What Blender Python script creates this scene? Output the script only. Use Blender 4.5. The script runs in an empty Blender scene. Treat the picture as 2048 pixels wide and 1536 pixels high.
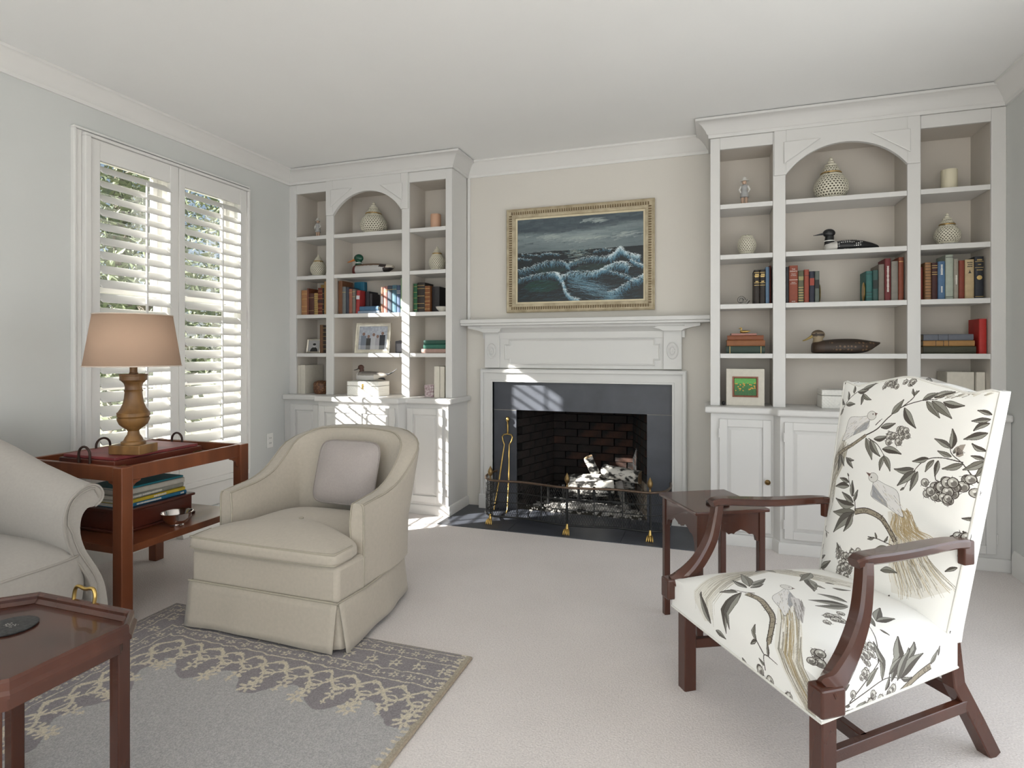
import bpy, bmesh, math, random
import numpy as np
from mathutils import Vector, Matrix
random.seed(7)
SC = bpy.context.scene
COL = SC.collection
R = math.radians

# ------------------------------------------------------------------ camera, sky, sun, big lights, exposure
cam_d = bpy.data.cameras.new('camera')
cam_d.sensor_width = 36.0
cam_d.lens = 36.0 * 1165 / 2048
cam_d.shift_y = -64.0 / 2048
cam_d.clip_start = 0.05
cam = bpy.data.objects.new('camera', cam_d)
COL.objects.link(cam)
cam.location = (0, 0, 1.23)
cam.rotation_euler = (R(90), 0, R(18.8))
SC.camera = cam

SC.view_settings.view_transform = 'Standard'
SC.view_settings.look = 'None'
SC.view_settings.exposure = 0.0
SC.view_settings.gamma = 1.0
SC.view_settings.use_curve_mapping = False

w = bpy.data.worlds.new('sky')
SC.world = w
w.use_nodes = True
wn = w.node_tree.nodes
wl = w.node_tree.links
bg = wn['Background']
skt = wn.new('ShaderNodeTexSky')
skt.sky_type = 'HOSEK_WILKIE'
skt.turbidity = 5.0
skt.ground_albedo = 0.4
SUN_DIR = Vector((1.0, 0.778, -0.615)).normalized()
skt.sun_direction = -SUN_DIR
wl.new(skt.outputs[0], bg.inputs[0])
bg.inputs[1].default_value = 4.2

def light(name, kind, loc, energy, color=(1, 1, 1), rot=None, size=None, direction=None):
    d = bpy.data.lights.new(name, kind)
    d.energy = energy
    d.color = color
    if kind == 'AREA':
        d.shape = 'RECTANGLE'
        d.size, d.size_y = size
    o = bpy.data.objects.new(name, d)
    COL.objects.link(o)
    o.location = loc
    if direction is not None:
        o.rotation_euler = Vector(direction).to_track_quat('-Z', 'Y').to_euler()
    return o

sun = light('sun', 'SUN', (-8, -4, 8), 27.0, (1.0, 0.965, 0.91), direction=SUN_DIR)
sun.data.angle = R(0.6)
# added area fill behind the camera, set in an opening made for it
light('rear_fill', 'AREA', (-.88, -2.64, 1.30), 58, (0.86, 0.94, 1.0), size=(4.3, 2.3), direction=(0, 1, 0.06))
# added fill for light from the right, at an unseen opening in that wall
light('side_fill', 'AREA', (1.575, 1.90, 1.20), 24, (0.95, 0.98, 1.0), size=(1.9, 1.6), direction=(-1, 0.0, 0.0))

# ------------------------------------------------------------------ helpers
def lin(c):
    if isinstance(c, str):
        c = [int(c[i:i + 2], 16) / 255 for i in (0, 2, 4)]
        return tuple(((x + 0.055) / 1.055) ** 2.4 if x > 0.04045 else x / 12.92 for x in c)
    return tuple(c)

MATS = {}
def mat(name, color, rough=0.5, metal=0.0, var=0.0, vscale=8.0, bump=0.0, bscale=60.0, col2=None, stretch=(1, 1, 1),
        sheen=0.0, coat=0.0, spec=0.5, detail=4.0, trans=0.0, tex='noise', rampw=None):
    """procedural principled material: noise / wave variation between two colours and a noise bump"""
    if name in MATS:
        return MATS[name]
    m = bpy.data.materials.new(name)
    m.use_nodes = True
    n, l = m.node_tree.nodes, m.node_tree.links
    b = n['Principled BSDF']
    c = lin(color)
    b.inputs['Roughness'].default_value = rough
    b.inputs['Metallic'].default_value = metal
    b.inputs['Specular IOR Level'].default_value = spec
    b.inputs['Sheen Weight'].default_value = sheen
    b.inputs['Coat Weight'].default_value = coat
    b.inputs['Transmission Weight'].default_value = trans
    b.inputs['Base Color'].default_value = (*c, 1)
    tc = n.new('ShaderNodeTexCoord')
    mp = n.new('ShaderNodeMapping')
    mp.inputs['Scale'].default_value = stretch
    l.new(tc.outputs['Object'], mp.inputs[0])
    if var > 0 or col2 is not None:
        c2 = lin(col2) if col2 is not None else tuple(max(0, x * (1 - var)) for x in c)
        if tex == 'noise':
            t = n.new('ShaderNodeTexNoise')
            t.inputs['Scale'].default_value = vscale
            t.inputs['Detail'].default_value = detail
            out = t.outputs['Fac']
        elif tex == 'wave':
            t = n.new('ShaderNodeTexWave')
            t.inputs['Scale'].default_value = vscale
            t.inputs['Distortion'].default_value = 6.0
            t.inputs['Detail'].default_value = 3.0
            t.inputs['Detail Scale'].default_value = 1.5
            out = t.outputs['Fac']
        elif tex == 'voronoi':
            t = n.new('ShaderNodeTexVoronoi')
            t.inputs['Scale'].default_value = vscale
            out = t.outputs['Distance']
        l.new(mp.outputs[0], t.inputs['Vector'])
        r = n.new('ShaderNodeValToRGB')
        lo, hi = rampw or (0.3, 0.7)
        r.color_ramp.elements[0].position = lo
        r.color_ramp.elements[1].position = hi
        r.color_ramp.elements[0].color = (*c2, 1)
        r.color_ramp.elements[1].color = (*c, 1)
        l.new(out, r.inputs[0])
        l.new(r.outputs[0], b.inputs['Base Color'])
    if bump > 0:
        t2 = n.new('ShaderNodeTexNoise')
        t2.inputs['Scale'].default_value = bscale
        t2.inputs['Detail'].default_value = 3
        l.new(mp.outputs[0], t2.inputs['Vector'])
        bp = n.new('ShaderNodeBump')
        bp.inputs['Strength'].default_value = min(1, bump)
        bp.inputs['Distance'].default_value = 0.004
        l.new(t2.outputs['Fac'], bp.inputs['Height'])
        l.new(bp.outputs[0], b.inputs['Normal'])
    MATS[name] = m
    return m

def image_mat(name, arr, rough=0.7, bump=0.0, bscale=300, uv='UVMap', sheen=0.0):
    """arr: (h, w, 3) float array in sRGB 0..1 drawn by this script (row 0 is the bottom)"""
    h, wd = arr.shape[:2]
    im = bpy.data.images.new(name, wd, h)
    px = np.ones((h, wd, 4), np.float32)
    px[..., :3] = np.clip(arr, 0, 1)
    im.pixels.foreach_set(px.ravel())
    im.update()
    im.pack()
    m = bpy.data.materials.new(name)
    m.use_nodes = True
    n, l = m.node_tree.nodes, m.node_tree.links
    b = n['Principled BSDF']
    b.inputs['Roughness'].default_value = rough
    b.inputs['Sheen Weight'].default_value = sheen
    t = n.new('ShaderNodeTexImage')
    t.image = im
    t.extension = 'EXTEND'
    u = n.new('ShaderNodeUVMap')
    u.uv_map = uv
    l.new(u.outputs[0], t.inputs[0])
    l.new(t.outputs[0], b.inputs['Base Color'])
    if bump > 0:
        t2 = n.new('ShaderNodeTexNoise')
        t2.inputs['Scale'].default_value = bscale
        tc = n.new('ShaderNodeTexCoord')
        l.new(tc.outputs['Object'], t2.inputs['Vector'])
        bp = n.new('ShaderNodeBump')
        bp.inputs['Strength'].default_value = bump
        bp.inputs['Distance'].default_value = 0.004
        l.new(t2.outputs['Fac'], bp.inputs['Height'])
        l.new(bp.outputs[0], b.inputs['Normal'])
    return m

class G:
    """collects shapes for ONE mesh object"""
    def __init__(s):
        s.v, s.f = [], []
    def add(s, vs, fs):
        o = len(s.v)
        s.v += [tuple(p) for p in vs]
        s.f += [tuple(i + o for i in f) for f in fs]
        return s
    def box(s, x0, x1, y0, y1, z0, z1):
        return s.add([(x0, y0, z0), (x1, y0, z0), (x1, y1, z0), (x0, y1, z0), (x0, y0, z1), (x1, y0, z1), (x1, y1, z1), (x0, y1, z1)],
                     [(0, 3, 2, 1), (4, 5, 6, 7), (0, 1, 5, 4), (1, 2, 6, 5), (2, 3, 7, 6), (3, 0, 4, 7)])
    def prism(s, pts, axis, a, b):
        n = len(pts)
        def P(p, t):
            return {'x': (t, p[0], p[1]), 'y': (p[0], t, p[1]), 'z': (p[0], p[1], t)}[axis]
        vs = [P(p, a) for p in pts] + [P(p, b) for p in pts]
        fs = [tuple(range(n)), tuple(range(2 * n - 1, n - 1, -1))] + [(i, (i + 1) % n, n + (i + 1) % n, n + i) for i in range(n)]
        return s.add(vs, fs)
    def loft(s, rings, cap=True, closed=False, ringclosed=True):
        n = len(rings[0])
        m = len(rings)
        vs = [p for r in rings for p in r]
        fs = []
        for j in range(m if closed else m - 1):
            k = (j + 1) % m
            for i in range(n if ringclosed else n - 1):
                q = (i + 1) % n
                fs.append((j * n + i, j * n + q, k * n + q, k * n + i))
        if cap and not closed and ringclosed:
            fs += [tuple(range(n - 1, -1, -1)), tuple(range((m - 1) * n, m * n))]
        return s.add(vs, fs)
    def tube(s, path, r, seg=10, closed=False, flat=None):
        P = [Vector(p) for p in path]
        n = len(P)
        rs = r if isinstance(r, (list, tuple)) else [r] * n
        rings = []
        prev = None
        for i in range(n):
            if closed:
                t = P[(i + 1) % n] - P[i - 1]
            else:
                t = P[min(i + 1, n - 1)] - P[max(i - 1, 0)]
            t.normalize()
            if prev is None:
                a = Vector((0, 0, 1)) if abs(t.z) < 0.9 else Vector((1, 0, 0))
                u = t.cross(a).normalized()
            else:
                u = (prev - t * prev.dot(t)).normalized()
            prev = u
            v = t.cross(u)
            k = flat or 1.0
            rings.append([tuple(P[i] + (u * math.cos(2 * math.pi * j / seg) + v * math.sin(2 * math.pi * j / seg) * k) * rs[i]) for j in range(seg)])
        return s.loft(rings, cap=True, closed=closed)
    def lathe(s, prof, seg=24, c=(0, 0, 0)):
        rings = []
        for r, z in prof:
            rings.append([(c[0] + r * math.cos(2 * math.pi * j / seg), c[1] + r * math.sin(2 * math.pi * j / seg), c[2] + z) for j in range(seg)])
        return s.loft(rings)
    def sweep(s, prof, path, closed=False):
        """prof: (out, z) polygon, swept along an xy path; out is to the left of the travel direction"""
        n = len(path)
        P = [Vector((p[0], p[1])) for p in path]
        rings = []
        for i in range(n):
            ds = []
            if closed or i > 0:
                ds.append((P[i] - P[i - 1]).normalized())
            if closed or i < n - 1:
                ds.append((P[(i + 1) % n] - P[i]).normalized())
            ns = [Vector((-d.y, d.x)) for d in ds]
            if len(ns) == 2:
                m = (ns[0] + ns[1]).normalized()
                m = m / max(0.3, m.dot(ns[0]))
            else:
                m = ns[0]
            rings.append([(P[i].x + m.x * o, P[i].y + m.y * o, z) for o, z in prof])
        return s.loft(rings, closed=closed)
    def ell(s, c, r, seg=16, rings=10):
        rr = []
        for i in range(rings + 1):
            a = -math.pi / 2 + math.pi * i / rings
            k = max(math.cos(a), 0.02)
            rr.append([(c[0] + r[0] * k * math.cos(2 * math.pi * j / seg), c[1] + r[1] * k * math.sin(2 * math.pi * j / seg), c[2] + r[2] * math.sin(a)) for j in range(seg)])
        return s.loft(rr)
    def xf(s, M, start=0):
        for i in range(start, len(s.v)):
            s.v[i] = tuple(M @ Vector(s.v[i]))
        return s
    def mesh(s, name, m, smooth=None):
        me = bpy.data.meshes.new(name)
        me.from_pydata(s.v, [], s.f)
        bm = bmesh.new()
        bm.from_mesh(me)
        bmesh.ops.recalc_face_normals(bm, faces=bm.faces)
        bm.to_mesh(me)
        bm.free()
        if m is not None:
            me.materials.append(m)
        if smooth:
            me.shade_smooth()
            me.set_sharp_from_angle(angle=R(smooth))
        return me
    def obj(s, name, m, parent=None, smooth=None, bevel=0.0, sub=0, loc=None, rot=None, seg=2):
        o = bpy.data.objects.new(name, s.mesh(name, m, smooth))
        COL.objects.link(o)
        if parent is not None:
            o.parent = parent
        if loc is not None:
            o.location = loc
        if rot is not None:
            o.rotation_euler = rot
        if bevel:
            md = o.modifiers.new('bevel', 'BEVEL')
            md.width = bevel
            md.segments = seg
            md.limit_method = 'ANGLE'
            md.angle_limit = R(35)
        if sub:
            md = o.modifiers.new('sub', 'SUBSURF')
            md.levels = md.render_levels = sub
        return o

def link_copy(o, parent, loc=None, rot=None, material=None):
    c = o.copy()
    COL.objects.link(c)
    c.parent = parent
    if loc is not None:
        c.location = loc
    if rot is not None:
        c.rotation_euler = rot
    return c

def tag(o, label, cat, group=None):
    o['label'] = label
    o['category'] = cat
    if group:
        o['group'] = group
    return o

def thing(name, label, cat, loc=(0, 0, 0), rz=0.0, group=None):
    o = bpy.data.objects.new(name, None)
    o.empty_display_size = 0.1
    COL.objects.link(o)
    o.location = loc
    o.rotation_euler = (0, 0, rz)
    return tag(o, label, cat, group)

def struct(o, label=None, cat=None):
    o['kind'] = 'structure'
    if label:
        o['label'] = label
        o['category'] = cat
    return o

def text_part(name, txt, size, m, parent, loc, rot, align='CENTER', extrude=0.0004):
    cu = bpy.data.curves.new(name, 'FONT')
    cu.body = txt
    cu.size = size
    cu.align_x = align
    cu.align_y = 'CENTER'
    cu.extrude = extrude
    cu.resolution_u = 2
    tmp = bpy.data.objects.new('tmp', cu)
    COL.objects.link(tmp)
    dg = bpy.context.evaluated_depsgraph_get()
    me = bpy.data.meshes.new_from_object(tmp.evaluated_get(dg))
    bpy.data.objects.remove(tmp)
    me.materials.clear()
    me.materials.append(m)
    o = bpy.data.objects.new(name, me)
    COL.objects.link(o)
    o.parent = parent
    o.location = loc
    o.rotation_euler = rot
    return o

# ------------------------------------------------------------------ shared materials
M_wall = mat('wall_paint', (0.62, 0.63, 0.615), 0.85, var=0.02, vscale=3, bump=0.04, bscale=220)
M_chim = mat('warm_wall_paint', (0.66, 0.63, 0.58), 0.85, var=0.02, vscale=3, bump=0.04, bscale=220)
M_ceil = mat('ceiling_paint', (0.86, 0.86, 0.85), 0.9, var=0.02, vscale=2, bump=0.03, bscale=200)
M_trim = mat('trim_paint', (0.74, 0.73, 0.71), 0.42, var=0.015, vscale=5)
M_case = mat('bookcase_paint', (0.66, 0.65, 0.635), 0.42, var=0.015, vscale=5)
M_niche = mat('niche_paint', (0.58, 0.535, 0.48), 0.6, var=0.03, vscale=4)
M_slate = mat('slate', '4a4d55', 0.42, var=0.35, vscale=5, bump=0.12, bscale=50, detail=6)
M_brass = mat('brass', (0.62, 0.42, 0.14), 0.28, metal=1.0, var=0.35, vscale=20)
M_dkbrass = mat('aged_brass', (0.30, 0.20, 0.09), 0.4, metal=1.0, var=0.4, vscale=30)
M_black = mat('black_iron', (0.012, 0.012, 0.012), 0.5, var=0.3, vscale=30)
M_white = mat('white_plastic', (0.82, 0.81, 0.78), 0.35, var=0.01)
M_mahog = mat('mahogany', (0.085, 0.026, 0.014), 0.26, col2=(0.035, 0.010, 0.006), vscale=6, stretch=(1, 1, 0.15), coat=0.3, detail=6)
M_cherry = mat('cherry_wood', (0.235, 0.074, 0.030), 0.30, col2=(0.105, 0.030, 0.013), vscale=6, stretch=(1, 1, 0.15), coat=0.25, detail=6)
M_paper = mat('book_paper', (0.62, 0.54, 0.40), 0.9, var=0.2, vscale=60)
M_wpaper = mat('white_paper', (0.78, 0.76, 0.70), 0.9, var=0.1, vscale=60)
M_gold = mat('gilt', (0.70, 0.50, 0.20), 0.4, metal=0.7, var=0.2, vscale=60)
# ================================================================== the room
XL, XR, YB, YF, ZC = -3.35, 1.59, 4.33, -2.7, 2.74
WY0, WY1, WZ0, WZ1 = 2.335, 3.535, 0.345, 2.46       # window opening in the left wall

def carpet_mat():
    m = bpy.data.materials.new('carpet')
    m.use_nodes = True
    n, l = m.node_tree.nodes, m.node_tree.links
    b = n['Principled BSDF']
    b.inputs['Roughness'].default_value = 0.95
    b.inputs['Specular IOR Level'].default_value = 0.1
    b.inputs['Sheen Weight'].default_value = 0.2
    tc = n.new('ShaderNodeTexCoord')
    t = n.new('ShaderNodeTexNoise'); t.inputs['Scale'].default_value = 160; t.inputs['Detail'].default_value = 4
    t2 = n.new('ShaderNodeTexNoise'); t2.inputs['Scale'].default_value = 2.2; t2.inputs['Detail'].default_value = 3
    for q in (t, t2):
        l.new(tc.outputs['Object'], q.inputs['Vector'])
    r = n.new('ShaderNodeValToRGB')
    r.color_ramp.elements[0].position = 0.3; r.color_ramp.elements[1].position = 0.75
    r.color_ramp.elements[0].color = (0.60, 0.55, 0.53, 1)
    r.color_ramp.elements[1].color = (0.85, 0.795, 0.77, 1)
    mx = n.new('ShaderNodeMath'); mx.operation = 'MULTIPLY_ADD'; mx.inputs[1].default_value = 0.75; 
    mm = n.new('ShaderNodeMath'); mm.operation = 'MULTIPLY'; mm.inputs[1].default_value = 0.25
    l.new(t2.outputs['Fac'], mm.inputs[0])
    l.new(t.outputs['Fac'], mx.inputs[0]); l.new(mm.outputs[0], mx.inputs[2])
    l.new(mx.outputs[0], r.inputs[0])
    l.new(r.outputs[0], b.inputs['Base Color'])
    bp = n.new('ShaderNodeBump'); bp.inputs['Strength'].default_value = 0.6; bp.inputs['Distance'].default_value = 0.006
    l.new(t.outputs['Fac'], bp.inputs['Height']); l.new(bp.outputs[0], b.inputs['Normal'])
    return m
M_carpet = carpet_mat()

# fireplace opening and hearth recess
OX0, OX1, OZ = -1.431, -0.435, 0.777
HX0, HX1, HY = -1.85, -0.02, 3.765
g = G()
g.box(XL - .2, XR + .2, YF - .2, HY, -0.06, 0)
g.box(XL - .2, HX0, HY, YB + .2, -0.06, 0)
g.box(HX1, XR + .2, HY, YB + .2, -0.06, 0)
struct(g.obj('floor', M_carpet), 'pale pinkish beige wall to wall carpet', 'carpet')
struct(G().box(XL - .2, XR + .2, YF - .2, YB + .2, ZC, ZC + .1).obj('ceiling', M_ceil), 'flat white painted ceiling of the room', 'ceiling')
g = G()
g.box(XL - .17, XL, YF - .2, WY0, 0, ZC).box(XL - .17, XL, WY1, YB + .1, 0, ZC)
g.box(XL - .17, XL, WY0, WY1, 0, WZ0).box(XL - .17, XL, WY0, WY1, WZ1, ZC)
struct(g.obj('wall_left', M_wall), 'pale grey green painted wall holding the shuttered window', 'wall')
g = G()
g.box(XR, XR + .15, YF - .2, .95, 0, ZC).box(XR, XR + .15, 2.85, YB + .1, 0, ZC).box(XR, XR + .15, .95, 2.85, 0, .4).box(XR, XR + .15, .95, 2.85, 2.0, ZC)  # unseen opening added for the side fill light
struct(g.obj('wall_right', M_wall), 'pale painted wall at the right end of the bookcases', 'wall')
g = G()
for a, b in ((XL, OX0 - .1), (OX1 + .1, XR)):
    g.box(a, b, YB, YB + .12, 0, ZC)
g.box(OX0 - .1, OX1 + .1, YB, YB + .12, OZ + .1, ZC)
struct(g.obj('wall_back', M_chim), 'warm off white chimney wall above the mantel', 'wall')
g = G()
for a, b in ((XL, -3.1), (1.35, XR)):
    g.box(a, b, YF - .12, YF, 0, ZC)
g.box(-3.1, 1.35, YF - .12, YF, 2.48, ZC).box(-3.1, 1.35, YF - .12, YF, 0, .08)  # wide unseen opening, made to brighten the room
struct(g.obj('wall_front', M_wall), 'painted wall with a wide opening added for light, behind the viewer', 'wall')

# crown mouldings on the plain walls
CR = [(0, 2.625), (0.012, 2.625), (0.014, 2.645), (0.022, 2.650), (0.030, 2.668), (0.055, 2.698), (0.078, 2.715), (0.084, 2.722), (0.092, 2.724), (0.092, 2.7395), (0, 2.7395)]
def crown(name, path, parent=None, m=None):
    return G().sweep(CR, path).obj(name, m or M_trim, parent, smooth=40)
struct(crown('trim_1', [(XL, 4.02), (XL, YF)][::-1][::-1]), 'white crown moulding along the window wall', 'moulding')
struct(crown('trim_2', [(-0.012, YB), (-1.838, YB)]), 'white crown moulding above the painting', 'moulding')
struct(crown('trim_3', [(XR, YF), (XR, 4.02)]), 'white crown moulding on the right wall', 'moulding')
struct(G().box(-1.850, -1.825, YB - .014, YB, 1.47, 2.625).obj('trim_4', M_trim, bevel=.003), 'narrow white vertical strip beside the bookcase above the mantel', 'trim')
BP = [(0, 0), (0.016, 0), (0.016, 0.105), (0.010, 0.122), (0.006, 0.135), (0, 0.135)]
struct(G().sweep(BP, [(XL, 3.93), (XL, YF)]).obj('baseboard_left', M_trim, smooth=40), 'white baseboard under the shuttered window', 'baseboard')
struct(G().sweep(BP, [(XR, YF), (XR, 3.93)]).obj('baseboard_right', M_trim, smooth=40), 'white baseboard on the right wall', 'baseboard')

# ------------------------------------------------------------------ window with casing, sashes, panes
def glass_mat():
    m = bpy.data.materials.new('window_glass')
    m.use_nodes = True
    n, l = m.node_tree.nodes, m.node_tree.links
    n.remove(n['Principled BSDF'])
    t = n.new('ShaderNodeBsdfTransparent'); t.inputs[0].default_value = (0.97, 0.98, 0.98, 1)
    gl = n.new('ShaderNodeBsdfGlossy'); gl.inputs['Roughness'].default_value = 0.02
    mx = n.new('ShaderNodeMixShader'); mx.inputs[0].default_value = 0.05
    l.new(t.outputs[0], mx.inputs[1]); l.new(gl.outputs[0], mx.inputs[2])
    l.new(mx.outputs[0], n['Material Output'].inputs[0])
    return m
M_glass = glass_mat()

win = bpy.data.objects.new('window_1', None)
COL.objects.link(win)
win.location = (XL, (WY0 + WY1) / 2, 0)
struct(win, 'tall white double sash window behind the shutters', 'window')
def wp(g, name, m=M_trim, parent=win, **k):
    """part built in room coordinates, parented to the window"""
    o = g.obj(name, m, parent, **k)
    if parent is win:
        o.matrix_parent_inverse = Matrix.Translation(-Vector(win.location))
    return o
# casing on the wall, with a raised back band
g = G()
for y0, y1 in ((2.2765, 2.3115), (3.5455, 3.5455)):
    if y1 > y0:
        g.box(XL, XL + .018, y0, y1, WZ0 - .03, 2.4735)
g.box(XL, XL + .018, 2.312, 3.5445, 2.4625, 2.4735)
g.box(XL, XL + .03, 2.262, 2.276, WZ0 - .03, 2.4735).box(XL, XL + .03, 3.546, 3.556, WZ0 - .03, 2.4735).box(XL, XL + .03, 2.262, 3.556, 2.474, 2.487)
wp(g, 'casing', bevel=.003)
g = G()
for y0, y1 in ((2.312, 2.345), (3.527, 3.545)):
    g.box(XL + .0005, XL + .048, y0, y1, WZ0 + .0005, 2.4455)
g.box(XL + .0005, XL + .048, 2.312, 3.545, 2.446, 2.462)
wp(g, 'shutter_frame', bevel=.003)
wp(G().box(XL, XL + .035, 2.262, 3.556, .305, .345), 'sill', bevel=.006)
g = G()
g.box(XL, XL + .012, 2.30, 3.52, .145, .30)
wp(g, 'apron', bevel=.003)
# outer frame, mullion between the two sash windows, sashes
XO = XL - .165
g = G()
g.box(XO, XO + .07, WY0, WY0 + .05, WZ0, WZ1).box(XO, XO + .07, WY1 - .05, WY1, WZ0, WZ1).box(XO, XO + .07, WY0, WY1, WZ0, WZ0 + .05).box(XO, XO + .07, WY0, WY1, WZ1 - .05, WZ1)
YM = (WY0 + WY1) / 2
g.box(XO, XO + .08, YM - .03, YM + .03, WZ0, WZ1)
wp(g, 'frame', bevel=.002)
ZM = 1.60
for a, b in ((WY0 + .05, YM - .03), (YM + .03, WY1 - .05)):
    for z0, z1, dx in ((WZ0 + .05, ZM + .02, .03), (ZM - .02, WZ1 - .05, 0)):
        g = G()
        x0, x1 = XO + .01 + dx, XO + .04 + dx
        t = .034
        g.box(x0, x1, a, a + t, z0, z1).box(x0, x1, b - t, b, z0, z1).box(x0, x1, a + t, b - t, z0, z0 + t).box(x0, x1, a + t, b - t, z1 - t, z1)
        s = wp(g, 'sash', bevel=.002)
        zz = (z0 + z1) / 2
        wp(G().box(x0 + .008, x1 - .008, a + t, b - t, zz - .009, zz + .009), 'muntin', parent=s)
        for q0, q1 in ((z0 + t, zz - .009), (zz + .009, z1 - t)):
            p = wp(G().box(x0 + .013, x0 + .016, a + t, b - t, q0, q1), 'pane', M_glass, parent=s)

# ------------------------------------------------------------------ plantation shutters
LZ0, LZ1, PITCH, LOUV = 0.515, 2.325, 0.0823, 22
def louver_mesh(length):
    g = G()
    pr = []
    for k in range(14):
        a = 2 * math.pi * k / 14
        pr.append((0.0445 * math.cos(a), 0.0055 * math.sin(a)))
    ca, sa = math.cos(R(-40)), math.sin(R(-40))
    pr = [(x * ca - z * sa, x * sa + z * ca) for x, z in pr]
    g.loft([[(x, y, z) for x, z in pr] for y in (0, length)])
    return g
def shutter(y0, y1, st0, st1, label, hinge_left):
    t = thing('window_shutter', label, 'shutter', (XL + .02, y0, LZ0 - .165), group='plantation shutter panels')
    W = y1 - y0
    zb = t.location.z
    h = 2.444 - zb
    G().box(-.014, .014, 0, st0, 0, h).obj('stile', M_trim, t, bevel=.003)
    G().box(-.014, .014, W - st1, W, 0, h).obj('stile', M_trim, t, bevel=.003)
    G().box(-.012, .012, st0, W - st1, LZ1 - zb + .004, h).obj('top_rail', M_trim, t, bevel=.002)
    G().box(-.012, .012, st0, W - st1, 0, LZ0 - zb - .004).obj('bottom_rail', M_trim, t, bevel=.002)
    L = W - st0 - st1 - .004
    lv = None
    for k in range(LOUV):
        z = LZ0 - zb + PITCH * (k + .5)
        if lv is None:
            lv = louver_mesh(L).obj('louver', M_trim, t, smooth=50)
        else:
            lv = link_copy(lv, t)
        lv.location = (0, st0 + .002, z)
    yr = st0 + L * .60
    g = G().box(.034, .046, yr - .006, yr + .006, .25, LZ1 - zb - .05)
    r = g.obj('tilt_rod', M_trim, t, bevel=.002)
    G().tube([(.012, yr, LZ1 - zb + .02), (.02, yr, LZ1 - zb + .015)], .005, 8).obj('rod_catch', M_trim, t)
    yh = -.006 if hinge_left else W + .006
    for z in (.30, 1.02, h - .16):
        G().tube([(.014, yh, z - .035), (.014, yh, z + .035)], .005, 8).obj('hinge', M_trim, t)
    return t
shutter(2.350, 2.925, .055, .062, 'left white louvered shutter panel behind the table lamp', True)
shutter(2.931, 3.521, .045, .060, 'right white louvered shutter panel nearer the bookcase', False)

# wall outlet beside the window
t = thing('wall_outlet', 'white electrical outlet low on the wall right of the window', 'outlet', (XL, 3.80, .52))
G().box(0, .006, -.035, .035, -.057, .057).obj('cover_plate', M_white, t, bevel=.002)
for dz in (-.02, .02):
    s = G().box(.006, .009, -.016, .016, dz - .014, dz + .014).obj('socket', M_white, t, bevel=.003)
    G().box(.009, .0095, -.009, -.006, dz - .006, dz + .006).box(.009, .0095, .005, .008, dz - .006, dz + .006).obj('slot', M_black, s)

# ------------------------------------------------------------------ outside the window
M_lawn = mat('lawn', (0.26, 0.26, 0.17), 0.95, col2=(0.36, 0.34, 0.25), vscale=.8, bump=.3, bscale=20)
struct(G().box(-40, XL - .17, -15, 45, -.45, -.40).obj('ground', M_lawn), 'lawn outside the window', 'lawn')
M_leaf = mat('tree_leaves', (0.22, 0.26, 0.14), 0.7, col2=(0.10, 0.13, 0.07), vscale=3)
M_bark = mat('bark', (0.26, 0.22, 0.18), 0.9, var=.5, vscale=12, bump=.5, bscale=30)
def tree(loc, h, spread, n, seed, label):
    rn = random.Random(seed)
    t = thing('garden_tree', label, 'tree', loc, group='trees outside the window')
    g = G()
    g.tube([(0, 0, 0), (.05, .05, h * .4), (-.05, .1, h * .75), (0, 0, h * .95)], [.16, .13, .08, .02], 8)
    g.obj('trunk', M_bark, t, smooth=60)
    tips = []
    for k in range(22):
        z = h * rn.uniform(.2, .8)
        a = rn.uniform(0, 6.28)
        r = spread * rn.uniform(.5, 1) * (1.1 - z / h)
        e = (r * math.cos(a), r * math.sin(a), z + r * .5)
        b = G().tube([(0, 0, z), (e[0] * .5, e[1] * .5, z + r * .3), e], [.05, .035, .012], 6).obj('branch', M_bark, t, smooth=60)
        tips.append(e)
    g = G()
    for k in range(n):
        c = rn.choice(tips)
        p = Vector(c) + Vector((rn.gauss(0, .45), rn.gauss(0, .45), rn.gauss(0, .4)))
        if k % 3 == 0:
            p = Vector((0, 0, 0)) + Vector(c) * rn.uniform(.3, 1)
        q = Matrix.Rotation(rn.uniform(0, 6.28), 4, Vector((rn.uniform(-1, 1), rn.uniform(-1, 1), rn.uniform(-1, 1))).normalized())
        s = rn.uniform(.09, .22)
        g.add([p + (q @ Vector(v)) * s for v in ((-.5, 0, 0), (0, -.22, .05), (.6, 0, 0), (0, .22, .05))], [(0, 1, 2, 3)])
    o = g.obj('foliage', M_leaf, t)
    o['kind'] = 'stuff'
tree((-10.5, 7.9, -.4), 6.5, 1.9, 5200, 1, 'leafy tree outside, seen between the upper slats of the left shutter')
tree((-11.3, 11.9, -.4), 6.0, 1.9, 5200, 2, 'leafy tree outside, seen between the slats of the right shutter')
tree((-18.0, 14.6, -.4), 9.0, 3.2, 5000, 3, 'tall tree standing farthest out beyond the shuttered window')
tree((-7.6, 6.2, -.4), 3.0, 1.3, 2000, 4, 'low leafy tree outside, lowest one beyond the left shutter')
# ================================================================== built-in bookcases, base cabinets, worktops
FY = 4.03            # face of the upper bookcases
SHELF_Z = (1.22, 1.54, 1.862, 2.19)
TOPZ = 0.88
def arch_pts(x0, x1, zs, za, n=24):
    """segmental arch through the springing points and the apex"""
    c = (x1 - x0) / 2
    h = za - zs
    r = (c * c + h * h) / (2 * h)
    cx, cz = (x0 + x1) / 2, za - r
    a0 = math.asin(c / r)
    return [(cx + r * math.sin(-a0 + 2 * a0 * k / n), cz + r * math.cos(-a0 + 2 * a0 * k / n)) for k in range(n + 1)]

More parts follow.
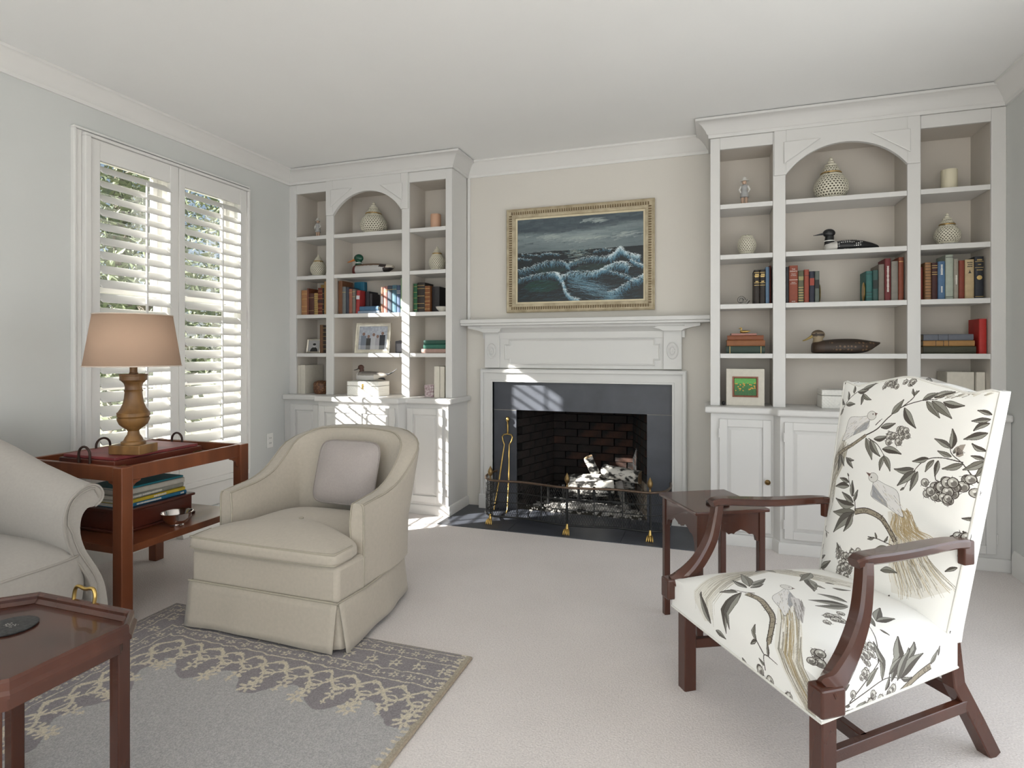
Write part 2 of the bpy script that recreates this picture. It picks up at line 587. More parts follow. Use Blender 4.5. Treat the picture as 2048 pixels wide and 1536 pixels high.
def bookcase(xs, label, crown_path, right_open):
    """xs: left edge, then (open0, open1) for three bays, right edge"""
    xl, (a0, a1), (b0, b1), (c0, c1), xr = xs
    t = thing('built_in_bookcase', label, 'bookcase', ((xl + xr) / 2, FY, TOPZ), group='built-in bookcases')
    off = Vector(t.location)
    def part(g, name, m=M_case, **k):
        g.xf(Matrix.Translation(-off))
        return g.obj(name, m, t, **k)
    Z0, Z1 = TOPZ + .0005, 2.6245
    part(G().box(xl + .003, xr - .003, YB - .02, YB - .002, Z0, Z1), 'back_panel', M_niche)
    for x0, x1, ex in ((xl + .003, a0, not right_open), (c1, xr, right_open)):
        if ex:      # the end that shows: white outside, beige lining inside
            i0, i1 = (x0, x1 - .003) if x1 == a0 else (x0 + .003, x1)
            sp_ = part(G().box(i0, i1, FY + .0185, YB - .0205, Z0, Z1), 'side_panel')
            part(G().box(i1 + .0002 if x1 == a0 else x0, x1 if x1 == a0 else i0 - .0002, FY + .0185, YB - .0205, Z0, Z1), 'lining', M_niche)
        else:
            part(G().box(x0, x1, FY + .0185, YB - .0205, Z0, Z1), 'side_panel', M_niche)
    for x0, x1 in ((a1, b0), (b1, c0)):
        part(G().box(x0 + .006, x1 - .006, FY + .0185, YB - .0205, Z0, Z1), 'divider', M_niche)
    part(G().box(xl + .01, xr - .01, FY + .018, YB - .0205, 2.555, 2.575), 'top_board', M_niche)
    # face frame
    for x0, x1 in ((xl, a0), (a1, b0), (b1, c0), (c1, xr)):
        part(G().box(x0, x1, FY, FY + .018, Z0, Z1), 'stile', bevel=.003)
    part(G().box(a0, a1, FY, FY + .018, 2.548, Z1), 'top_rail', bevel=.002)
    part(G().box(c0, c1, FY, FY + .018, 2.548, Z1), 'top_rail', bevel=.002)
    pts = arch_pts(b0 + .002, b1 - .002, 2.345, 2.515)
    # arch panel built as a strip so that the curved edge stays clean
    g = G()
    n = len(pts)
    y0, y1 = FY - .012, FY + .018
    rings = []
    for i, (px, pz) in enumerate(pts):
        rings.append([(px, y0, pz), (px, y0, Z1), (px, y1, Z1), (px, y1, pz)])
    g.loft(rings)
    g.box(a1 + .006, pts[0][0], y0, y1, 2.345, Z1).box(pts[-1][0], c0 - .006, y0, y1, 2.345, Z1)
    part(g, 'arch_panel', bevel=.002)
    bw = b1 - b0
    for s in (0, 1):
        if s == 0:
            tri = [(b0 - .012, 2.55), (b0 + bw * .30, 2.55), (b0 - .012, 2.41)]
        else:
            tri = [(b1 + .012, 2.55), (b1 - bw * .30, 2.55), (b1 + .012, 2.41)]
        sp = part(G().prism(tri, 'y', y0 - .011, y0), 'spandrel_panel', bevel=.009)
    # shelves, each a board
    for x0, x1 in ((a0, a1), (b0, b1), (c0, c1)):
        e0 = .0005 if x0 == a0 else -.006
        e1 = .0005 if x1 == c1 else -.006
        for z in SHELF_Z:
            part(G().box(x0 + e0 + .0004, x1 - e1 - .0004, FY + .020, YB - .0208, z - .026, z), 'shelf', bevel=.002)
            part(G().box(x0 + .001, x1 - .001, FY + .004, FY + .0195, z - .030, z), 'shelf_edge', bevel=.002)
    o = G().sweep([(o_, z_ - (.0055 if z_ > 2.72 else 0)) for o_, z_ in CR], crown_path).xf(Matrix.Translation(-off)).obj('crown', M_case, t, smooth=40)
    return t
LXS = (XL, (-3.280, -2.983), (-2.912, -2.282), (-2.216, -1.906), -1.852)
RXS = (0.0, (0.060, 0.376), (0.449, 1.108), (1.176, 1.519), XR)
bookcase(LXS, 'white built-in bookcase with arched niche between window and fireplace',
         [(-1.852, YB - .0005), (-1.852, FY), (XL, FY)], True)
bookcase(RXS, 'white built-in bookcase with arched niche right of the fireplace',
         [(XR, FY), (0.0, FY), (0.0, YB - .0005)], False)

BY, CY = 3.97, 3.895       # base cabinet faces: outer bays and the breakfront centre
def outline(xl, xr, c0, c1, d, dl, dr):
    """worktop / carcass plan; d: overhang at the front, dl and dr: overhang at the ends"""
    return [(xl - dl, YB - .001), (xl - dl, BY - d), (c0 - .03 - d * .5, BY - d), (c0 - d * .5, CY - d), (c1 + d * .5, CY - d), (c1 + .03 + d * .5, BY - d), (xr + dr, BY - d), (xr + dr, YB - .001)]

def door(g0, parent, x0, x1, y, z0, z1, hinge_side, knob, off):
    """frame-and-panel door with a raised panel, hinges and maybe a knob"""
    st = .048 if x1 - x0 > .2 else .045
    g = G()
    g.box(x0, x0 + st, y - .018, y, z0, z1).box(x1 - st, x1, y - .018, y, z0, z1)
    g.box(x0 + st, x1 - st, y - .018, y, z0, z0 + st).box(x0 + st, x1 - st, y - .018, y, z1 - st, z1)
    g.xf(Matrix.Translation(-off))
    d = g.obj('door', M_case, parent, bevel=.0025)
    g = G()
    xa, xb, za, zb = x0 + st + .0005, x1 - st - .0005, z0 + st + .0005, z1 - st - .0005
    g.box(xa, xb, y - .007, y - .001, za, zb)
    b = .022
    yy = (y - .007, y - .0155)
    g.loft([[(xa + .004, yy[0], za + .004), (xb - .004, yy[0], za + .004), (xb - .004, yy[0], zb - .004), (xa + .004, yy[0], zb - .004)],
            [(xa + b, yy[1], za + b), (xb - b, yy[1], za + b), (xb - b, yy[1], zb - b), (xa + b, yy[1], zb - b)]])
    g.xf(Matrix.Translation(-off))
    g.obj('panel', M_case, d)
    xh = x0 - .003 if hinge_side < 0 else x1 + .003
    for z in (z0 + .09, z1 - .09):
        G().tube([(xh - off.x, y - .019 - off.y, z - .028 - off.z), (xh - off.x, y - .019 - off.y, z + .028 - off.z)], .004, 8).obj('hinge', M_case, d)
    if knob:
        xk = x1 - .022 if hinge_side < 0 else x0 + .022
        zk = z0 + (z1 - z0) * .46
        k = G().lathe([(.001, 0), (.006, 0), (.006, .012), (.016, .016), (.017, .022), (.011, .026), (.010, .023), (.005, .026), (.001, .028)], 16)
        k.xf(Matrix.Translation((xk - off.x, y - .018 - off.y, zk - off.z)) @ Matrix.Rotation(R(90), 4, 'X'))
        k.obj('knob', M_dkbrass, d, smooth=40)
    return d

def base_cabinet(xs, label, clabel, dl, dr):
    xl, (a0, a1), (b0, b1), (c0, c1), xr = xs
    c0x, c1x = b0 - .045, b1 + .045
    t = thing('base_cabinet', label, 'cabinet', ((xl + xr) / 2, BY, 0), group='built-in base cabinets')
    off = Vector(t.location)
    ZT = TOPZ - .042
    g = G().prism(outline(xl + .002, xr - .002, c0x, c1x, 0, 0, 0), 'z', .001, ZT)
    g.xf(Matrix.Translation(-off)).obj('body', M_case, t, bevel=.002)
    g = G().sweep([(0, .001), (-.016, .001), (-.016, .055), (-.010, .07), (0, .074)],
                  [(p[0], p[1]) for p in outline(xl + .002, xr - .002, c0x, c1x, 0, 0, 0)[(1 if dl < .01 else 0):(-1 if dr < .01 else None)]])
    g.xf(Matrix.Translation(-off)).obj('base_moulding', M_case, t, smooth=40)
    z0, z1 = .095, ZT - .035
    door(g, t, xl + (.075 if dl < .01 else .055), c0x - .045, BY, z0, z1, -1, True, off)
    xm = (c0x + c1x) / 2
    door(g, t, c0x + .022, xm - .002, CY, z0, z1, -1, True, off)
    door(g, t, xm + .002, c1x - .022, CY, z0, z1, 1, True, off)
    door(g, t, c1x + .045, xr - (.075 if dr < .01 else .045), BY, z0, z1, 1, True, off)
    # worktop
    o = G().prism(outline(xl, xr, c0x, c1x, .034, dl, dr), 'z', ZT + .0005, TOPZ).obj('worktop', M_case, bevel=.012, seg=3)
    tag(o, clabel, 'worktop', 'white worktops')
base_cabinet(LXS, 'white panelled base cabinet behind the beige armchair', 'white breakfront worktop under the left bookcase', -.0015, .034)
base_cabinet(RXS, 'white panelled base cabinet behind the floral armchair', 'white breakfront worktop under the right bookcase', .034, -.0015)
# ================================================================== fireplace
SY = YB - .02         # slate face
t = thing('fireplace_mantel', 'white painted wooden fireplace mantel with oval rosettes', 'mantel', (-.93, YB, 0))
off = Vector(t.location)
M_mantel = mat('mantel_paint', (0.64, 0.635, 0.62), 0.42, var=0.015, vscale=5)
def fp(g, name, m=M_mantel, parent=None, **k):
    g.xf(Matrix.Translation(-off))
    return g.obj(name, m, parent or t, **k)
Yw = YB - .001
# shelf: board plus bed moulding
sh = fp(G().box(-1.850 + .0005, -.0005, 4.17, Yw, 1.452, 1.482).box(-1.850 + .0005, -.0005, 4.178, Yw, 1.434, 1.452), 'shelf', bevel=.004)
fp(G().prism([(Yw, 1.334), (4.285, 1.334), (4.283, 1.380), (4.262, 1.40), (4.225, 1.416), (4.22, 1.4335), (Yw, 1.4335)], 'x', -1.70, -.17), 'bed_moulding', smooth=30)
fp(G().box(-1.66, -.21, 4.294, Yw, 1.106, 1.334), 'frieze')
for a, b in ((-1.682, -1.560), (-.317, -.190)):
    p = fp(G().box(a, b, 4.272, Yw, 1.106, 1.385), 'pilaster_block', bevel=.003)
    fp(G().prism([(a, 1.380), (a - .02, 1.392), (a - .07, 1.405), (a - .125 if a < -1 else a - .035, 1.414), (a - .125 if a < -1 else a - .035, 1.4333), (b + .035 if a < -1 else b + .125, 1.4333), (b + .035 if a < -1 else b + .125, 1.414), (b + .07 if a > -1 else b + .02, 1.405), (b + .02, 1.392), (b, 1.380)], 'y', 4.232, Yw), 'capital', parent=p, smooth=20)
    cx = (a + b) / 2
    g = G()
    N = 28
    for rx, rz, r in ((.037, .058, .0045),):
        g.tube([(cx + rx * math.cos(2 * math.pi * k / N), 4.271, 1.240 + rz * math.sin(2 * math.pi * k / N)) for k in range(N)], r, 8, closed=True)
    g.ell((cx, 4.272, 1.240), (.029, .004, .048), 20, 8)
    g.ell((cx, 4.269, 1.240), (.006, .004, .009), 10, 6)
    for k in range(12):
        a2 = 2 * math.pi * k / 12
        g.ell((cx + .017 * math.cos(a2), 4.2675, 1.240 + .028 * math.sin(a2)), (.005, .003, .0075), 8, 4)
    fp(g, 'oval_rosette', parent=p, smooth=60)
# notched panel moulding on the frieze
x0, x1, z0, z1 = -1.478, -.382, 1.138, 1.322
dx, dz = .037, .038
path = [(x0, z0), (x1, z0), (x1, z0 + dz), (x1 + dx, z0 + dz), (x1 + dx, z1 - dz), (x1, z1 - dz), (x1, z1), (x0, z1), (x0, z1 - dz), (x0 - dx, z1 - dz), (x0 - dx, z0 + dz), (x0, z0 + dz)]
g = G().sweep([(-.006, 0), (-.006, .006), (-.002, .009), (.002, .006), (.006, .004), (.006, 0)], path, closed=True)
g.xf(Matrix.Translation((0, 4.294, 0)) @ Matrix.Rotation(R(90), 4, 'X'))
fp(g, 'panel_moulding', smooth=30)
# architrave round the slate
def arch_frame(xa, xb, zt, w0, w1, yf, name):
    pa = [(xa, .0005), (xa, zt), (xb, zt), (xb, .0005)]
    g = G().sweep([(w0, 0), (w0, YB - yf), (w1, YB - yf), (w1, 0)], pa)
    g.xf(Matrix.Translation((0, YB - .001, 0)) @ Matrix.Rotation(R(90), 4, 'X'))
    return fp(g, name, bevel=.003)
arch_frame(-1.620, -.258, .996, 0, .102, 4.285, 'architrave')
arch_frame(-1.620, -.258, .996, .072, .096, 4.265, 'backband')
arch_frame(-1.620, -.258, .996, .0, .016, 4.279, 'inner_bead')
for a, b in ((-1.728, -1.615), (-.263, -.150)):
    fp(G().box(a, b, 4.258, Yw, .0005, .115), 'plinth', bevel=.004)

# slate slabs
t = thing('fireplace_surround', 'dark grey slate surround framing the fireplace opening', 'surround', (-.93, SY, 0))
def part_at(t, g, name, m, parent=None, **k):
    g.xf(Matrix.Translation(-Vector(t.location)))
    return g.obj(name, m, parent or t, **k)
part_at(t, G().box(-1.619, OX0 - .0, SY, YB - .001, .001, OZ - .002), 'jamb_slab', M_slate, bevel=.002)
part_at(t, G().box(OX1, -.259, SY, YB - .001, .001, OZ - .002), 'jamb_slab', M_slate, bevel=.002)
part_at(t, G().box(-1.619, -.259, SY, YB - .001, OZ, .995), 'lintel_slab', M_slate, bevel=.002)
M_grout = mat('pale_grout', (.45, .42, .36), .9)
part_at(t, G().box(-1.618, OX0 - .001, SY + .001, YB - .002, OZ - .002, OZ).box(OX1 + .001, -.26, SY + .001, YB - .002, OZ - .002, OZ), 'joint', M_grout)

# hearth
t = thing('hearth', 'dark slate hearth set flush into the carpet', 'hearth', (-.93, 4.05, 0))
for a, b in ((HX0 + .001, -1.32), (-1.318, -.55), (-.548, HX1 - .001)):
    part_at(t, G().box(a, b, HY + .001, YB + .0, -.05, .004), 'slab', M_slate, bevel=.002)

# firebox: brick by brick
M_soot = mat('soot', (.012, .011, .010), .9, col2=(.03, .025, .02), vscale=8, bump=.4, bscale=40)
M_brick = mat('sooty_brick', (.055, .020, .010), .9, col2=(.005, .004, .004), vscale=5.5, bump=.6, bscale=40, detail=6, rampw=(.46, .72))
M_brick2 = mat('black_brick', (.016, .009, .007), .9, col2=(.004, .004, .004), vscale=7, bump=.6, bscale=40)
M_palebrick = mat('pale_brick', (.34, .30, .25), .95, col2=(.10, .06, .04), vscale=9, bump=.5, bscale=40)
t = thing('firebox', 'sooty brick firebox behind the hearth screen', 'firebox', (-.93, YB + .12, 0))
part_at(t, G().box(OX0 - .1, OX1 + .1, YB + .121, YB + .68, -.05, 0.0), 'floor_slab', M_soot)
part_at(t, G().box(OX0 - .1, OX1 + .1, YB + .121, YB + .68, .90, .93), 'smoke_shelf', M_soot)
by = YB + .56
part_at(t, G().box(OX0 - .1, OX1 + .1, by + .05, by + .10, 0, .90), 'mortar_back', M_soot)
lining_l = [(OX0, YB + .0), (-1.25, by)]
lining_r = [(OX1, YB + .0), (-.62, by)]
brick = G().box(-.099, .099, -.045, .045, -.029, .029).mesh('brick', M_brick)
brick_b = G().box(-.099, .099, -.045, .045, -.029, .029).mesh('brick_black', M_brick2)
brick_a = G().box(-.099, .099, -.045, .045, -.029, .029).mesh('brick_pale', M_palebrick)
def put_brick(me, loc, rz, parent, sx=1.0):
    o = bpy.data.objects.new('brick', me)
    COL.objects.link(o)
    o.parent = parent
    o.location = Vector(loc) - Vector(parent.location)
    o.rotation_euler = (random.uniform(-.01, .01), 0, rz + random.uniform(-.006, .006))
    o.scale = (sx, 1, 1)
rows = 14
for r_ in range(rows):
    z = .032 + r_ * .064
    sh_ = .104 if r_ % 2 else 0
    for c_ in range(-1, 4):
        x = -1.17 + c_ * .208 + sh_
        if x < -1.34 or x > -.53:
            continue
        right = x > -.95
        me = brick_b if (not right and random.random() < .8) or z > .62 else (brick_a if right and z < .22 else brick)  # black mostly on the left and high up, pale low on the right
        put_brick(me, (x, by + random.uniform(0, .006), z), 0, t)
for (p, q), side in ((lining_l, 0), (lining_r, 1)):
    dxx, dyy = q[0] - p[0], q[1] - p[1]
    L = math.hypot(dxx, dyy)
    a = math.atan2(dyy, dxx)
    nx, ny = (-dyy / L, dxx / L) if side == 0 else (dyy / L, -dxx / L)
    for r_ in range(rows):
        z = .032 + r_ * .064
        for c_ in range(-1, 4):
            s_ = .088 + c_ * .178 + (.07 if r_ % 2 else 0)
            if s_ > L or s_ < .06:
                continue
            me = brick_b if side == 0 else (brick_a if z < .25 else brick)  # left wall all black, right wall paler towards the bottom
            put_brick(me, (p[0] + dxx * s_ / L + nx * .047, p[1] + dyy * s_ / L + ny * .05, z), a, t, .86)
    g = G()
    pts = [(p[0] + nx * .06, YB + .122), (q[0] + nx * .06, q[1]), (q[0] + nx * .14, q[1]), (p[0] + nx * .14, YB + .122)]
    part_at(t, g.prism(pts, 'z', 0, .9), 'mortar_side', M_soot)

# grate, ash, logs
t = thing('fire_grate', 'black iron grate under the white birch logs', 'grate', (-.90, YB + .24, 0))
for k in range(6):
    x = -.30 + k * .12
    G().tube([(x, -.16, .20), (x, -.155, .10), (x, -.12, .085), (x, .15, .085), (x, .17, .12)], .011, 6).obj('bar', M_black, t, smooth=60)
for y in (-.10, .12):
    G().tube([(-.36, y, .075), (.36, y, .075)], .011, 6).obj('cross_bar', M_black, t, smooth=60)
for x in (-.32, .32):
    for y in (-.10, .12):
        G().tube([(x, y, .0), (x, y, .075)], .011, 6).obj('foot', M_black, t, smooth=60)
M_birch = mat('birch_bark', (.66, .63, .58), .85, col2=(.02, .018, .016), vscale=14, stretch=(1, 1, 2), bump=1, bscale=30, detail=7, rampw=(.44, .54))
M_char = mat('charred_wood', (.03, .026, .024), .95, col2=(.30, .28, .26), vscale=8, bump=.9, bscale=18, rampw=(.3, .75))
M_logend = mat('log_end', (.55, .42, .27), .9, col2=(.20, .12, .06), vscale=10)
def log(label, p0, p1, r, m, seed, endm=None):
    rn = random.Random(seed)
    p0, p1 = Vector(p0), Vector(p1)
    t = thing('fire_log', label, 'log', p0, group='logs in the fireplace')
    d = (p1 - p0)
    n = 9
    u = d.cross(Vector((0, 0, 1))).normalized()
    v = d.cross(u).normalized()
    rings = []
    bend = Vector((0, 0, rn.uniform(-.012, .012)))
    seg = 14
    for i in range(n + 1):
        c = d * (i / n) + bend * math.sin(math.pi * i / n)
        rings.append([tuple(c + (u * math.cos(6.2832 * j / seg) + v * math.sin(6.2832 * j / seg)) * r * (1 + rn.uniform(-.07, .07))) for j in range(seg)])
    G().loft(rings, cap=False).obj('bark', m, t, smooth=70)
    for c, q in ((rings[0], 0), (rings[-1], 1)):
        cc = Vector((0, 0, 0)) if q == 0 else d
        G().add(list(c) + [tuple(cc)], [(i, (i + 1) % seg, seg) for i in range(seg)]).obj('end_grain', endm or M_logend, t)
fy = YB + .20
log('large charred white log lying lowest in front on the grate', (-1.06, fy - .03, .150), (-.72, fy + .06, .165), .062, M_birch, 1, M_char)
log('long pale log lying behind at the back of the grate', (-1.10, fy + .13, .175), (-.56, fy + .15, .19), .055, M_birch, 2)
log('white birch log at the right on top of the pile', (-.80, fy + .09, .290), (-.50, fy - .02, .275), .052, M_birch, 3)
log('short split log standing tilted on the pile', (-.86, fy + .05, .270), (-.915, fy + .02, .40), .036, M_birch, 4)
log('dark burnt stick leaning down at the front of the grate', (-.60, fy - .06, .03), (-.67, fy - .02, .235), .030, M_char, 5)
rn = random.Random(3)
g = G()
for k in range(900):
    a = rn.gauss(0, 1); b_ = rn.gauss(0, 1)
    x, y = -.90 + a * .20, YB + .14 + b_ * .07
    if not (OX0 + .03 < x < OX1 - .03) or y < YB - .12:
        continue
    s = rn.uniform(.005, .013)
    zz = max(.004, .045 - abs(a) * .018 - abs(b_) * .008) + s * .4
    q = Matrix.Translation((x, y, zz)) @ Matrix.Rotation(rn.uniform(0, 6), 4, 'Z') @ Matrix.Rotation(rn.uniform(0, 6), 4, 'X')
    i0 = len(g.v)
    g.box(-s, s, -s * .7, s * .7, -s * .6, s * .6)
    g.xf(q, i0)
M_ash = mat('ash', (.55, .53, .50), .95, col2=(.10, .09, .085), vscale=20)
o = g.obj('ash_heap', M_ash)
o['kind'] = 'stuff'
tag(o, 'heap of pale ash and cinders under the logs', 'ash')

# ------------------------------------------------------------------ serpentine fender screen
t = thing('fireplace_fender', 'low serpentine wire mesh fender with brass paw feet', 'fire screen', (-.92, 3.86, 0))
ctrl = [(-1.56, 4.22), (-1.575, 4.08), (-1.55, 3.96), (-1.48, 3.89), (-1.38, 3.885), (-1.25, 3.895), (-1.10, 3.865), (-.93, 3.835), (-.76, 3.855), (-.60, 3.885), (-.47, 3.875), (-.37, 3.87), (-.29, 3.93), (-.255, 4.06), (-.262, 4.20)]
def spline(P, n):
    out = []
    P = [Vector(p) for p in P]
    m = len(P)
    for i in range(m - 1):
        p0, p1, p2, p3 = P[max(i - 1, 0)], P[i], P[i + 1], P[min(i + 2, m - 1)]
        for k in range(n):
            s = k / n
            out.append(.5 * ((2 * p1) + (p2 - p0) * s + (2 * p0 - 5 * p1 + 4 * p2 - p3) * s * s + (3 * p1 - p0 - 3 * p2 + p3) * s ** 3))
    out.append(P[-1])
    return out
cv = spline(ctrl, 10)
# arc-length table
acc = [0]
for i in range(1, len(cv)):
    acc.append(acc[-1] + (cv[i] - cv[i - 1]).length)
def at(s):
    s = min(max(s, 0), acc[-1])
    for i in range(1, len(cv)):
        if acc[i] >= s:
            k = (s - acc[i - 1]) / max(1e-6, acc[i] - acc[i - 1])
            return cv[i - 1].lerp(cv[i], k)
    return cv[-1]
LEN = acc[-1]
ZB, ZT = .062, .315
M_fender = mat('bronze_rail', (.16, .11, .08), .38, metal=.8, var=.3, vscale=40)
part_at(t, G().tube([(p.x, p.y, ZT) for p in cv], .0085, 8), 'top_rail', M_fender, smooth=60)
part_at(t, G().tube([(p.x, p.y, ZB) for p in cv], .007, 8), 'bottom_rail', M_black, smooth=60)
for z in (.165, .235):
    part_at(t, G().tube([(p.x, p.y, z) for p in cv], .003, 6), 'wire_rail', M_black, smooth=60)
for s in np.linspace(0, LEN, 11):
    p = at(s)
    part_at(t, G().tube([(p.x, p.y, ZB), (p.x, p.y, ZT)], .004, 6), 'upright', M_black, smooth=60)
# the wire lattice: thin diagonal strands
g = G()
step = .017
H_ = ZT - ZB
nst = int(LEN / step)
for k in range(nst + 1):
    for sgn in (1, -1):
        s0 = k * step
        pts = []
        for q in range(0, 5):
            s_ = s0 + sgn * H_ * .55 * q / 4
            if s_ < -.001 or s_ > LEN + .001:
                continue
            p = at(s_)
            pts.append((p.x, p.y, ZB + H_ * q / 4))
        if len(pts) >= 2:
            g.tube(pts, .0011, 3)
o = part_at(t, g, 'mesh', M_black)
o['kind'] = 'stuff'
sp_pts = lambda P: [tuple(v) for v in spline(P, 4)]
for s_x in (-1.485, -.915, -.37):
    i = min(range(len(cv)), key=lambda i: abs(cv[i].x - s_x) + (10 if cv[i].y > 3.95 else 0))
    p = cv[i]
    part_at(t, G().lathe([(.004, 0), (.009, .004), (.006, .012), (.005, .022), (.010, .028), (.017, .040), (.019, .055), (.015, .070), (.008, .082), (.004, .090), (.001, .096)], 12, (p.x, p.y, ZT + .005)), 'finial', M_dkbrass, smooth=60)
    part_at(t, G().tube([(p.x, p.y + .004, ZB), (p.x, p.y + .004, ZT)], .006, 6), 'post', M_black, smooth=60)
    g = G()
    g.tube([(p.x, p.y, ZB + .010), (p.x, p.y - .003, ZB - .012), (p.x, p.y - .008, .032), (p.x, p.y - .012, .012)], [.008, .011, .014, .012], 10)
    for dx in (-.018, -.006, .006, .018):
        g.tube(sp_pts([(p.x + dx * .5, p.y - .010, .040), (p.x + dx * .9, p.y - .024, .034), (p.x + dx * 1.05, p.y - .034, .020), (p.x + dx * 1.1, p.y - .036, .0075)]), .0052, 8)
    part_at(t, g, 'paw_foot', M_brass, smooth=60)

# fire tongs leaning on the slate
t = thing('fire_tongs', 'brass fire tongs leaning against the slate left of the opening', 'fire tongs', (-1.55, 4.16, .004))
def tg(g, name, m=M_brass):
    return g.obj(name, m, t, smooth=60)
bx, by2 = .05, .135      # head leans right and back
tg(G().lathe([(.004, 0), (.007, .01), (.009, .03), (.007, .05), (.008, .075), (.006, .095), (.013, .103), (.016, .115), (.012, .130), (.001, .137)], 12, (.055, .128, .585)), 'handle')
tg(G().tube([(.055, .128, .587), (.025, .125, .582), (.012, .122, .565), (.018, .118, .535), (.032, .115, .505)], .006, 8), 'hinge_bow')
tg(G().tube([(.055, .128, .587), (.085, .125, .582), (.096, .122, .565), (.090, .118, .535), (.072, .115, .505)], .006, 8), 'hinge_bow')
tg(G().tube([(.032, .115, .508), (.005, .075, .25), (-.018, .02, .02)], [.005, .007, .0045], 8), 'arm')
tg(G().tube([(.072, .115, .508), (.082, .075, .25), (.090, .02, .03), (.085, 0, .004)], [.005, .007, .0045, .005], 8), 'arm')

# ------------------------------------------------------------------ the painting
class Painter:
    def __init__(s, x0, x1, y0, y1, res, bgc):
        s.x0, s.y0, s.res = x0, y0, res
        s.W, s.H = int((x1 - x0) / res), int((y1 - y0) / res)
        s.a = np.zeros((s.H, s.W, 3)) + np.array(bgc)
    def poly(s, P, col_, alpha=1.0):
        P = np.array(P, float)
        px = (P[:, 0] - s.x0) / s.res; py = (P[:, 1] - s.y0) / s.res
        i0, i1 = max(0, int(px.min()) - 1), min(s.W, int(px.max()) + 2)
        j0, j1 = max(0, int(py.min()) - 1), min(s.H, int(py.max()) + 2)
        if i1 <= i0 or j1 <= j0:
            return
        yy, xx = np.mgrid[j0:j1, i0:i1]
        xx = xx + .5; yy = yy + .5
        ins = np.zeros(xx.shape, bool)
        n = len(px)
        for i in range(n):
            xa, ya, xb, yb = px[i], py[i], px[(i + 1) % n], py[(i + 1) % n]
            if ya == yb:
                continue
            c = (ya > yy) != (yb > yy)
            ins ^= c & (xx < (xb - xa) * (yy - ya) / (yb - ya) + xa)
        sub = s.a[j0:j1, i0:i1]
        sub[ins] = sub[ins] * (1 - alpha) + np.array(col_) * alpha
    def stroke(s, P, w0, w1, col_, alpha=1.0):
        P = [Vector(p) for p in P]
        n = len(P)
        L, Rr = [], []
        for i in range(n):
            t = (P[min(i + 1, n - 1)] - P[max(i - 1, 0)])
            if t.length < 1e-9:
                t = Vector((1, 0))
            t.normalize()
            nn = Vector((-t.y, t.x))
            w_ = (w0 + (w1 - w0) * i / (n - 1)) / 2
            L.append(P[i] + nn * w_); Rr.append(P[i] - nn * w_)
        s.poly([tuple(p) for p in L + Rr[::-1]], col_, alpha)

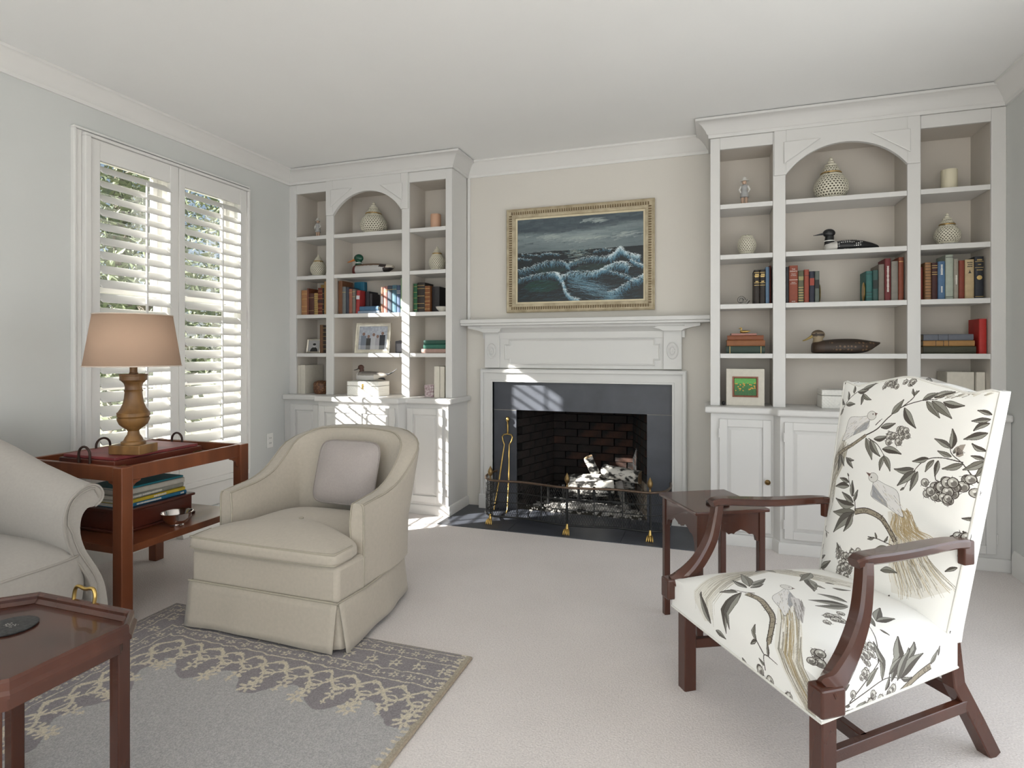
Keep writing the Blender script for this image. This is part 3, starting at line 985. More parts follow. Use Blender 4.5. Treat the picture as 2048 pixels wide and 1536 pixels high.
def paint_sea():
    """storm sea built from brush strokes, x to the right and y up, canvas 1.0 x 0.655"""
    rn = random.Random(5)
    AR = .655
    p = Painter(0, 1.0, 0, AR, 1 / 900, (.25, .30, .33))
    mixc = lambda a, b, s: tuple(x + (y - x) * s for x, y in zip(a, b))
    HZ_ = AR * .605
    # sky: layered soft cloud strokes
    dk, md, lt, wm = (.22, .265, .30), (.33, .385, .41), (.52, .57, .575), (.66, .69, .675)
    for k in range(1500):
        x, y = rn.uniform(-.05, 1.05), rn.uniform(HZ_ - .01, AR + .01)
        v = (y - HZ_) / (AR - HZ_)
        band = math.exp(-((v - (.50 - .12 * math.sin(x * 4 + .6))) / .17) ** 2)
        glow = math.exp(-((x - .52) / .22) ** 2 - ((v - .28) / .25) ** 2)
        c = mixc(dk if v > .55 else md, lt, min(1, band * .75 + rn.uniform(-.2, .2) + glow * .5)) if band > .08 or glow > .1 else mixc(dk, md, rn.random())
        if v < .3:
            c = mixc(c, (.50, .545, .55), .5)
        a = rn.uniform(-.25, .35)
        L = rn.uniform(.05, .16)
        p.stroke([(x, y), (x + L * .5, y + a * .03), (x + L, y + a * .05)], rn.uniform(.012, .032), .004, c, .45)
    for (cx, cy, n, s) in ((.60, .93, 40, .05), (.25, .77, 50, .06), (.50, .73, 60, .08), (.85, .74, 45, .06)):
        for k in range(n):
            x, y = rn.gauss(cx, s), rn.gauss(cy * AR, .012)
            p.stroke([(x, y), (x + .025, y + .006), (x + .06, y + .008)], .010, .002, mixc(lt, wm, rn.random()), .5)
    # sea ground
    deep = [(.045, .085, .11), (.06, .12, .15), (.035, .06, .075), (.08, .15, .17), (.05, .10, .10)]
    p.poly([(0, 0), (1, 0), (1, HZ_ + .004), (.6, HZ_ - .004), (.3, HZ_ - .002), (0, HZ_ - .012)], (.05, .09, .11))
    for k in range(2200):
        y = HZ_ * rn.random() ** .8
        d = 1 - y / HZ_
        x = rn.uniform(-.1, 1)
        L = .03 + .10 * d * rn.random()
        p.stroke([(x, y), (x + L * .4, y + rn.uniform(0, .012) * (.3 + d)), (x + L, y - rn.uniform(0, .012) * (.3 + d))], .003 + .008 * d, .001, rn.choice(deep), .7)
    # wave faces: translucent green bellies
    def belly(cx, cy, w_, h_, c, n):
        for k in range(n):
            a, r_ = rn.uniform(0, 6.28), math.sqrt(rn.random())
            x, y = cx + w_ * r_ * math.cos(a), cy + h_ * r_ * math.sin(a)
            p.stroke([(x, y), (x + .03, y + .010), (x + .065, y + .012)], .007, .002, mixc(c, rn.choice(deep), rn.uniform(0, .7)), .6)
    belly(.18, .115, .13, .045, (.05, .25, .19), 260)
    belly(.60, .235, .14, .035, (.14, .22, .20), 200)
    belly(.25, .24, .12, .03, (.10, .21, .21), 160)
    belly(.62, .09, .20, .05, (.05, .055, .075), 260)
    white, pale, blue, teal = (.86, .90, .91), (.62, .74, .80), (.34, .53, .64), (.17, .34, .42)
    def crest(pts, n, fall, lean, w_, top=.8):
        """foam: strokes hanging from a crest line; fall = length, lean = sideways drift"""
        q = spline([Vector((a, b * AR)) for a, b in pts], 10)
        for k in range(n):
            i = rn.randrange(len(q) - 1)
            b = q[i].lerp(q[i + 1], rn.random())
            t = rn.random() ** 1.5
            L = fall * rn.uniform(.3, 1)
            s0 = Vector((b.x + lean * t * fall, b.y - t * fall * .7))
            c = mixc(mixc(white, pale, rn.random()), mixc(blue, teal, rn.random()), min(1, t * 1.3 + (0 if rn.random() < top else .5)))
            e = s0 + Vector((lean * L * .6 + rn.gauss(0, .010), -L * .55 + rn.gauss(0, .004)))
            m = s0.lerp(e, .5) + Vector((rn.gauss(0, .004), rn.gauss(.004, .003)))
            p.stroke([tuple(s0), tuple(m), tuple(e)], w_ * rn.uniform(.5, 1.2), w_ * .2, c, .75)
        for k in range(n // 4):
            i = rn.randrange(len(q))
            p.stroke([tuple(q[i] + Vector((rn.gauss(0, .006), rn.gauss(.003, .004)))), tuple(q[i] + Vector((rn.gauss(.012, .008), rn.gauss(0, .004))))], w_ * .6, w_ * .2, white, .8)
    crest([(.03, .585), (.12, .575), (.19, .555)], 60, .02, .4, .004, .4)
    crest([(.19, .575), (.27, .580), (.34, .560)], 80, .022, .4, .004, .5)
    crest([(.62, .570), (.70, .595), (.755, .580)], 70, .022, -.3, .004, .5)
    crest([(.0, .535), (.06, .530), (.11, .515)], 50, .02, .3, .004, .8)
    crest([(.0, .40), (.10, .425), (.20, .475), (.30, .490), (.38, .470), (.42, .42)], 330, .055, .25, .0045, .6)
    crest([(.43, .455), (.52, .500), (.62, .515), (.71, .505), (.78, .545), (.82, .595)], 330, .055, -.35, .0045, .6)
    crest([(.74, .50), (.79, .56), (.825, .605), (.86, .56), (.92, .515), (.97, .495)], 380, .06, .1, .0055, .95)
    crest([(.01, .285), (.12, .325), (.22, .345), (.31, .345), (.345, .325)], 280, .05, -.2, .0045, .5)
    crest([(.315, .345), (.345, .30), (.37, .22), (.39, .13), (.43, .06), (.50, .02)], 460, .06, .35, .006, .9)
    crest([(.36, .30), (.44, .345), (.54, .340), (.64, .345), (.72, .395), (.79, .43), (.86, .43), (.90, .38)], 520, .065, -.3, .0055, .85)
    crest([(.68, .36), (.76, .33), (.84, .29), (.90, .25), (.96, .22)], 220, .03, .2, .004, .6)
    crest([(.73, .09), (.80, .13), (.88, .20), (.96, .25), (1.0, .28)], 320, .06, .25, .005, .6)
    crest([(.90, .46), (.95, .42), (1.0, .385)], 120, .04, .2, .005, .7)
    # foam streaks over the dark trough
    for k in range(260):
        s = rn.random()
        x = .40 + .36 * s
        y = (.26 - .22 * s + rn.gauss(0, .05)) * AR
        p.stroke([(x, y), (x + .03, y - .010), (x + .07, y - .013), (x + .10, y - .009)], .0028, .0008, mixc(pale, teal, rn.uniform(0, .9)), .7)
    for k in range(200):
        x, y = rn.gauss(.47, .05), HZ_ - abs(rn.gauss(0, .055))
        p.stroke([(x, y), (x + .03, y + .001)], .0022, .0008, mixc((.80, .80, .74), teal, rn.uniform(0, .8)), .8)
    for k in range(400):
        x, y = rn.uniform(0, .95), rn.uniform(0, .25)
        p.stroke([(x, y), (x + .02, y + .005), (x + .05, y + .002)], .0018, .0006, mixc(blue, teal, rn.random()), .6)
    return p.a

t = thing('framed_painting', 'seascape painting of breaking waves in a cream gilt frame above the mantel', 'painting', (-.942, YB - .004, 1.535))
PW, PH = 1.128, .803
M_frame = mat('cream_gilt', (.50, .43, .30), .45, col2=(.34, .28, .18), vscale=18, metal=.15)
M_liner = mat('liner', (.66, .58, .40), .5, var=.15, vscale=20)
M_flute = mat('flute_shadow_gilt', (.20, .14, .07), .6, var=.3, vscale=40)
prof = [(0, 0), (0, .036), (.006, .040), (.016, .034), (.022, .036), (.044, .030), (.048, .026), (.066, .022), (.070, .012), (.070, 0)]
M4 = Matrix.Rotation(R(90), 4, 'X')
def rect_sweep(prof, x0, x1, z0, z1):
    g = G().sweep(prof, [(x0, z0), (x1, z0), (x1, z1), (x0, z1)], closed=True)
    return g.xf(M4)
fr = rect_sweep(prof, -PW / 2, PW / 2, 0, PH).obj('frame', M_frame, t, smooth=30)
rect_sweep([(.068, 0), (.068, .015), (.082, .011), (.084, 0)], -PW / 2, PW / 2, 0, PH).obj('liner', M_liner, t, smooth=30)
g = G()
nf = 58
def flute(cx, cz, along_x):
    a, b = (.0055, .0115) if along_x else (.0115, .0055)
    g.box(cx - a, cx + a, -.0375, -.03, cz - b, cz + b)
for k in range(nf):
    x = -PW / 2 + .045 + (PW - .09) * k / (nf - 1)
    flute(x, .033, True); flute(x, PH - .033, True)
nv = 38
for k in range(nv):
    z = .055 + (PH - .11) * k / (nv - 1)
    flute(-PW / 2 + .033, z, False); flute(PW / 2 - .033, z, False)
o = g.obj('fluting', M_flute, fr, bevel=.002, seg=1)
o['kind'] = 'stuff'
def quad_obj(name, pts, m, parent, uvs=((0, 0), (1, 0), (1, 1), (0, 1)), thick=None):
    me = bpy.data.meshes.new(name)
    me.from_pydata([tuple(p) for p in pts], [], [(0, 1, 2, 3)])
    ul = me.uv_layers.new(name='UVMap')
    for i in range(4):
        ul.data[i].uv = uvs[i]
    me.materials.append(m)
    o = bpy.data.objects.new(name, me)
    COL.objects.link(o)
    o.parent = parent
    if thick:
        md = o.modifiers.new('thick', 'SOLIDIFY')
        md.thickness = thick
        md.offset = -1
    return o
i_ = .0825
quad_obj('canvas', [(-PW / 2 + i_, -.008, i_), (PW / 2 - i_, -.008, i_), (PW / 2 - i_, -.008, PH - i_), (-PW / 2 + i_, -.008, PH - i_)], image_mat('sea_painting', paint_sea(), .45, bump=.08, bscale=120), t, thick=.006)
# ================================================================== furniture
def bar(g, path, w, h, up=(0, 0, 1), cham=.25):
    """bar of chamfered rectangular section; w and h may be lists"""
    P = [Vector(p) for p in path]
    n = len(P)
    ws = w if isinstance(w, list) else [w] * n
    hs = h if isinstance(h, list) else [h] * n
    rings = []
    for i in range(n):
        t = (P[min(i + 1, n - 1)] - P[max(i - 1, 0)]).normalized()
        u = t.cross(Vector(up))
        u = u.normalized() if u.length > 1e-4 else Vector((1, 0, 0))
        v = u.cross(t).normalized()
        a, b = ws[i] / 2, hs[i] / 2
        c = min(a, b) * cham
        pts = [(-a + c, -b), (a - c, -b), (a, -b + c), (a, b - c), (a - c, b), (-a + c, b), (-a, b - c), (-a, -b + c)]
        rings.append([tuple(P[i] + u * x + v * y) for x, y in pts])
    return g.loft(rings)
def sp3(P, n=8):
    return [tuple(p) for p in spline(P, n)]
def superell(g, c, r, e1=.35, e2=.25, seg=40, rings=16, top=1.0):
    f = lambda x, e: math.copysign(abs(x) ** e, x)
    rr = []
    for i in range(rings + 1):
        a = -math.pi / 2 + math.pi * i / rings
        a = max(min(a, math.pi / 2 - .02), -math.pi / 2 + .02)
        ring = []
        for j in range(seg):
            b = 2 * math.pi * j / seg
            ca = f(math.cos(a), e1)
            ring.append((c[0] + r[0] * ca * f(math.cos(b), e2), c[1] + r[1] * ca * f(math.sin(b), e2), c[2] + r[2] * f(math.sin(a), .8)))
        rr.append(ring)
    return g.loft(rr)
def cushion(g, c, r, puff=.35, n=18, corner=.12):
    """box cushion: plan with rounded corners, crowned faces. r = half sizes"""
    N = 4 * n
    def plan(k, s):
        a = 2 * math.pi * k / N
        x, y = math.cos(a), math.sin(a)
        e = .28
        return (r[0] * s * math.copysign(abs(x) ** e, x), r[1] * s * math.copysign(abs(y) ** e, y))
    rings = []
    for s, z in ((.02, 1.0), (.3, .97), (.55, .9), (.78, .78), (.92, .66), (.985, .56), (1.0, .46), (1.008, .2), (1.01, 0), (1.008, -.2), (1.0, -.46), (.985, -.56), (.92, -.62), (.6, -.66), (.02, -.66)):
        zz = z if z > 0 else z
        rings.append([(c[0] + plan(k, s)[0], c[1] + plan(k, s)[1], c[2] + r[2] * zz) for k in range(N)])
    return g.loft(rings)

M_sofa = mat('cream_linen', (.39, .36, .325), .9, var=.06, vscale=90, bump=.15, bscale=380, sheen=.2)
M_beige = mat('beige_twill', (.47, .42, .35), .9, var=.07, vscale=70, bump=.15, bscale=420, sheen=.2)
M_beigew = mat('beige_welt', (.40, .36, .29), .9, var=.08, vscale=90)
M_taupe = mat('taupe_linen', (.40, .355, .335), .92, var=.08, vscale=120, bump=.2, bscale=420, sheen=.2)

# ------------------------------------------------------------------ beige skirted armchair
t = thing('beige_armchair', 'beige upholstered armchair with skirt and buttoned back', 'armchair', (-1.805, 1.995, .0105))
out = [(-.385, .002), (.382, .0), (.394, .18), (.372, .42), (.325, .62), (.25, .70), (-.25, .70), (-.325, .62), (-.372, .42), (-.394, .18)]
o = G().prism(out, 'z', .10, .350).obj('base', M_beige, t, bevel=.02, seg=3, smooth=40)
# skirt panels with kick pleats
def skirt(name, top, bot, ripple, seed, n=26):
    rn = random.Random(seed)
    ph = rn.uniform(0, 6)
    g = G()
    rings = []
    T = [Vector(p) for p in top]
    Bt = [Vector(p) for p in bot]
    def along(P, s):
        L = [(P[i + 1] - P[i]).length for i in range(len(P) - 1)]
        d = s * sum(L)
        for i, l_ in enumerate(L):
            if d <= l_ or i == len(L) - 1:
                return P[i].lerp(P[i + 1], min(1, d / l_))
            d -= l_
    for k in range(7):
        q = k / 6
        row = []
        for i in range(n + 1):
            s = i / n
            a, b = along(T, s), along(Bt, s)
            p = a.lerp(b, q)
            nrm = (b - a); nrm = Vector((nrm.x, nrm.y, 0))
            nrm = nrm.normalized() if nrm.length > 1e-5 else Vector((0, -1, 0))
            p = p + nrm * (ripple * q * math.sin(s * 17 + ph) * (.5 + .5 * math.sin(s * 5 + ph * 2)))
            if k == 6:
                p.z += .006 * math.sin(s * math.pi)
            row.append(tuple(p))
        rings.append(row)
    g.loft(rings, ringclosed=False, cap=False)
    o = g.obj(name, M_beige, t, smooth=60)
    md = o.modifiers.new('thick', 'SOLIDIFY'); md.thickness = .006; md.offset = 0
    return o
zt, zb = .203, .010
skirt('skirt_front', [(-.390, -.004, zt), (.384, -.006, zt)], [(-.396, -.018, zb), (.372, -.026, zb)], .006, 1)
skirt('skirt_side', [(.390, .002, zt), (.398, .18, zt), (.380, .42, zt), (.333, .62, zt), (.28, .69, zt)], [(.425, .005, zb), (.412, .20, zb), (.392, .43, zb), (.345, .64, zb), (.29, .71, zb)], .006, 2)
skirt('skirt_side', [(-.392, .002, zt), (-.398, .18, zt), (-.380, .42, zt), (-.333, .62, zt), (-.28, .69, zt)], [(-.402, -.006, zb), (-.412, .20, zb), (-.392, .43, zb), (-.345, .64, zb), (-.29, .71, zb)], .006, 3)
skirt('skirt_back', [(-.27, .705, zt), (.27, .705, zt)], [(-.29, .735, zb), (.29, .735, zb)], .006, 4)
skirt('pleat', [(.36, .004, zt - .01), (.383, .006, zt - .01), (.388, .06, zt - .01)], [(.345, -.004, zb + .004), (.398, .006, zb + .004), (.408, .05, zb + .004)], .002, 5, 8)
skirt('pleat', [(-.36, .004, zt - .01), (-.384, .006, zt - .01), (-.388, .06, zt - .01)], [(-.345, -.004, zb + .004), (-.394, .004, zb + .004), (-.398, .05, zb + .004)], .002, 6, 8)
g = G().tube([(-.392, -.006, zt + .004), (.388, -.008, zt + .004), (.402, .18, zt + .004), (.384, .42, zt + .004), (.335, .625, zt + .004), (.26, .70, zt + .004)], .0045, 6)
g.obj('welt', M_beigew, t, smooth=60)
# tub shell: arms rising into the back
half = [(-.360, .175, .562, .065, 0), (-.357, .26, .570, .07, .02), (-.354, .36, .580, .075, .05), (-.345, .46, .612, .085, .09), (-.328, .545, .675, .095, .14), (-.300, .615, .752, .105, .17), (-.235, .655, .800, .115, .19), (-.15, .664, .813, .12, .20), (-.07, .668, .817, .122, .20)]
secs = half + [(0, .670, .818, .122, .20)] + [(-x, y, z, w_, l_) for x, y, z, w_, l_ in half[::-1]]
# resample smoothly
def spl(V, n):
    V = [Vector(v[:3]).to_4d() if False else v for v in V]
    outp = []
    m = len(V)
    for i in range(m - 1):
        p = [V[max(i - 1, 0)], V[i], V[i + 1], V[min(i + 2, m - 1)]]
        for k in range(n):
            s = k / n
            outp.append(tuple(.5 * ((2 * p[1][q]) + (p[2][q] - p[0][q]) * s + (2 * p[0][q] - 5 * p[1][q] + 4 * p[2][q] - p[3][q]) * s * s + (3 * p[1][q] - p[0][q] - 3 * p[2][q] + p[3][q]) * s ** 3) for q in range(len(V[0]))))
    outp.append(tuple(V[-1]))
    return outp
secs = spl(secs, 3)
rings, innerE, outerE = [], [], []
n = len(secs)
for i, (x, y, z, w_, l_) in enumerate(secs):
    a, b = secs[max(i - 1, 0)], secs[min(i + 1, n - 1)]
    tv = Vector((b[0] - a[0], b[1] - a[1])).normalized()
    nr = Vector((-tv.y, tv.x))     # travelling left arm -> back -> right arm: outward is to the left
    z0 = .205
    prof = [(-.5, z0), (-.5, .40), (-.56, .40 + (z - .40) * .5), (-.48, z - .035), (-.42, z - .006), (-.25, z + .001), (.25, z + .001), (.42, z - .006), (.5, z - .03), (.5, .40), (.5, z0)]
    ring = []
    for o_, zz in prof:
        sh = l_ * max(0, zz - .36)
        d = o_ * w_ + sh
        ring.append((x + nr.x * d, y + nr.y * d, zz))
    rings.append(ring)
    innerE.append(tuple(Vector(ring[4]) + Vector((0, 0, .002))))
    outerE.append(tuple(Vector(ring[7]) + Vector((0, 0, .002))))
G().loft(rings).obj('arms_and_back', M_beige, t, smooth=50)
pw = G().tube(innerE, .0042, 6).tube(outerE, .0042, 6)
for q in (0, -1):
    r_ = rings[q]
    fwd = Vector((0, -.002, 0))
    pw.tube([tuple(Vector(p) + fwd) for p in r_[1:5]], .004, 6).tube([tuple(Vector(p) + fwd) for p in r_[6:]], .004, 6)
pw.obj('welt', M_beigew, t, smooth=60)
for bx in (-.17, 0, .17):
    G().ell((bx, .652, .665), (.010, .006, .010), 10, 6).obj('button', M_beigew, t, smooth=60)
# seat cushion, T-shaped front
def tcushion():
    pl = [(-.382, .0), (-.375, -.022), (-.25, -.03), (0, -.034), (.25, -.03), (.372, -.022), (.388, .0), (.392, .10), (.385, .150), (.33, .165), (.318, .20), (.305, .40), (.27, .56), (0, .585), (-.27, .56), (-.305, .40), (-.318, .20), (-.33, .165), (-.385, .150), (-.388, .10)]
    N = len(pl)
    cx, cy = 0, .26
    rings = []
    for s, z in ((.03, .455), (.25, .452), (.5, .444), (.72, .432), (.88, .418), (.96, .408), (1, .398), (1.006, .385), (1.006, .372), (1, .360), (.96, .355), (.5, .352), (.03, .352)):
        rings.append([(cx + (p[0] - cx) * s, cy + (p[1] - cy) * s, z - (.012 * math.exp(-((p[0] * s) ** 2 + ((p[1] - cy) * s) ** 2) / .004) if z > .44 else 0)) for p in pl])
    return rings, pl
rings, pl = tcushion()
cu = G().loft(rings).obj('seat_cushion', M_beige, t, smooth=60, sub=2)
G().ell((0, .26, .446), (.011, .011, .005), 10, 6).obj('button', M_beigew, t, smooth=60)
for zz in (.404, .358):
    pth = [(p[0] * 1.0, .26 + (p[1] - .26) * 1.0, zz) for p in pl[0:10]] 
    pth = sp3([((p[0]) * .972, .26 + (p[1] - .26) * .972, zz) for p in (pl[19:] + pl[0:8])], 4)
    G().tube(pth, .0042, 6).obj('welt', M_beigew, cu, smooth=60)

# throw pillow on the armchair
t = thing('throw_pillow', 'square taupe linen pillow leaning on the beige armchair', 'pillow', (-1.765, 2.505, .462))
g = G()
N = 48
rings = []
for s, d in ((.02, .06), (.3, .058), (.6, .050), (.82, .032), (.95, .012), (1.0, 0), (.95, -.012), (.82, -.032), (.6, -.050), (.3, -.058), (.02, -.06)):
    ring = []
    for k in range(N):
        a = 2 * math.pi * k / N
        x, z = math.cos(a), math.sin(a)
        e = .32
        ring.append((.178 * s * math.copysign(abs(x) ** e, x), -d, .160 + .158 * s * math.copysign(abs(z) ** e, z)))
    rings.append(ring)
lean = (R(-17), 0, 0)
G().loft(rings).obj('cover', M_taupe, t, smooth=60, rot=lean)
G().tube([(p[0] * 1.005, 0, .160 + (p[2] - .160) * 1.005) for p in rings[5]], .0045, 6, closed=True).obj('piping', mat('taupe_piping', (.33, .29, .27), .9, var=.1, vscale=90), t, smooth=60, rot=lean)

# ------------------------------------------------------------------ cream sofa along the window wall
t = thing('cream_sofa', 'cream upholstered sofa with scrolled arm at the left edge', 'sofa', (-2.80, .72, 0))
def sx(y):      # room y to sofa local
    return y - .72
XF, XBk = .465, -.50       # local front / back x
o = G().box(XBk + .05, XF - .005, -.92, .96, .03, .215).obj('base', M_sofa, t, bevel=.012, seg=3)
cu = G()
cushion(cu, (.005, .474, .342), (.490, .482, .19), n=18)
c1 = cu.obj('seat_cushion', M_sofa, t, smooth=60)
cu = G()
cushion(cu, (.005, -.46, .342), (.490, .458, .19), n=18)
c2 = cu.obj('seat_cushion', M_sofa, t, smooth=60)
def rr_path(cx, cy, hx, hy, z, n=48):
    P = []
    for k in range(n):
        a = 2 * math.pi * k / n
        x, y = math.cos(a), math.sin(a)
        P.append((cx + hx * math.copysign(abs(x) ** .28, x), cy + hy * math.copysign(abs(y) ** .28, y), z))
    return P
M_sofaw = mat('cream_welt', (.36, .33, .295), .9, var=.05, vscale=90)
for c_, y_, hy_ in ((c1, .474, .480), (c2, -.46, .455)):
    for zz in (.342 + .19 * .50, .342 - .19 * .52):
        G().tube(rr_path(.005, y_, .488, hy_, zz), .005, 6, closed=True).obj('welt', M_sofaw, c_, smooth=60)
# arm section in (y, z), room y; then extruded back with a rising top
sec = [(1.660, .030), (1.660, .20), (1.652, .30), (1.622, .37), (1.578, .45), (1.553, .53), (1.550, .60), (1.572, .660), (1.615, .694), (1.652, .703), (1.684, .690), (1.700, .660), (1.692, .630), (1.668, .614), (1.638, .612), (1.616, .580), (1.612, .52), (1.632, .45), (1.670, .38), (1.705, .30), (1.722, .20), (1.738, .030)]
def arm(sign):
    rings = []
    sec2 = sp3([(0, a, b) for a, b in sec], 3)
    for x, rise in ((XF + .004, 0), (XF - .10, .02), (XF - .30, .07), (XF - .50, .135), (XF - .70, .19), (XBk, .22)):
        ring = []
        for _, y, z in sec2:
            k = max(0, min(1, (z - .35) / .33))
            yy = sx(y)
            ring.append((x, sign * yy - (0 if sign > 0 else -.04), z + rise * k))
        rings.append(ring)
    a = G().loft(rings).obj('arm', M_sofa, t, smooth=50)
    w1 = G().tube([(XF + .006, sign * sx(y) - (0 if sign > 0 else -.04), z) for _, y, z in sp3([(0, p[0], p[1]) for p in sec[1:14]], 3)], .005, 6)
    cen = (1.643, .40)
    w1.tube([(XF + .006, sign * sx(y + (.012 if i < 9 else 0)) - (0 if sign > 0 else -.04), z - (.010 if i > 15 else 0)) for i, (_, y, z) in enumerate(sp3([(0, p[0] + .016, p[1]) for p in sec[1:8]] + [(0, 1.650, .688), (0, 1.676, .675), (0, 1.684, .656)], 2))], .004, 6)
    w1.obj('welt', M_sofaw, a, smooth=60)
    return a
arm(1)
arm(-1)
# back with a camel crest
rings = []
for k in range(25):
    y = -.90 + 1.80 * k / 24
    zt_ = .88 + .07 * math.exp(-(y / .5) ** 2)
    rings.append([(XBk, y, .05), (XBk, y, zt_ - .03), (XBk + .03, y, zt_), (XBk + .10, y, zt_), (XBk + .15, y, zt_ - .04), (XBk + .20, y, .46), (XBk + .21, y, .05)])
G().loft(rings).obj('backrest', M_sofa, t, smooth=50)
for x, y in ((XF - .17, .90), (XF - .17, -.86), (XBk + .08, .90), (XBk + .08, -.86)):
    G().box(x - .025, x + .025, y - .025, y + .025, 0, .06).obj('foot', M_mahog, t, bevel=.004)

# ------------------------------------------------------------------ wooden lamp table by the window
t = thing('lamp_table', 'reddish wooden two tier table under the lamp by the window', 'side table', (-2.795, 2.245, 0))
TX, TY = .315, .345
for sx_ in (-1, 1):
    for sy_ in (-1, 1):
        G().box(sx_ * TX - .028, sx_ * TX + .028, sy_ * TY - .028, sy_ * TY + .028, 0, .718).obj('leg', M_cherry, t, bevel=.004)
for s in (-1, 1):
    G().box(s * TX - .012, s * TX + .012, -TY + .0285, TY - .0285, .650, .718).obj('rail', M_cherry, t, bevel=.004)
    G().box(-TX + .0285, TX - .0285, s * TY - .012, s * TY + .012, .650, .718).obj('rail', M_cherry, t, bevel=.004)
G().box(-TX + .0125, TX - .0125, -TY + .0125, TY - .0125, .655, .672).obj('tray_top', M_cherry, t, bevel=.002)
# pierced corner brackets
def bracket(px, py, dx, dy):
    pts = [(0, 0), (.055, 0), (.05, -.008), (.03, -.014), (.016, -.026), (.010, -.05), (0, -.058)]
    g = G().prism(pts, 'y', -.008, .008)
    a = math.atan2(dy, dx)
    g.xf(Matrix.Translation((px, py, .6498)) @ Matrix.Rotation(a, 4, 'Z'))
    g.obj('bracket', M_cherry, t, bevel=.002)
for sx_ in (-1, 1):
    for sy_ in (-1, 1):
        bracket(sx_ * (TX - .028), sy_ * TY, -sx_, 0)
        bracket(sx_ * TX, sy_ * (TY - .028), 0, -sy_)
c = .07
SX, SY_ = TX + .005, TY + .0
pl = [(-SX + c, -SY_ + .0), (SX - .029, -SY_), (SX - .029, -SY_ + .03), (SX, -SY_ + .03), (SX, SY_ - .03), (SX - .029, SY_ - .03), (SX - .029, SY_), (-SX + c, SY_), (-SX + c, SY_ - .03), (-SX, SY_ - .03), (-SX, -SY_ + .03), (-SX + c, -SY_ + .03)]
pl = [(-SX + .034, -SY_), (SX - .034, -SY_), (SX - .034, -SY_ + .031), (SX, -SY_ + .031), (SX, SY_ - .031), (SX - .034, SY_ - .031), (SX - .034, SY_), (-SX + .034, SY_), (-SX + .034, SY_ - .031), (-SX, SY_ - .031), (-SX, -SY_ + .031), (-SX + .034, -SY_ + .031)]
G().prism(pl, 'z', .322, .356).obj('lower_shelf', M_cherry, t, bevel=.003)

# folding leather topped tray box on the table
M_leather = mat('red_leather', (.24, .045, .045), .5, col2=(.13, .02, .022), vscale=12, bump=.15, bscale=160)
M_boxwood = mat('dark_red_wood', (.13, .028, .014), .32, col2=(.05, .012, .008), vscale=6, stretch=(1, .2, 1), coat=.2)
M_iron = mat('brown_iron', (.05, .025, .018), .5, metal=.4, var=.3, vscale=40)
t = thing('writing_box', 'red leather topped wooden box with iron hoop handles on the lamp table', 'box', (-2.715, 2.155, .6725))
bx0, bx1, by0, by1, bz = -.195, .165, -.242, .235, .062
G().box(bx0, bx1, by0, by1, 0, bz).obj('body', M_boxwood, t, bevel=.003)
G().box(bx0 + .012, bx1 - .012, by0 + .012, by1 - .012, bz + .0003, bz + .014).obj('leather_top', M_leather, t, bevel=.003)
for sx_ in (-1, 1):
    for yy in (by0, by1):
        d = -1 if yy == by0 else 1
        g = G().box(bx1 - .08 if sx_ > 0 else bx0 - .002, bx1 + .002 if sx_ > 0 else bx0 + .08, yy + (0 if d > 0 else -.002), yy + (.002 if d > 0 else 0), .012, .040)
        g.box((bx1 if sx_ > 0 else bx0 - .002), (bx1 + .002 if sx_ > 0 else bx0), yy - (.055 if d > 0 else 0), yy + (0 if d > 0 else .055), .012, .040)
        g.obj('corner_bracket', M_dkbrass, t, bevel=.001)
for x in (-.015,):
    for yy, d in ((by0, -1), (by1, 1)):
        w_ = .036
        pth = [(x - w_, yy + d * .008, .010), (x - w_, yy + d * .008, .085)] + [(x - w_ * math.cos(a_), yy + d * .008, .085 + w_ * 1.0 * math.sin(a_)) for a_ in [math.pi * k / 10 for k in range(1, 10)]] + [(x + w_, yy + d * .008, .085), (x + w_, yy + d * .008, .010)]
        if d < 0 or True:
            G().tube(pth, .0055, 8).obj('hoop_handle', M_iron, t, smooth=60)

G().tube([(bx0 - .008, -.06, .010), (bx0 - .008, -.06, .085)] + [(bx0 - .008, -.024 - .036 * math.cos(a_), .085 + .036 * math.sin(a_)) for a_ in [math.pi * k / 10 for k in range(1, 10)]] + [(bx0 - .008, .012, .085), (bx0 - .008, .012, .010)], .0055, 8).obj('hoop_handle', M_iron, t, smooth=60)

# baluster lamp
M_lampwood = mat('gilded_lamp_wood', (.28, .145, .045), .45, col2=(.10, .045, .015), vscale=14, stretch=(1, 1, .3), bump=.2, bscale=40)
def shade_mat():
    m = bpy.data.materials.new('linen_shade')
    m.use_nodes = True
    n, l = m.node_tree.nodes, m.node_tree.links
    b = n['Principled BSDF']
    b.inputs['Roughness'].default_value = .9
    b.inputs['Base Color'].default_value = (.62, .45, .33, 1)
    tr = n.new('ShaderNodeBsdfTranslucent'); tr.inputs[0].default_value = (.75, .55, .40, 1)
    mx = n.new('ShaderNodeMixShader'); mx.inputs[0].default_value = .35
    tc = n.new('ShaderNodeTexCoord'); tn = n.new('ShaderNodeTexNoise'); tn.inputs['Scale'].default_value = 250
    bp = n.new('ShaderNodeBump'); bp.inputs['Strength'].default_value = .08
    l.new(tc.outputs['Object'], tn.inputs[0]); l.new(tn.outputs[0], bp.inputs['Height']); l.new(bp.outputs[0], b.inputs['Normal'])
    l.new(b.outputs[0], mx.inputs[1]); l.new(tr.outputs[0], mx.inputs[2])
    l.new(mx.outputs[0], n['Material Output'].inputs[0])
    return m
t = thing('table_lamp', 'turned wooden baluster table lamp with tan drum shade', 'lamp', (-2.600, 2.045, .749), rz=R(12))
G().box(-.080, .080, -.060, .060, .001, .044).obj('plinth', M_lampwood, t, bevel=.004)
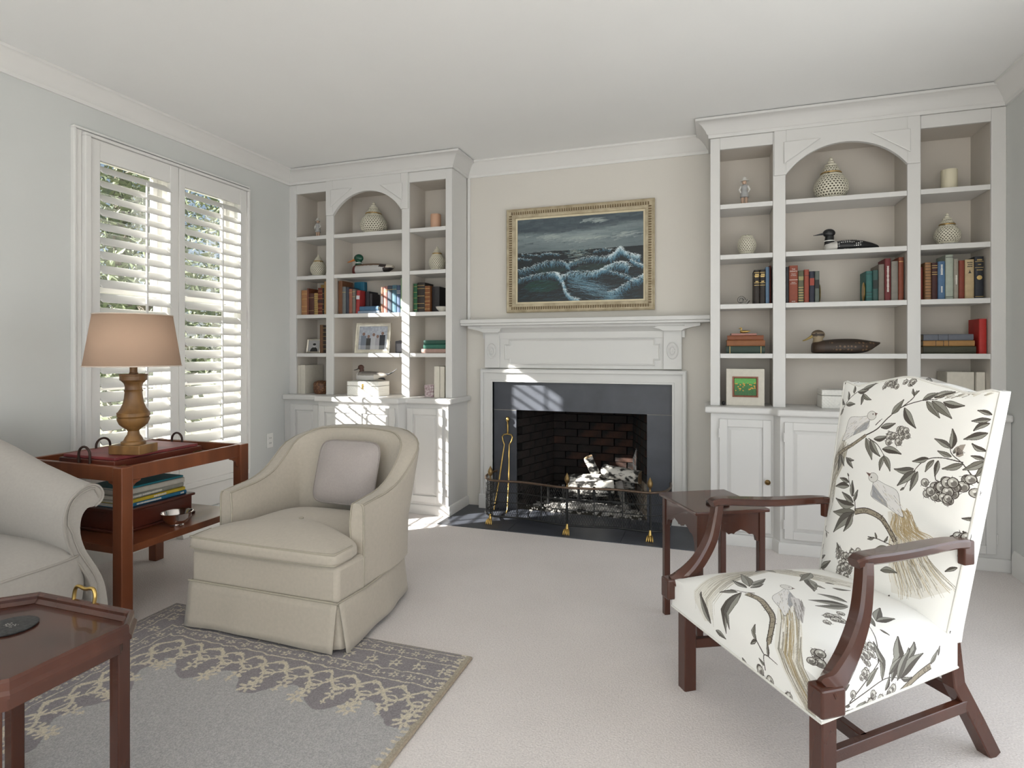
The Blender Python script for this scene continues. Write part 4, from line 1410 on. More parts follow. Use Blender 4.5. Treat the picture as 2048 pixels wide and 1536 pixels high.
prof = [(.001, .048), (.060, .048), (.060, .062), (.048, .068), (.040, .085), (.030, .100), (.027, .118), (.034, .128), (.050, .138), (.068, .155), (.078, .178), (.079, .188), (.073, .192), (.079, .198), (.079, .212), (.080, .216), (.074, .220), (.062, .238), (.052, .262), (.045, .295), (.042, .325), (.044, .330), (.046, .334), (.042, .338), (.041, .355), (.046, .372), (.058, .385), (.066, .390), (.066, .412), (.069, .415), (.069, .420), (.060, .422), (.001, .422)]
G().lathe([(r_ * .86, .044 + (z - .048) * .89) for r_, z in prof], 32).obj('baluster', M_lampwood, t, smooth=35)
G().lathe([(.001, .377), (.019, .377), (.019, .382), (.016, .385), (.016, .425), (.012, .46), (.001, .46)], 20).obj('neck', M_lampwood, t, smooth=35)
M_shade = shade_mat()
n_ = 56
rings = []
for r_, z in ((.200, .415), (.163, .656)):
    rings.append([(r_ * math.cos(2 * math.pi * k / n_), r_ * math.sin(2 * math.pi * k / n_), z) for k in range(n_)])
g = G(); g.loft(rings, cap=False)
o = g.obj('shade', M_shade, t, smooth=60)
md = o.modifiers.new('thick', 'SOLIDIFY'); md.thickness = .0025
g = G()
for r_, z in ((.200, .415), (.163, .656)):
    g.tube([(r_ * math.cos(2 * math.pi * k / n_), r_ * math.sin(2 * math.pi * k / n_), z) for k in range(n_)], .003, 6, closed=True)
g.obj('shade_trim', mat('shade_tape', (.60, .50, .42), .9), o, smooth=60)
g = G().tube([(0, 0, .46), (0, 0, .62)], .004, 6)
for a in (0, 2.1, 4.2):
    g.tube([(0, 0, .62), (.162 * math.cos(a), .162 * math.sin(a), .648)], .002, 6)
g.obj('harp', M_brass, t)
G().ell((0, 0, .525), (.03, .03, .042), 16, 10).obj('bulb', mat('frosted_bulb', (.85, .82, .75), .4, trans=.3), t, smooth=60)
lp = light('lamp_bulb_light', 'POINT', (-2.600, 2.045, .749 + .56), 0.22, (1.0, .72, .45))
lp.data.shadow_soft_size = .05

# shell dish and lower-shelf things
M_shell = mat('mother_of_pearl', (.55, .47, .34), .35, col2=(.16, .11, .06), vscale=38, tex='voronoi', rampw=(.05, .35))
o = G().lathe([(.001, .002), (.040, .002), (.072, .018), (.078, .024), (.074, .024), (.040, .007), (.001, .006)], 28).obj('shell_dish', M_shell, smooth=50)
o.location = (-2.521, 2.18, .672); o.scale = (.30, 1.2, 1)
tag(o, 'mottled oval shell dish on the lamp table beside the red box', 'dish')

M_silver = mat('silver', (.72, .68, .66), .14, metal=1.0, var=.1, vscale=10)
o = G().lathe([(.001, 0), (.030, 0), (.032, .006), (.026, .010), (.045, .022), (.064, .045), (.070, .068), (.074, .072), (.071, .073), (.066, .068), (.060, .046), (.042, .026), (.001, .016)], 36).obj('silver_bowl', M_silver, smooth=50)
o.location = (-2.535, 2.225, .3565)
tag(o, 'small round silver bowl on the lower shelf of the lamp table', 'bowl')

t = thing('lidded_wooden_box', 'dark polished wooden box under the pile of books on the lower shelf', 'box', (-2.81, 2.225, .3568))
G().box(-.15, .150, -.185, .205, .012, .098).obj('body', M_boxwood, t, bevel=.003)
G().box(-.162, .162, -.197, .217, 0, .012).obj('base', M_boxwood, t, bevel=.003)
G().box(-.162, .162, -.197, .217, .0985, .112).obj('lid', M_boxwood, t, bevel=.004)

# ------------------------------------------------------------------ books (builder used everywhere)
def book(label, w_, h_, d_, color, loc, rot=(0, 0, 0), group=None, bands=(), title=None, tcol=None, page=None, name='book', cover2=None, block=None, tsize=None, tvert=False, rough=.6, label_patch=None):
    """upright book: spine faces -y, w_ = thickness along x, h_ = height, d_ = depth. origin at the bottom centre of the spine"""
    t = bpy.data.objects.new(name, None)
    t.empty_display_size = .03
    COL.objects.link(t)
    t.location = loc
    t.rotation_euler = rot
    tag(t, label, 'book', group)
    key = 'cover_' + '_'.join('%.3f' % c for c in color)
    m = mat(key, color, rough, var=.18, vscale=30, bump=.15, bscale=200)
    ct = min(.0035, w_ * .12)
    pts = [(-w_ / 2, .004), (-w_ / 2 + .002, .0), (w_ / 2 - .002, .0), (w_ / 2, .004), (w_ / 2, d_), (w_ / 2 - ct, d_), (w_ / 2 - ct, .005), (-w_ / 2 + ct, .005), (-w_ / 2 + ct, d_), (-w_ / 2, d_)]
    rounded = [(-w_ / 2, .006)] + [(-w_ / 2 * math.cos(a), .006 - .006 * math.sin(a)) for a in (.6, 1.1, 1.57, 2.04, 2.54)] + [(w_ / 2, .006), (w_ / 2, d_), (w_ / 2 - ct, d_), (w_ / 2 - ct, .008), (-w_ / 2 + ct, .008), (-w_ / 2 + ct, d_), (-w_ / 2, d_)]
    G().prism(rounded, 'z', 0, h_).obj('cover', m, t)
    G().box(-w_ / 2 + ct, w_ / 2 - ct, .0085, d_ - .004, .003, h_ - .003).obj('page_block', page or M_paper, t)
    bc = tcol or M_gold
    for f in bands:
        G().box(-w_ / 2 + .001, w_ / 2 - .001, -.0006, .003, h_ * f - .0012, h_ * f + .0012).obj('spine_band', bc, t)
    if label_patch:
        z0, z1, pc = label_patch
        G().box(-w_ / 2 + .002, w_ / 2 - .002, -.0006, .003, h_ * z0, h_ * z1).obj('title_patch', mat('patch_' + '_'.join('%.2f' % c for c in pc), pc, .6), t)
    if title:
        for (txt, f, sz, vert) in title:
            if txt.startswith('~'):       # lettering too small to read: a line of ink marks
                rn_ = random.Random(len(txt) + int(h_ * 1e4) + int(f * 100))
                g_ = G()
                L_ = float(txt[1:])
                q_ = -L_ / 2
                while q_ < L_ / 2:
                    e_ = rn_.uniform(.25, .6) * sz
                    a_ = sz * rn_.uniform(.32, .5)
                    if vert:
                        g_.box(-a_, a_, -.0008, .001, h_ * f - q_ - e_ * .7, h_ * f - q_)
                    else:
                        g_.box(q_, q_ + e_ * .7, -.0008, .001, h_ * f - a_, h_ * f + a_)
                    q_ += e_
                g_.obj('lettering', bc, t)
                continue
            text_part('title', txt, sz, bc, t, (0, -.0011, h_ * f), (R(90), R(90) if vert else 0, 0))
    return t
def flat(rz):
    """rotation that lays a book flat, its spine turned to face -y rotated by rz"""
    return (0, R(90), rz)

M_whiteink = mat('white_ink', (.80, .78, .72), .7, var=.05)
M_blackink = mat('black_ink', (.03, .03, .03), .7, var=.05)

# pile of large books on the wooden box (spines face the room, +x)
def flat_book(label, size, color, loc, rz, group, **k):
    """lying book. size = (length along the spine, depth, thickness); spine faces local -y turned by rz; loc = bottom centre of spine"""
    L, D, T = size
    e = Matrix.Translation(loc) @ Matrix.Rotation(rz, 4, 'Z') @ Matrix.Translation((-L / 2, 0, T / 2)) @ Matrix.Rotation(R(90), 4, 'Y')
    t = book(label, T, L, D, color, (0, 0, 0), group=group, **k)
    t.matrix_world = e
    t.location, t.rotation_euler = e.to_translation(), e.to_euler()
    return t
zb_ = .3568 + .1125
pile = [((.345, .25, .020), (.02, .16, .30), 'glossy blue large format book at the bottom of the lower shelf pile', [('~.13', .38, .009, True), ('~.02', .92, .010, True)]),
        ((.335, .25, .018), (.62, .46, .04), 'yellow large format book second from the bottom of the shelf pile', [('~.07', .55, .010, True)]),
        ((.345, .25, .024), (.30, .30, .26), 'grey large format book in the middle of the shelf pile', [('~.11', .45, .010, True), ('~.05', .2, .010, True)]),
        ((.335, .24, .027), (.60, .57, .50), 'thick cream large format book second from the top of the shelf pile', None),
        ((.345, .25, .010), (.02, .22, .28), 'thin teal large format book on top of the lower shelf pile', None)]
for k, (sz, col_, lab, ti) in enumerate(pile):
    flat_book(lab, sz, col_, (-2.675 + .006 * (k % 2), 2.232 - .004 * k, zb_), R(90 + (k % 3 - 1) * 2), 'large books piled on the lamp table shelf', title=[(a, b_, c_, True) for a, b_, c_, d_ in ti] if ti else None, tcol=M_whiteink, page=M_wpaper)
    zb_ += sz[2] + .0006

# baseboard register under the window
t = thing('air_register', 'small white slotted air register at the foot of the window wall', 'vent', (XL + .0165, 3.08, .0005))
G().prism([(0, 0), (.065, 0), (.060, .02), (.030, .105), (0, .110)], 'y', -.16, .16).obj('housing', M_white, t, bevel=.003)
for k in range(14):
    y = -.13 + k * .02
    G().prism([(.0560, .035), (.0575, .036), (.0400, .085), (.0385, .084)], 'y', y - .004, y + .004).obj('slot', M_black, t)

# ------------------------------------------------------------------ tray table at the lower left
t = thing('tray_table', 'dark mahogany tray table with clipped corners at lower left', 'tray table', (-1.70, .985, .0137))
A, B_, cc = .245, .195, .062
ZT_ = .478
def octo(a, b, c):
    return [(-a + c, -b), (a - c, -b), (a, -b + c), (a, b - c), (a - c, b), (-a + c, b), (-a, b - c), (-a, -b + c)]
G().prism(octo(A - .004, B_ - .004, cc), 'z', ZT_ - .012, ZT_).obj('tray_top', M_mahog, t)
G().sweep([(0, ZT_ - .014), (-.018, ZT_ - .014), (-.018, ZT_ - .006), (-.012, ZT_ + .002), (-.012, ZT_ + .020), (-.006, ZT_ + .026), (0, ZT_ + .024), (.004, ZT_ + .018), (.004, ZT_ + .010), (.010, ZT_ + .004), (.014, ZT_ + .001)], octo(A, B_, cc), closed=True).obj('rim', M_mahog, t, smooth=25)
G().sweep([(.022, ZT_ - .052), (.006, ZT_ - .052), (.006, ZT_ - .0125), (.022, ZT_ - .0125)], octo(A, B_, cc), closed=True).obj('apron', M_mahog, t, bevel=.002)
for sx_ in (-1, 1):
    for sy_ in (-1, 1):
        G().box(sx_ * (A - .036) - .017, sx_ * (A - .036) + .017, sy_ * (B_ - .046) - .017, sy_ * (B_ - .046) + .017, 0, ZT_ - .013).obj('leg', M_mahog, t, bevel=.003)
for sy_ in (-1, 1):
    y = sy_ * (B_ + .004)
    pth = [(-.040, y, ZT_ + .012), (-.041, y + sy_ * .004, ZT_ + .045), (-.030, y + sy_ * .005, ZT_ + .062), (0, y + sy_ * .005, ZT_ + .058), (.030, y + sy_ * .005, ZT_ + .062), (.041, y + sy_ * .004, ZT_ + .045), (.040, y, ZT_ + .012)]
    G().tube(sp3(pth, 4), .0052, 8).obj('handle', M_brass, t, smooth=60)

M_felt = mat('black_coaster', (.02, .02, .022), .6, col2=(.06, .06, .06), vscale=120)
t = thing('oval_coaster', 'black oval coaster with pale crest on the tray table', 'coaster', (-1.775, 1.045, ZT_ + .0140))
o = G().lathe([(.001, 0), (.058, 0), (.060, .002), (.060, .005), (.057, .006), (.001, .006)], 36).obj('disc', M_felt, t, smooth=50)
g = G()
rn = random.Random(4)
for k in range(26):
    x, y = rn.uniform(-.018, .018), rn.uniform(-.010, .010)
    g.box(x - .003, x + .003, y - .0012, y + .0012, .0061, .0064)
o2 = g.obj('crest', M_silver, t)
o2['kind'] = 'stuff'

# ------------------------------------------------------------------ rug
def rug_img(Wm, Hm, res):
    RWm = Wm
    W_, H_ = int(Wm / res), int(Hm / res)
    rs = np.random.RandomState(2)
    yy, xx = np.mgrid[0:H_, 0:W_]
    s = (yy + .5) * res           # distance from the back (bordered) edge; row 0 = back edge here
    x = (xx + .5) * res           # from the right edge
    field = np.array([.69, .68, .675]); dark = np.array([.54, .515, .525]); cream = np.array([.82, .78, .70])
    jit = rs.rand(H_, W_)
    gx, gy = rs.rand(H_ // 9 + 3, W_ // 9 + 3) - .5, rs.rand(H_ // 9 + 3, W_ // 9 + 3) - .5
    def smooth(gr):
        fy_, fx_ = yy / 9, xx / 9
        iy, ix = fy_.astype(int), fx_.astype(int)
        ty, tx = fy_ - iy, fx_ - ix
        return gr[iy, ix] * (1 - ty) * (1 - tx) + gr[iy + 1, ix] * ty * (1 - tx) + gr[iy, ix + 1] * (1 - ty) * tx + gr[iy + 1, ix + 1] * ty * tx
    s = s + smooth(gy) * .016
    x = x + smooth(gx) * .016
    img = np.zeros((H_, W_, 3)) + field
    dl = RWm - x
    sw = dl < s
    s, x = np.where(sw, dl, s), np.where(sw, s + .03, x)
    edge = .44 + .05 * np.sin(x * 21)
    img[s < edge] = dark
    k = np.zeros((H_, W_), bool)
    def line(c, w_, wob=.002):
        nonlocal k
        k |= np.abs(s - c - wob * np.sin(x * 90)) < w_ / 2
    def flowers(cy, period, r_, off=0, petals=6, hole=.3):
        nonlocal k
        u = ((x + off) / period) % 1 - .5
        dx, dy = u * period, s - cy
        a = np.arctan2(dy, dx); rr = np.hypot(dx, dy)
        k |= (rr < r_ * (.72 + .32 * np.cos(petals * a))) & (rr > r_ * hole)
    line(.020, .004); line(.088, .006); line(.182, .006); line(.246, .006)
    flowers(.054, .062, .020); flowers(.054, .062, .007, .031, 3, 0)
    flowers(.135, .105, .026); flowers(.212, .070, .020, .02); flowers(.212, .070, .007, .055, 3, 0)
    u = ((x + .05) / .105) % 1
    k |= (np.abs(u - .02 - .05 * np.sign(np.sin((s - .09) * 200))) < .03) & (s > .09) & (s < .18)
    # arabesque: two opposed vines with flower heads
    for ph, amp, cy in ((0, .045, .318), (math.pi, .045, .318)):
        k |= np.abs(s - cy - amp * np.sin(x * 2 * math.pi / .21 + ph)) < .0085
    flowers(.318, .105, .030, .0525, 6, .25)
    flowers(.398, .105, .032, 0, 5, .25)
    flowers(.275, .105, .016, 0, 5, .2)
    u = ((x) / .105) % 1 - .5
    k |= (np.hypot(u * .105, s - .362) < .030) & (np.hypot(u * .105, s - .362) > .023) & (s < .372)
    flowers(.447, .21, .040, .05, 7, .2); flowers(.44, .21, .014, .155, 4, 0)
    k |= (np.abs(((x + .05) / .21) % 1 - .5) < .02) & (s > .39) & (s < .44)
    k &= (x > .012) | sw
    k &= s > .012
    img[k] = cream
    ser = s < .014 * (((x / .022) % 1))
    img[ser] = np.array([.60, .57, .53])
    img[(x < .016) & ~sw] = np.array([.66, .615, .54])
    hook = (x > .016) & (x < .040) & (np.sin(s * 220) > .3) & ~sw
    img[hook] = cream
    img *= (.86 + .22 * jit)[..., None]
    low = rs.rand(H_ // 40 + 2, W_ // 40 + 2)
    lowb = low[(yy // 40), (xx // 40)]
    return np.clip(img, 0, 1)
RW, RH = 1.545, 2.44
ri = rug_img(RW, RH, .0032)
# image u runs from the left; our x is measured from the right edge
ri = ri[::-1, ::-1]
M_rug = image_mat('rug_pattern', ri, .95, bump=.8, bscale=260, sheen=.15)
RX1, RY1 = -.905, 2.150
me = bpy.data.meshes.new('area_rug')
t = thing('area_rug', 'grey rug with cream scroll border under the beige armchair', 'rug', (RX1 - RW / 2, RY1 - RH / 2, 0))
quad_obj('pile', [(-RW / 2, -RH / 2, .0135), (RW / 2, -RH / 2, .0135), (RW / 2, RH / 2, .0135), (-RW / 2, RH / 2, .0135)], M_rug, t, thick=.012)
G().tube([(RW / 2, -RH / 2, .007), (RW / 2, RH / 2, .007)], .0065, 8).obj('bound_edge', mat('rug_binding', (.40, .33, .25), .95, var=.3, vscale=120), t, smooth=60)
# ------------------------------------------------------------------ small mahogany side table
t = thing('occasional_table', 'small mahogany side table with scalloped apron beside the floral armchair', 'side table', (.004, 2.762, 0), rz=R(29.4))
tx, ty = .158, .168
G().box(-tx - .012, tx + .012, -ty - .012, ty + .012, .551, .566).obj('top', M_mahog, t, bevel=.004)
for sx_ in (-1, 1):
    for sy_ in (-1, 1):
        G().box(sx_ * (tx - .015) - .014, sx_ * (tx - .015) + .014, sy_ * (ty - .015) - .014, sy_ * (ty - .015) + .014, 0, .5508).obj('leg', M_mahog, t, bevel=.003)
def scallop(L):
    h = L / 2
    pts = [(-h, .5505), (-h, .425), (-h + .012, .428), (-h + .016, .448), (-h + .03, .458), (-h + .045, .458), (-h + .06, .470), (-h + .085, .480)]
    pts += [(-.02, .470), (-.012, .462), (0, .466)]
    m_ = [(-x, z) for x, z in pts[::-1][1:]]
    return pts + m_
for s in (-1, 1):
    g = G().prism(scallop(2 * (tx - .0295)), 'y', -.007, .007)
    g.xf(Matrix.Translation((0, s * (ty - .013), 0))).obj('apron', M_mahog, t)
    g = G().prism(scallop(2 * (ty - .0295)), 'y', -.007, .007)
    g.xf(Matrix.Translation((s * (tx - .013), 0, 0)) @ Matrix.Rotation(R(90), 4, 'Z')).obj('apron', M_mahog, t)
for s in (-1, 1):
    G().box(-.009, .009, -ty + .03, ty - .03, .118, .134).xf(Matrix.Translation((s * (tx - .015), 0, 0))).obj('stretcher', M_mahog, t, bevel=.002)
o = G().lathe([(.001, 0), (.046, 0), (.049, .004), (.049, .008), (.045, .010), (.042, .008), (.001, .008)], 32).obj('round_coaster', mat('dark_bronze', (.035, .026, .02), .45, var=.4, vscale=60), smooth=40)
o.location = (.030, 2.70, .5665)
tag(o, 'dark round coaster on the small mahogany side table', 'coaster')

# ------------------------------------------------------------------ printed linen: painter
LEAF = [(.36, .345, .32), (.45, .44, .40), (.30, .28, .25)]
INK = (.22, .19, .17)
def leaf(p, a, b, wf, rn):
    a, b = Vector(a), Vector(b)
    d = b - a
    L = d.length
    if L < 1e-4:
        return
    t = d / L
    nn = Vector((-t.y, t.x))
    bend = rn.uniform(-.10, .10) * L
    w_ = L * wf
    def c(s):
        return a + d * s + nn * (bend * math.sin(math.pi * s))
    prof = [0, .5, .85, 1.0, .93, .75, .5, .22, 0]
    up = [c(i / 8) + nn * (w_ * prof[i] / 2) for i in range(9)]
    dn = [c(i / 8) - nn * (w_ * prof[i] / 2) for i in range(9)]
    e = .0014
    up2 = [c(i / 8) + nn * (w_ * prof[i] / 2 + e) for i in range(9)]
    dn2 = [c(i / 8) - nn * (w_ * prof[i] / 2 + e) for i in range(9)]
    p.poly([tuple(v) for v in up2 + dn2[::-1]], INK)
    c1 = rn.choice(LEAF)
    p.poly([tuple(v) for v in up + dn[::-1]], (.56, .555, .52))
    p.poly([tuple(v) for v in [c(i / 8) for i in range(9)] + dn[::-1]], c1)
    p.stroke([tuple(c(i / 8)) for i in range(9)], .0016, .0006, INK)
def berry(p, x, y, r_, rn):
    P = [(x + r_ * math.cos(k * .45), y + r_ * math.sin(k * .45)) for k in range(14)]
    p.poly([(x + (q[0] - x) * 1.18, y + (q[1] - y) * 1.18) for q in P], INK)
    p.poly(P, (.72, .71, .68))
    p.poly([(x + .25 * r_ + (q[0] - x) * .6, y - .2 * r_ + (q[1] - y) * .65) for q in P], (.45, .43, .41))
    p.poly([(x - .25 * r_ + (q[0] - x) * .3, y + .3 * r_ + (q[1] - y) * .3) for q in P], (.88, .87, .85))
    for k in range(3):
        a = rn.uniform(0, 6.28)
        p.stroke([(x + r_ * math.cos(a), y + r_ * math.sin(a)), (x + r_ * 1.7 * math.cos(a + .3), y + r_ * 1.7 * math.sin(a + .3))], .002, .0005, INK)
def cluster(p, box_, n, r_, rn, T):
    x0, y0, x1, y1 = box_
    for k in range(n):
        q = T((rn.uniform(x0, x1), rn.uniform(y0, y1)))
        berry(p, q[0], q[1], r_ * rn.uniform(.8, 1.15), rn)
def twig(p, pts, w0, w1, T, col_=INK):
    q = spline([Vector(T(a)) for a in pts], 6)
    p.stroke([tuple(v) for v in q], w0, w1, col_)
def thick_branch(p, pts, w_, rn, T):
    q = spline([Vector(T(a)) for a in pts], 8)
    p.stroke([tuple(v) for v in q], w_ * 1.25, w_ * .9, INK)
    p.stroke([tuple(v) for v in q], w_ * .95, w_ * .6, (.60, .56, .49))
    for k in range(len(q) * 2):
        v = rn.choice(q)
        o_ = Vector((rn.uniform(-.4, .4), rn.uniform(-.4, .4))) * w_
        p.stroke([tuple(v + o_), tuple(v + o_ + Vector((rn.uniform(-1, 1), rn.uniform(-1, 1))) * w_ * .5)], .0022, .0008, (.33, .29, .25))
def feathers(p, starts, ends, n, rn, T, cols, wob=.012, w_=.0028):
    """long tail: curved strokes from the start segment to the end segment"""
    (a0, a1), (b0, b1) = [[Vector(T(q)) for q in s_] for s_ in (starts, ends)]
    p.poly([tuple(a0), tuple(a1), tuple(a1.lerp(b1, .92)), tuple((b0 + b1) / 2), tuple(a0.lerp(b0, .92))], (.84, .82, .77), .45)
    for k in range(n):
        s = rn.random(); e = min(1, max(0, s + rn.gauss(0, .12)))
        A_, B2 = a0.lerp(a1, s), b0.lerp(b1, e)
        f0, f1 = rn.uniform(0, .5), rn.uniform(.6, 1.0)
        d = B2 - A_
        nn = Vector((-d.y, d.x)).normalized()
        pts = []
        ph = rn.uniform(0, 6)
        for i in range(9):
            q = f0 + (f1 - f0) * i / 8
            pts.append(tuple(A_ + d * q + nn * (wob * math.sin(q * 7 + ph * .3) + .03 * d.length * math.sin(math.pi * q))))
        p.stroke(pts, w_, w_ * .4, rn.choice(cols), .8)
TAILC = [(.90, .885, .845), (.74, .715, .65), (.62, .59, .52), (.82, .795, .73), (.48, .45, .40), (.93, .92, .90), (.56, .54, .50)]
def bird(p, head, beak, back, belly, rump, rn, T, hr=.018):
    h, b, bk, be, ru = [Vector(T(q)) for q in (head, beak, back, belly, rump)]
    body = [h + (bk - h) * .05, h.lerp(bk, .5), bk, ru.lerp(bk, .4), ru, ru.lerp(be, .5), be, h.lerp(be, .55)]
    q = spline(body + [body[0]], 6)
    cx = sum(v.x for v in q) / len(q); cy = sum(v.y for v in q) / len(q)
    p.poly([(cx + (v.x - cx) * 1.03, cy + (v.y - cy) * 1.03) for v in q], (.40, .38, .36))
    p.poly([tuple(v) for v in q], (.885, .88, .87))
    # breast
    br = [h.lerp(be, .35), be, be.lerp(ru, .55), (be.lerp(ru, .4)).lerp(bk, .22), h.lerp(be, .6).lerp(bk, .2)]
    p.poly([tuple(v) for v in br], (.62, .62, .63))
    for k in range(60):
        s, e = rn.random(), rn.random()
        v = (h.lerp(ru, s)).lerp(bk if e > .5 else be, abs(e - .5) * 1.2)
        d = (ru - h).normalized() * rn.uniform(.008, .02)
        p.stroke([tuple(v), tuple(v + d)], .0018, .0006, rn.choice([(.55, .54, .53), (.74, .73, .72), (.80, .76, .68)]), .8)
    P = [(h.x + hr * math.cos(k * .4), h.y + hr * .85 * math.sin(k * .4)) for k in range(16)]
    p.poly([(h.x + (v[0] - h.x) * 1.08, h.y + (v[1] - h.y) * 1.08) for v in P], (.42, .40, .37))
    p.poly(P, (.86, .85, .83))
    d = (b - h).normalized()
    nn = Vector((-d.y, d.x))
    p.poly([tuple(h + d * hr * .8 + nn * hr * .32), tuple(b), tuple(h + d * hr * .8 - nn * hr * .32)], (.40, .30, .28))
    e = h + d * hr * .35 + nn * hr * .2
    p.poly([(e.x + .0026 * math.cos(k), e.y + .0026 * math.sin(k)) for k in range(7)], INK)

def homog(Hm):
    def T(q):
        x, y = q
        d = Hm[2][0] * x + Hm[2][1] * y + Hm[2][2]
        return ((Hm[0][0] * x + Hm[0][1] * y + Hm[0][2]) / d, (Hm[1][0] * x + Hm[1][1] * y + Hm[1][2]) / d)
    return T
# design sheets are numbered in sheet units; these turn them into metres on the cloth
T_BACK = homog([[0.0012591259879838914, 0.0002153433973009019, -1.8262536519552985], [0.0007397191035110688, -0.0010131808360292604, 1.1134865673687344], [0.0006013976451303861, 0.0001373010592278018, 1.0]])
T_SEAT = homog([[0.000266018752651255, 0.0019365701241033056, -1.301553599752758], [0.0009614922909869851, -0.0014239578321477225, 0.42308719910706893], [-2.3175625554001242e-06, 0.001235477240535665, 1.0]])
CLOTH = (.945, .94, .925)

def leaves(p, L, wf, rn, T):
    for a, b in L:
        leaf(p, T(a), T(b), wf, rn)

def back_print():
    rn = random.Random(11)
    p = Painter(-.36, .36, .36, 1.18, .0008, CLOTH)
    T = T_BACK
    tw = lambda pts, w0=.0032, w1=.0018: twig(p, pts, w0, w1, T)
    # tails first
    feathers(p, [(1085, 350), (1110, 400)], [(880, 700), (990, 790)], 150, rn, T, TAILC)
    feathers(p, [(1350, 770), (1440, 765)], [(1370, 1250), (1680, 1250)], 190, rn, T, TAILC + [(.66, .58, .42), (.74, .66, .50)])
    feathers(p, [(1350, 770), (1440, 765)], [(1400, 960), (1600, 960)], 60, rn, T, [(.62, .53, .38), (.70, .62, .47)])
    tw([(1000, 380), (1005, 300), (1060, 230), (1130, 150), (1200, 100), (1275, 72)])
    leaves(p, [((1088, 190), (1048, 145)), ((1115, 165), (1112, 118)), ((1150, 128), (1140, 88)), ((1190, 110), (1265, 72)), ((1170, 118), (1235, 108)), ((1205, 130), (1195, 190)), ((1205, 130), (1255, 162)), ((1080, 212), (1040, 250)), ((1100, 190), (1160, 185)), ((1060, 80), (1080, 65))], .30, rn, T)
    cluster(p, (1315, 55, 1400, 100), 12, .0075, rn, T); cluster(p, (1425, 58, 1490, 85), 6, .0085, rn, T)
    tw([(1225, 355), (1290, 320), (1350, 260), (1430, 200), (1540, 165), (1620, 160)], .0045)
    tw([(1430, 200), (1490, 150), (1505, 110)])
    leaves(p, [((1370, 240), (1438, 160)), ((1540, 165), (1625, 125)), ((1560, 170), (1632, 262)), ((1590, 168), (1695, 265)), ((1440, 205), (1503, 318)), ((1310, 312), (1392, 290)), ((1490, 140), (1520, 112)), ((1492, 135), (1485, 102)), ((1650, 175), (1760, 195)), ((1600, 150), (1700, 120))], .32, rn, T)
    for k in range(40):
        a = (rn.uniform(1600, 1860), 0)
        y_ = 150 - (a[0] - 1600) * .08 + rn.uniform(-12, 12)
        q0, q1 = T((a[0], y_)), T((a[0] + 35, y_ - 14))
        p.stroke([q0, q1], .003, .001, rn.choice(TAILC + [(.5, .48, .44)]), .8)
    bird(p, (1258, 248), (1292, 236), (1130, 262), (1230, 320), (1085, 385), rn, T)
    thick_branch(p, [(1055, 460), (1100, 432), (1150, 405), (1225, 355)], .012, rn, T)
    leaves(p, [((1225, 370), (1260, 490)), ((1250, 378), (1307, 472)), ((1270, 375), (1352, 358)), ((1318, 430), (1425, 458)), ((1325, 468), (1303, 548)), ((1325, 465), (1362, 552)), ((1065, 460), (1055, 550)), ((1075, 462), (1097, 525)), ((1110, 475), (1152, 535)), ((1120, 480), (1158, 492))], .30, rn, T)
    tw([(1240, 372), (1290, 405), (1330, 468)])
    tw([(1280, 300), (1300, 280), (1318, 265)])
    cluster(p, (1345, 350, 1410, 410), 9, .0105, rn, T); cluster(p, (1405, 318, 1460, 370), 8, .009, rn, T)
    tw([(1802, 620), (1745, 515), (1690, 455), (1685, 400)])
    tw([(1745, 505), (1640, 478), (1560, 488), (1500, 540), (1440, 640)])
    tw([(1605, 560), (1610, 600), (1650, 620)])
    leaves(p, [((1690, 430), (1697, 318)), ((1688, 425), (1603, 373)), ((1690, 472), (1618, 440)), ((1745, 512), (1640, 538)), ((1570, 480), (1483, 497)), ((1492, 538), (1383, 538)), ((1500, 548), (1400, 630)), ((1512, 552), (1470, 658)), ((1600, 490), (1552, 555)), ((1622, 492), (1603, 580)), ((1440, 640), (1418, 655)), ((1700, 455), (1715, 420))], .30, rn, T)
    # butterfly
    p.poly([T(q) for q in ((1712, 470), (1708, 425), (1735, 408), (1760, 405), (1745, 440), (1748, 465), (1728, 475))], (.62, .58, .54))
    for k in range(8):
        p.stroke([T((1715, 465)), T((1720 + k * 5, 415 + k * 5))], .001, .001, INK)
    leaves(p, [((1878, 245), (1820, 220)), ((1872, 270), (1790, 278)), ((1866, 290), (1797, 332)), ((1856, 345), (1750, 378)), ((1842, 445), (1788, 400)), ((1836, 498), (1740, 545)), ((1834, 490), (1780, 468)), ((1824, 530), (1790, 585)), ((1775, 815), (1725, 810))], .34, rn, T)
    cluster(p, (1530, 600, 1640, 700), 9, .0135, rn, T); cluster(p, (1640, 590, 1790, 690), 14, .0135, rn, T); cluster(p, (1640, 690, 1710, 740), 5, .012, rn, T)
    bird(p, (1268, 585), (1228, 556), (1400, 660), (1262, 690), (1430, 800), rn, T)
    thick_branch(p, [(1165, 772), (1230, 766), (1305, 800), (1345, 850), (1392, 935)], .017, rn, T)
    tw([(1168, 768), (1162, 700), (1132, 612), (1125, 566)])
    leaves(p, [((1165, 770), (1032, 772)), ((1165, 777), (1038, 884)), ((1152, 780), (1100, 880)), ((1162, 738), (1048, 698)), ((1157, 722), (1088, 664)), ((1150, 690), (1150, 600)), ((1160, 715), (1182, 652)), ((1130, 612), (1072, 588)), ((1132, 632), (1043, 634)), ((1128, 580), (1120, 562))], .30, rn, T)
    tw([(820, 935), (880, 885), (950, 872), (1005, 890)])
    leaves(p, [((900, 885), (925, 950)), ((850, 905), (862, 838)), ((925, 835), (962, 768)), ((925, 838), (908, 782)), ((830, 925), (860, 950)), ((960, 880), (975, 850)), ((985, 885), (990, 915)), ((830, 930), (818, 975)), ((870, 890), (905, 800))], .28, rn, T)
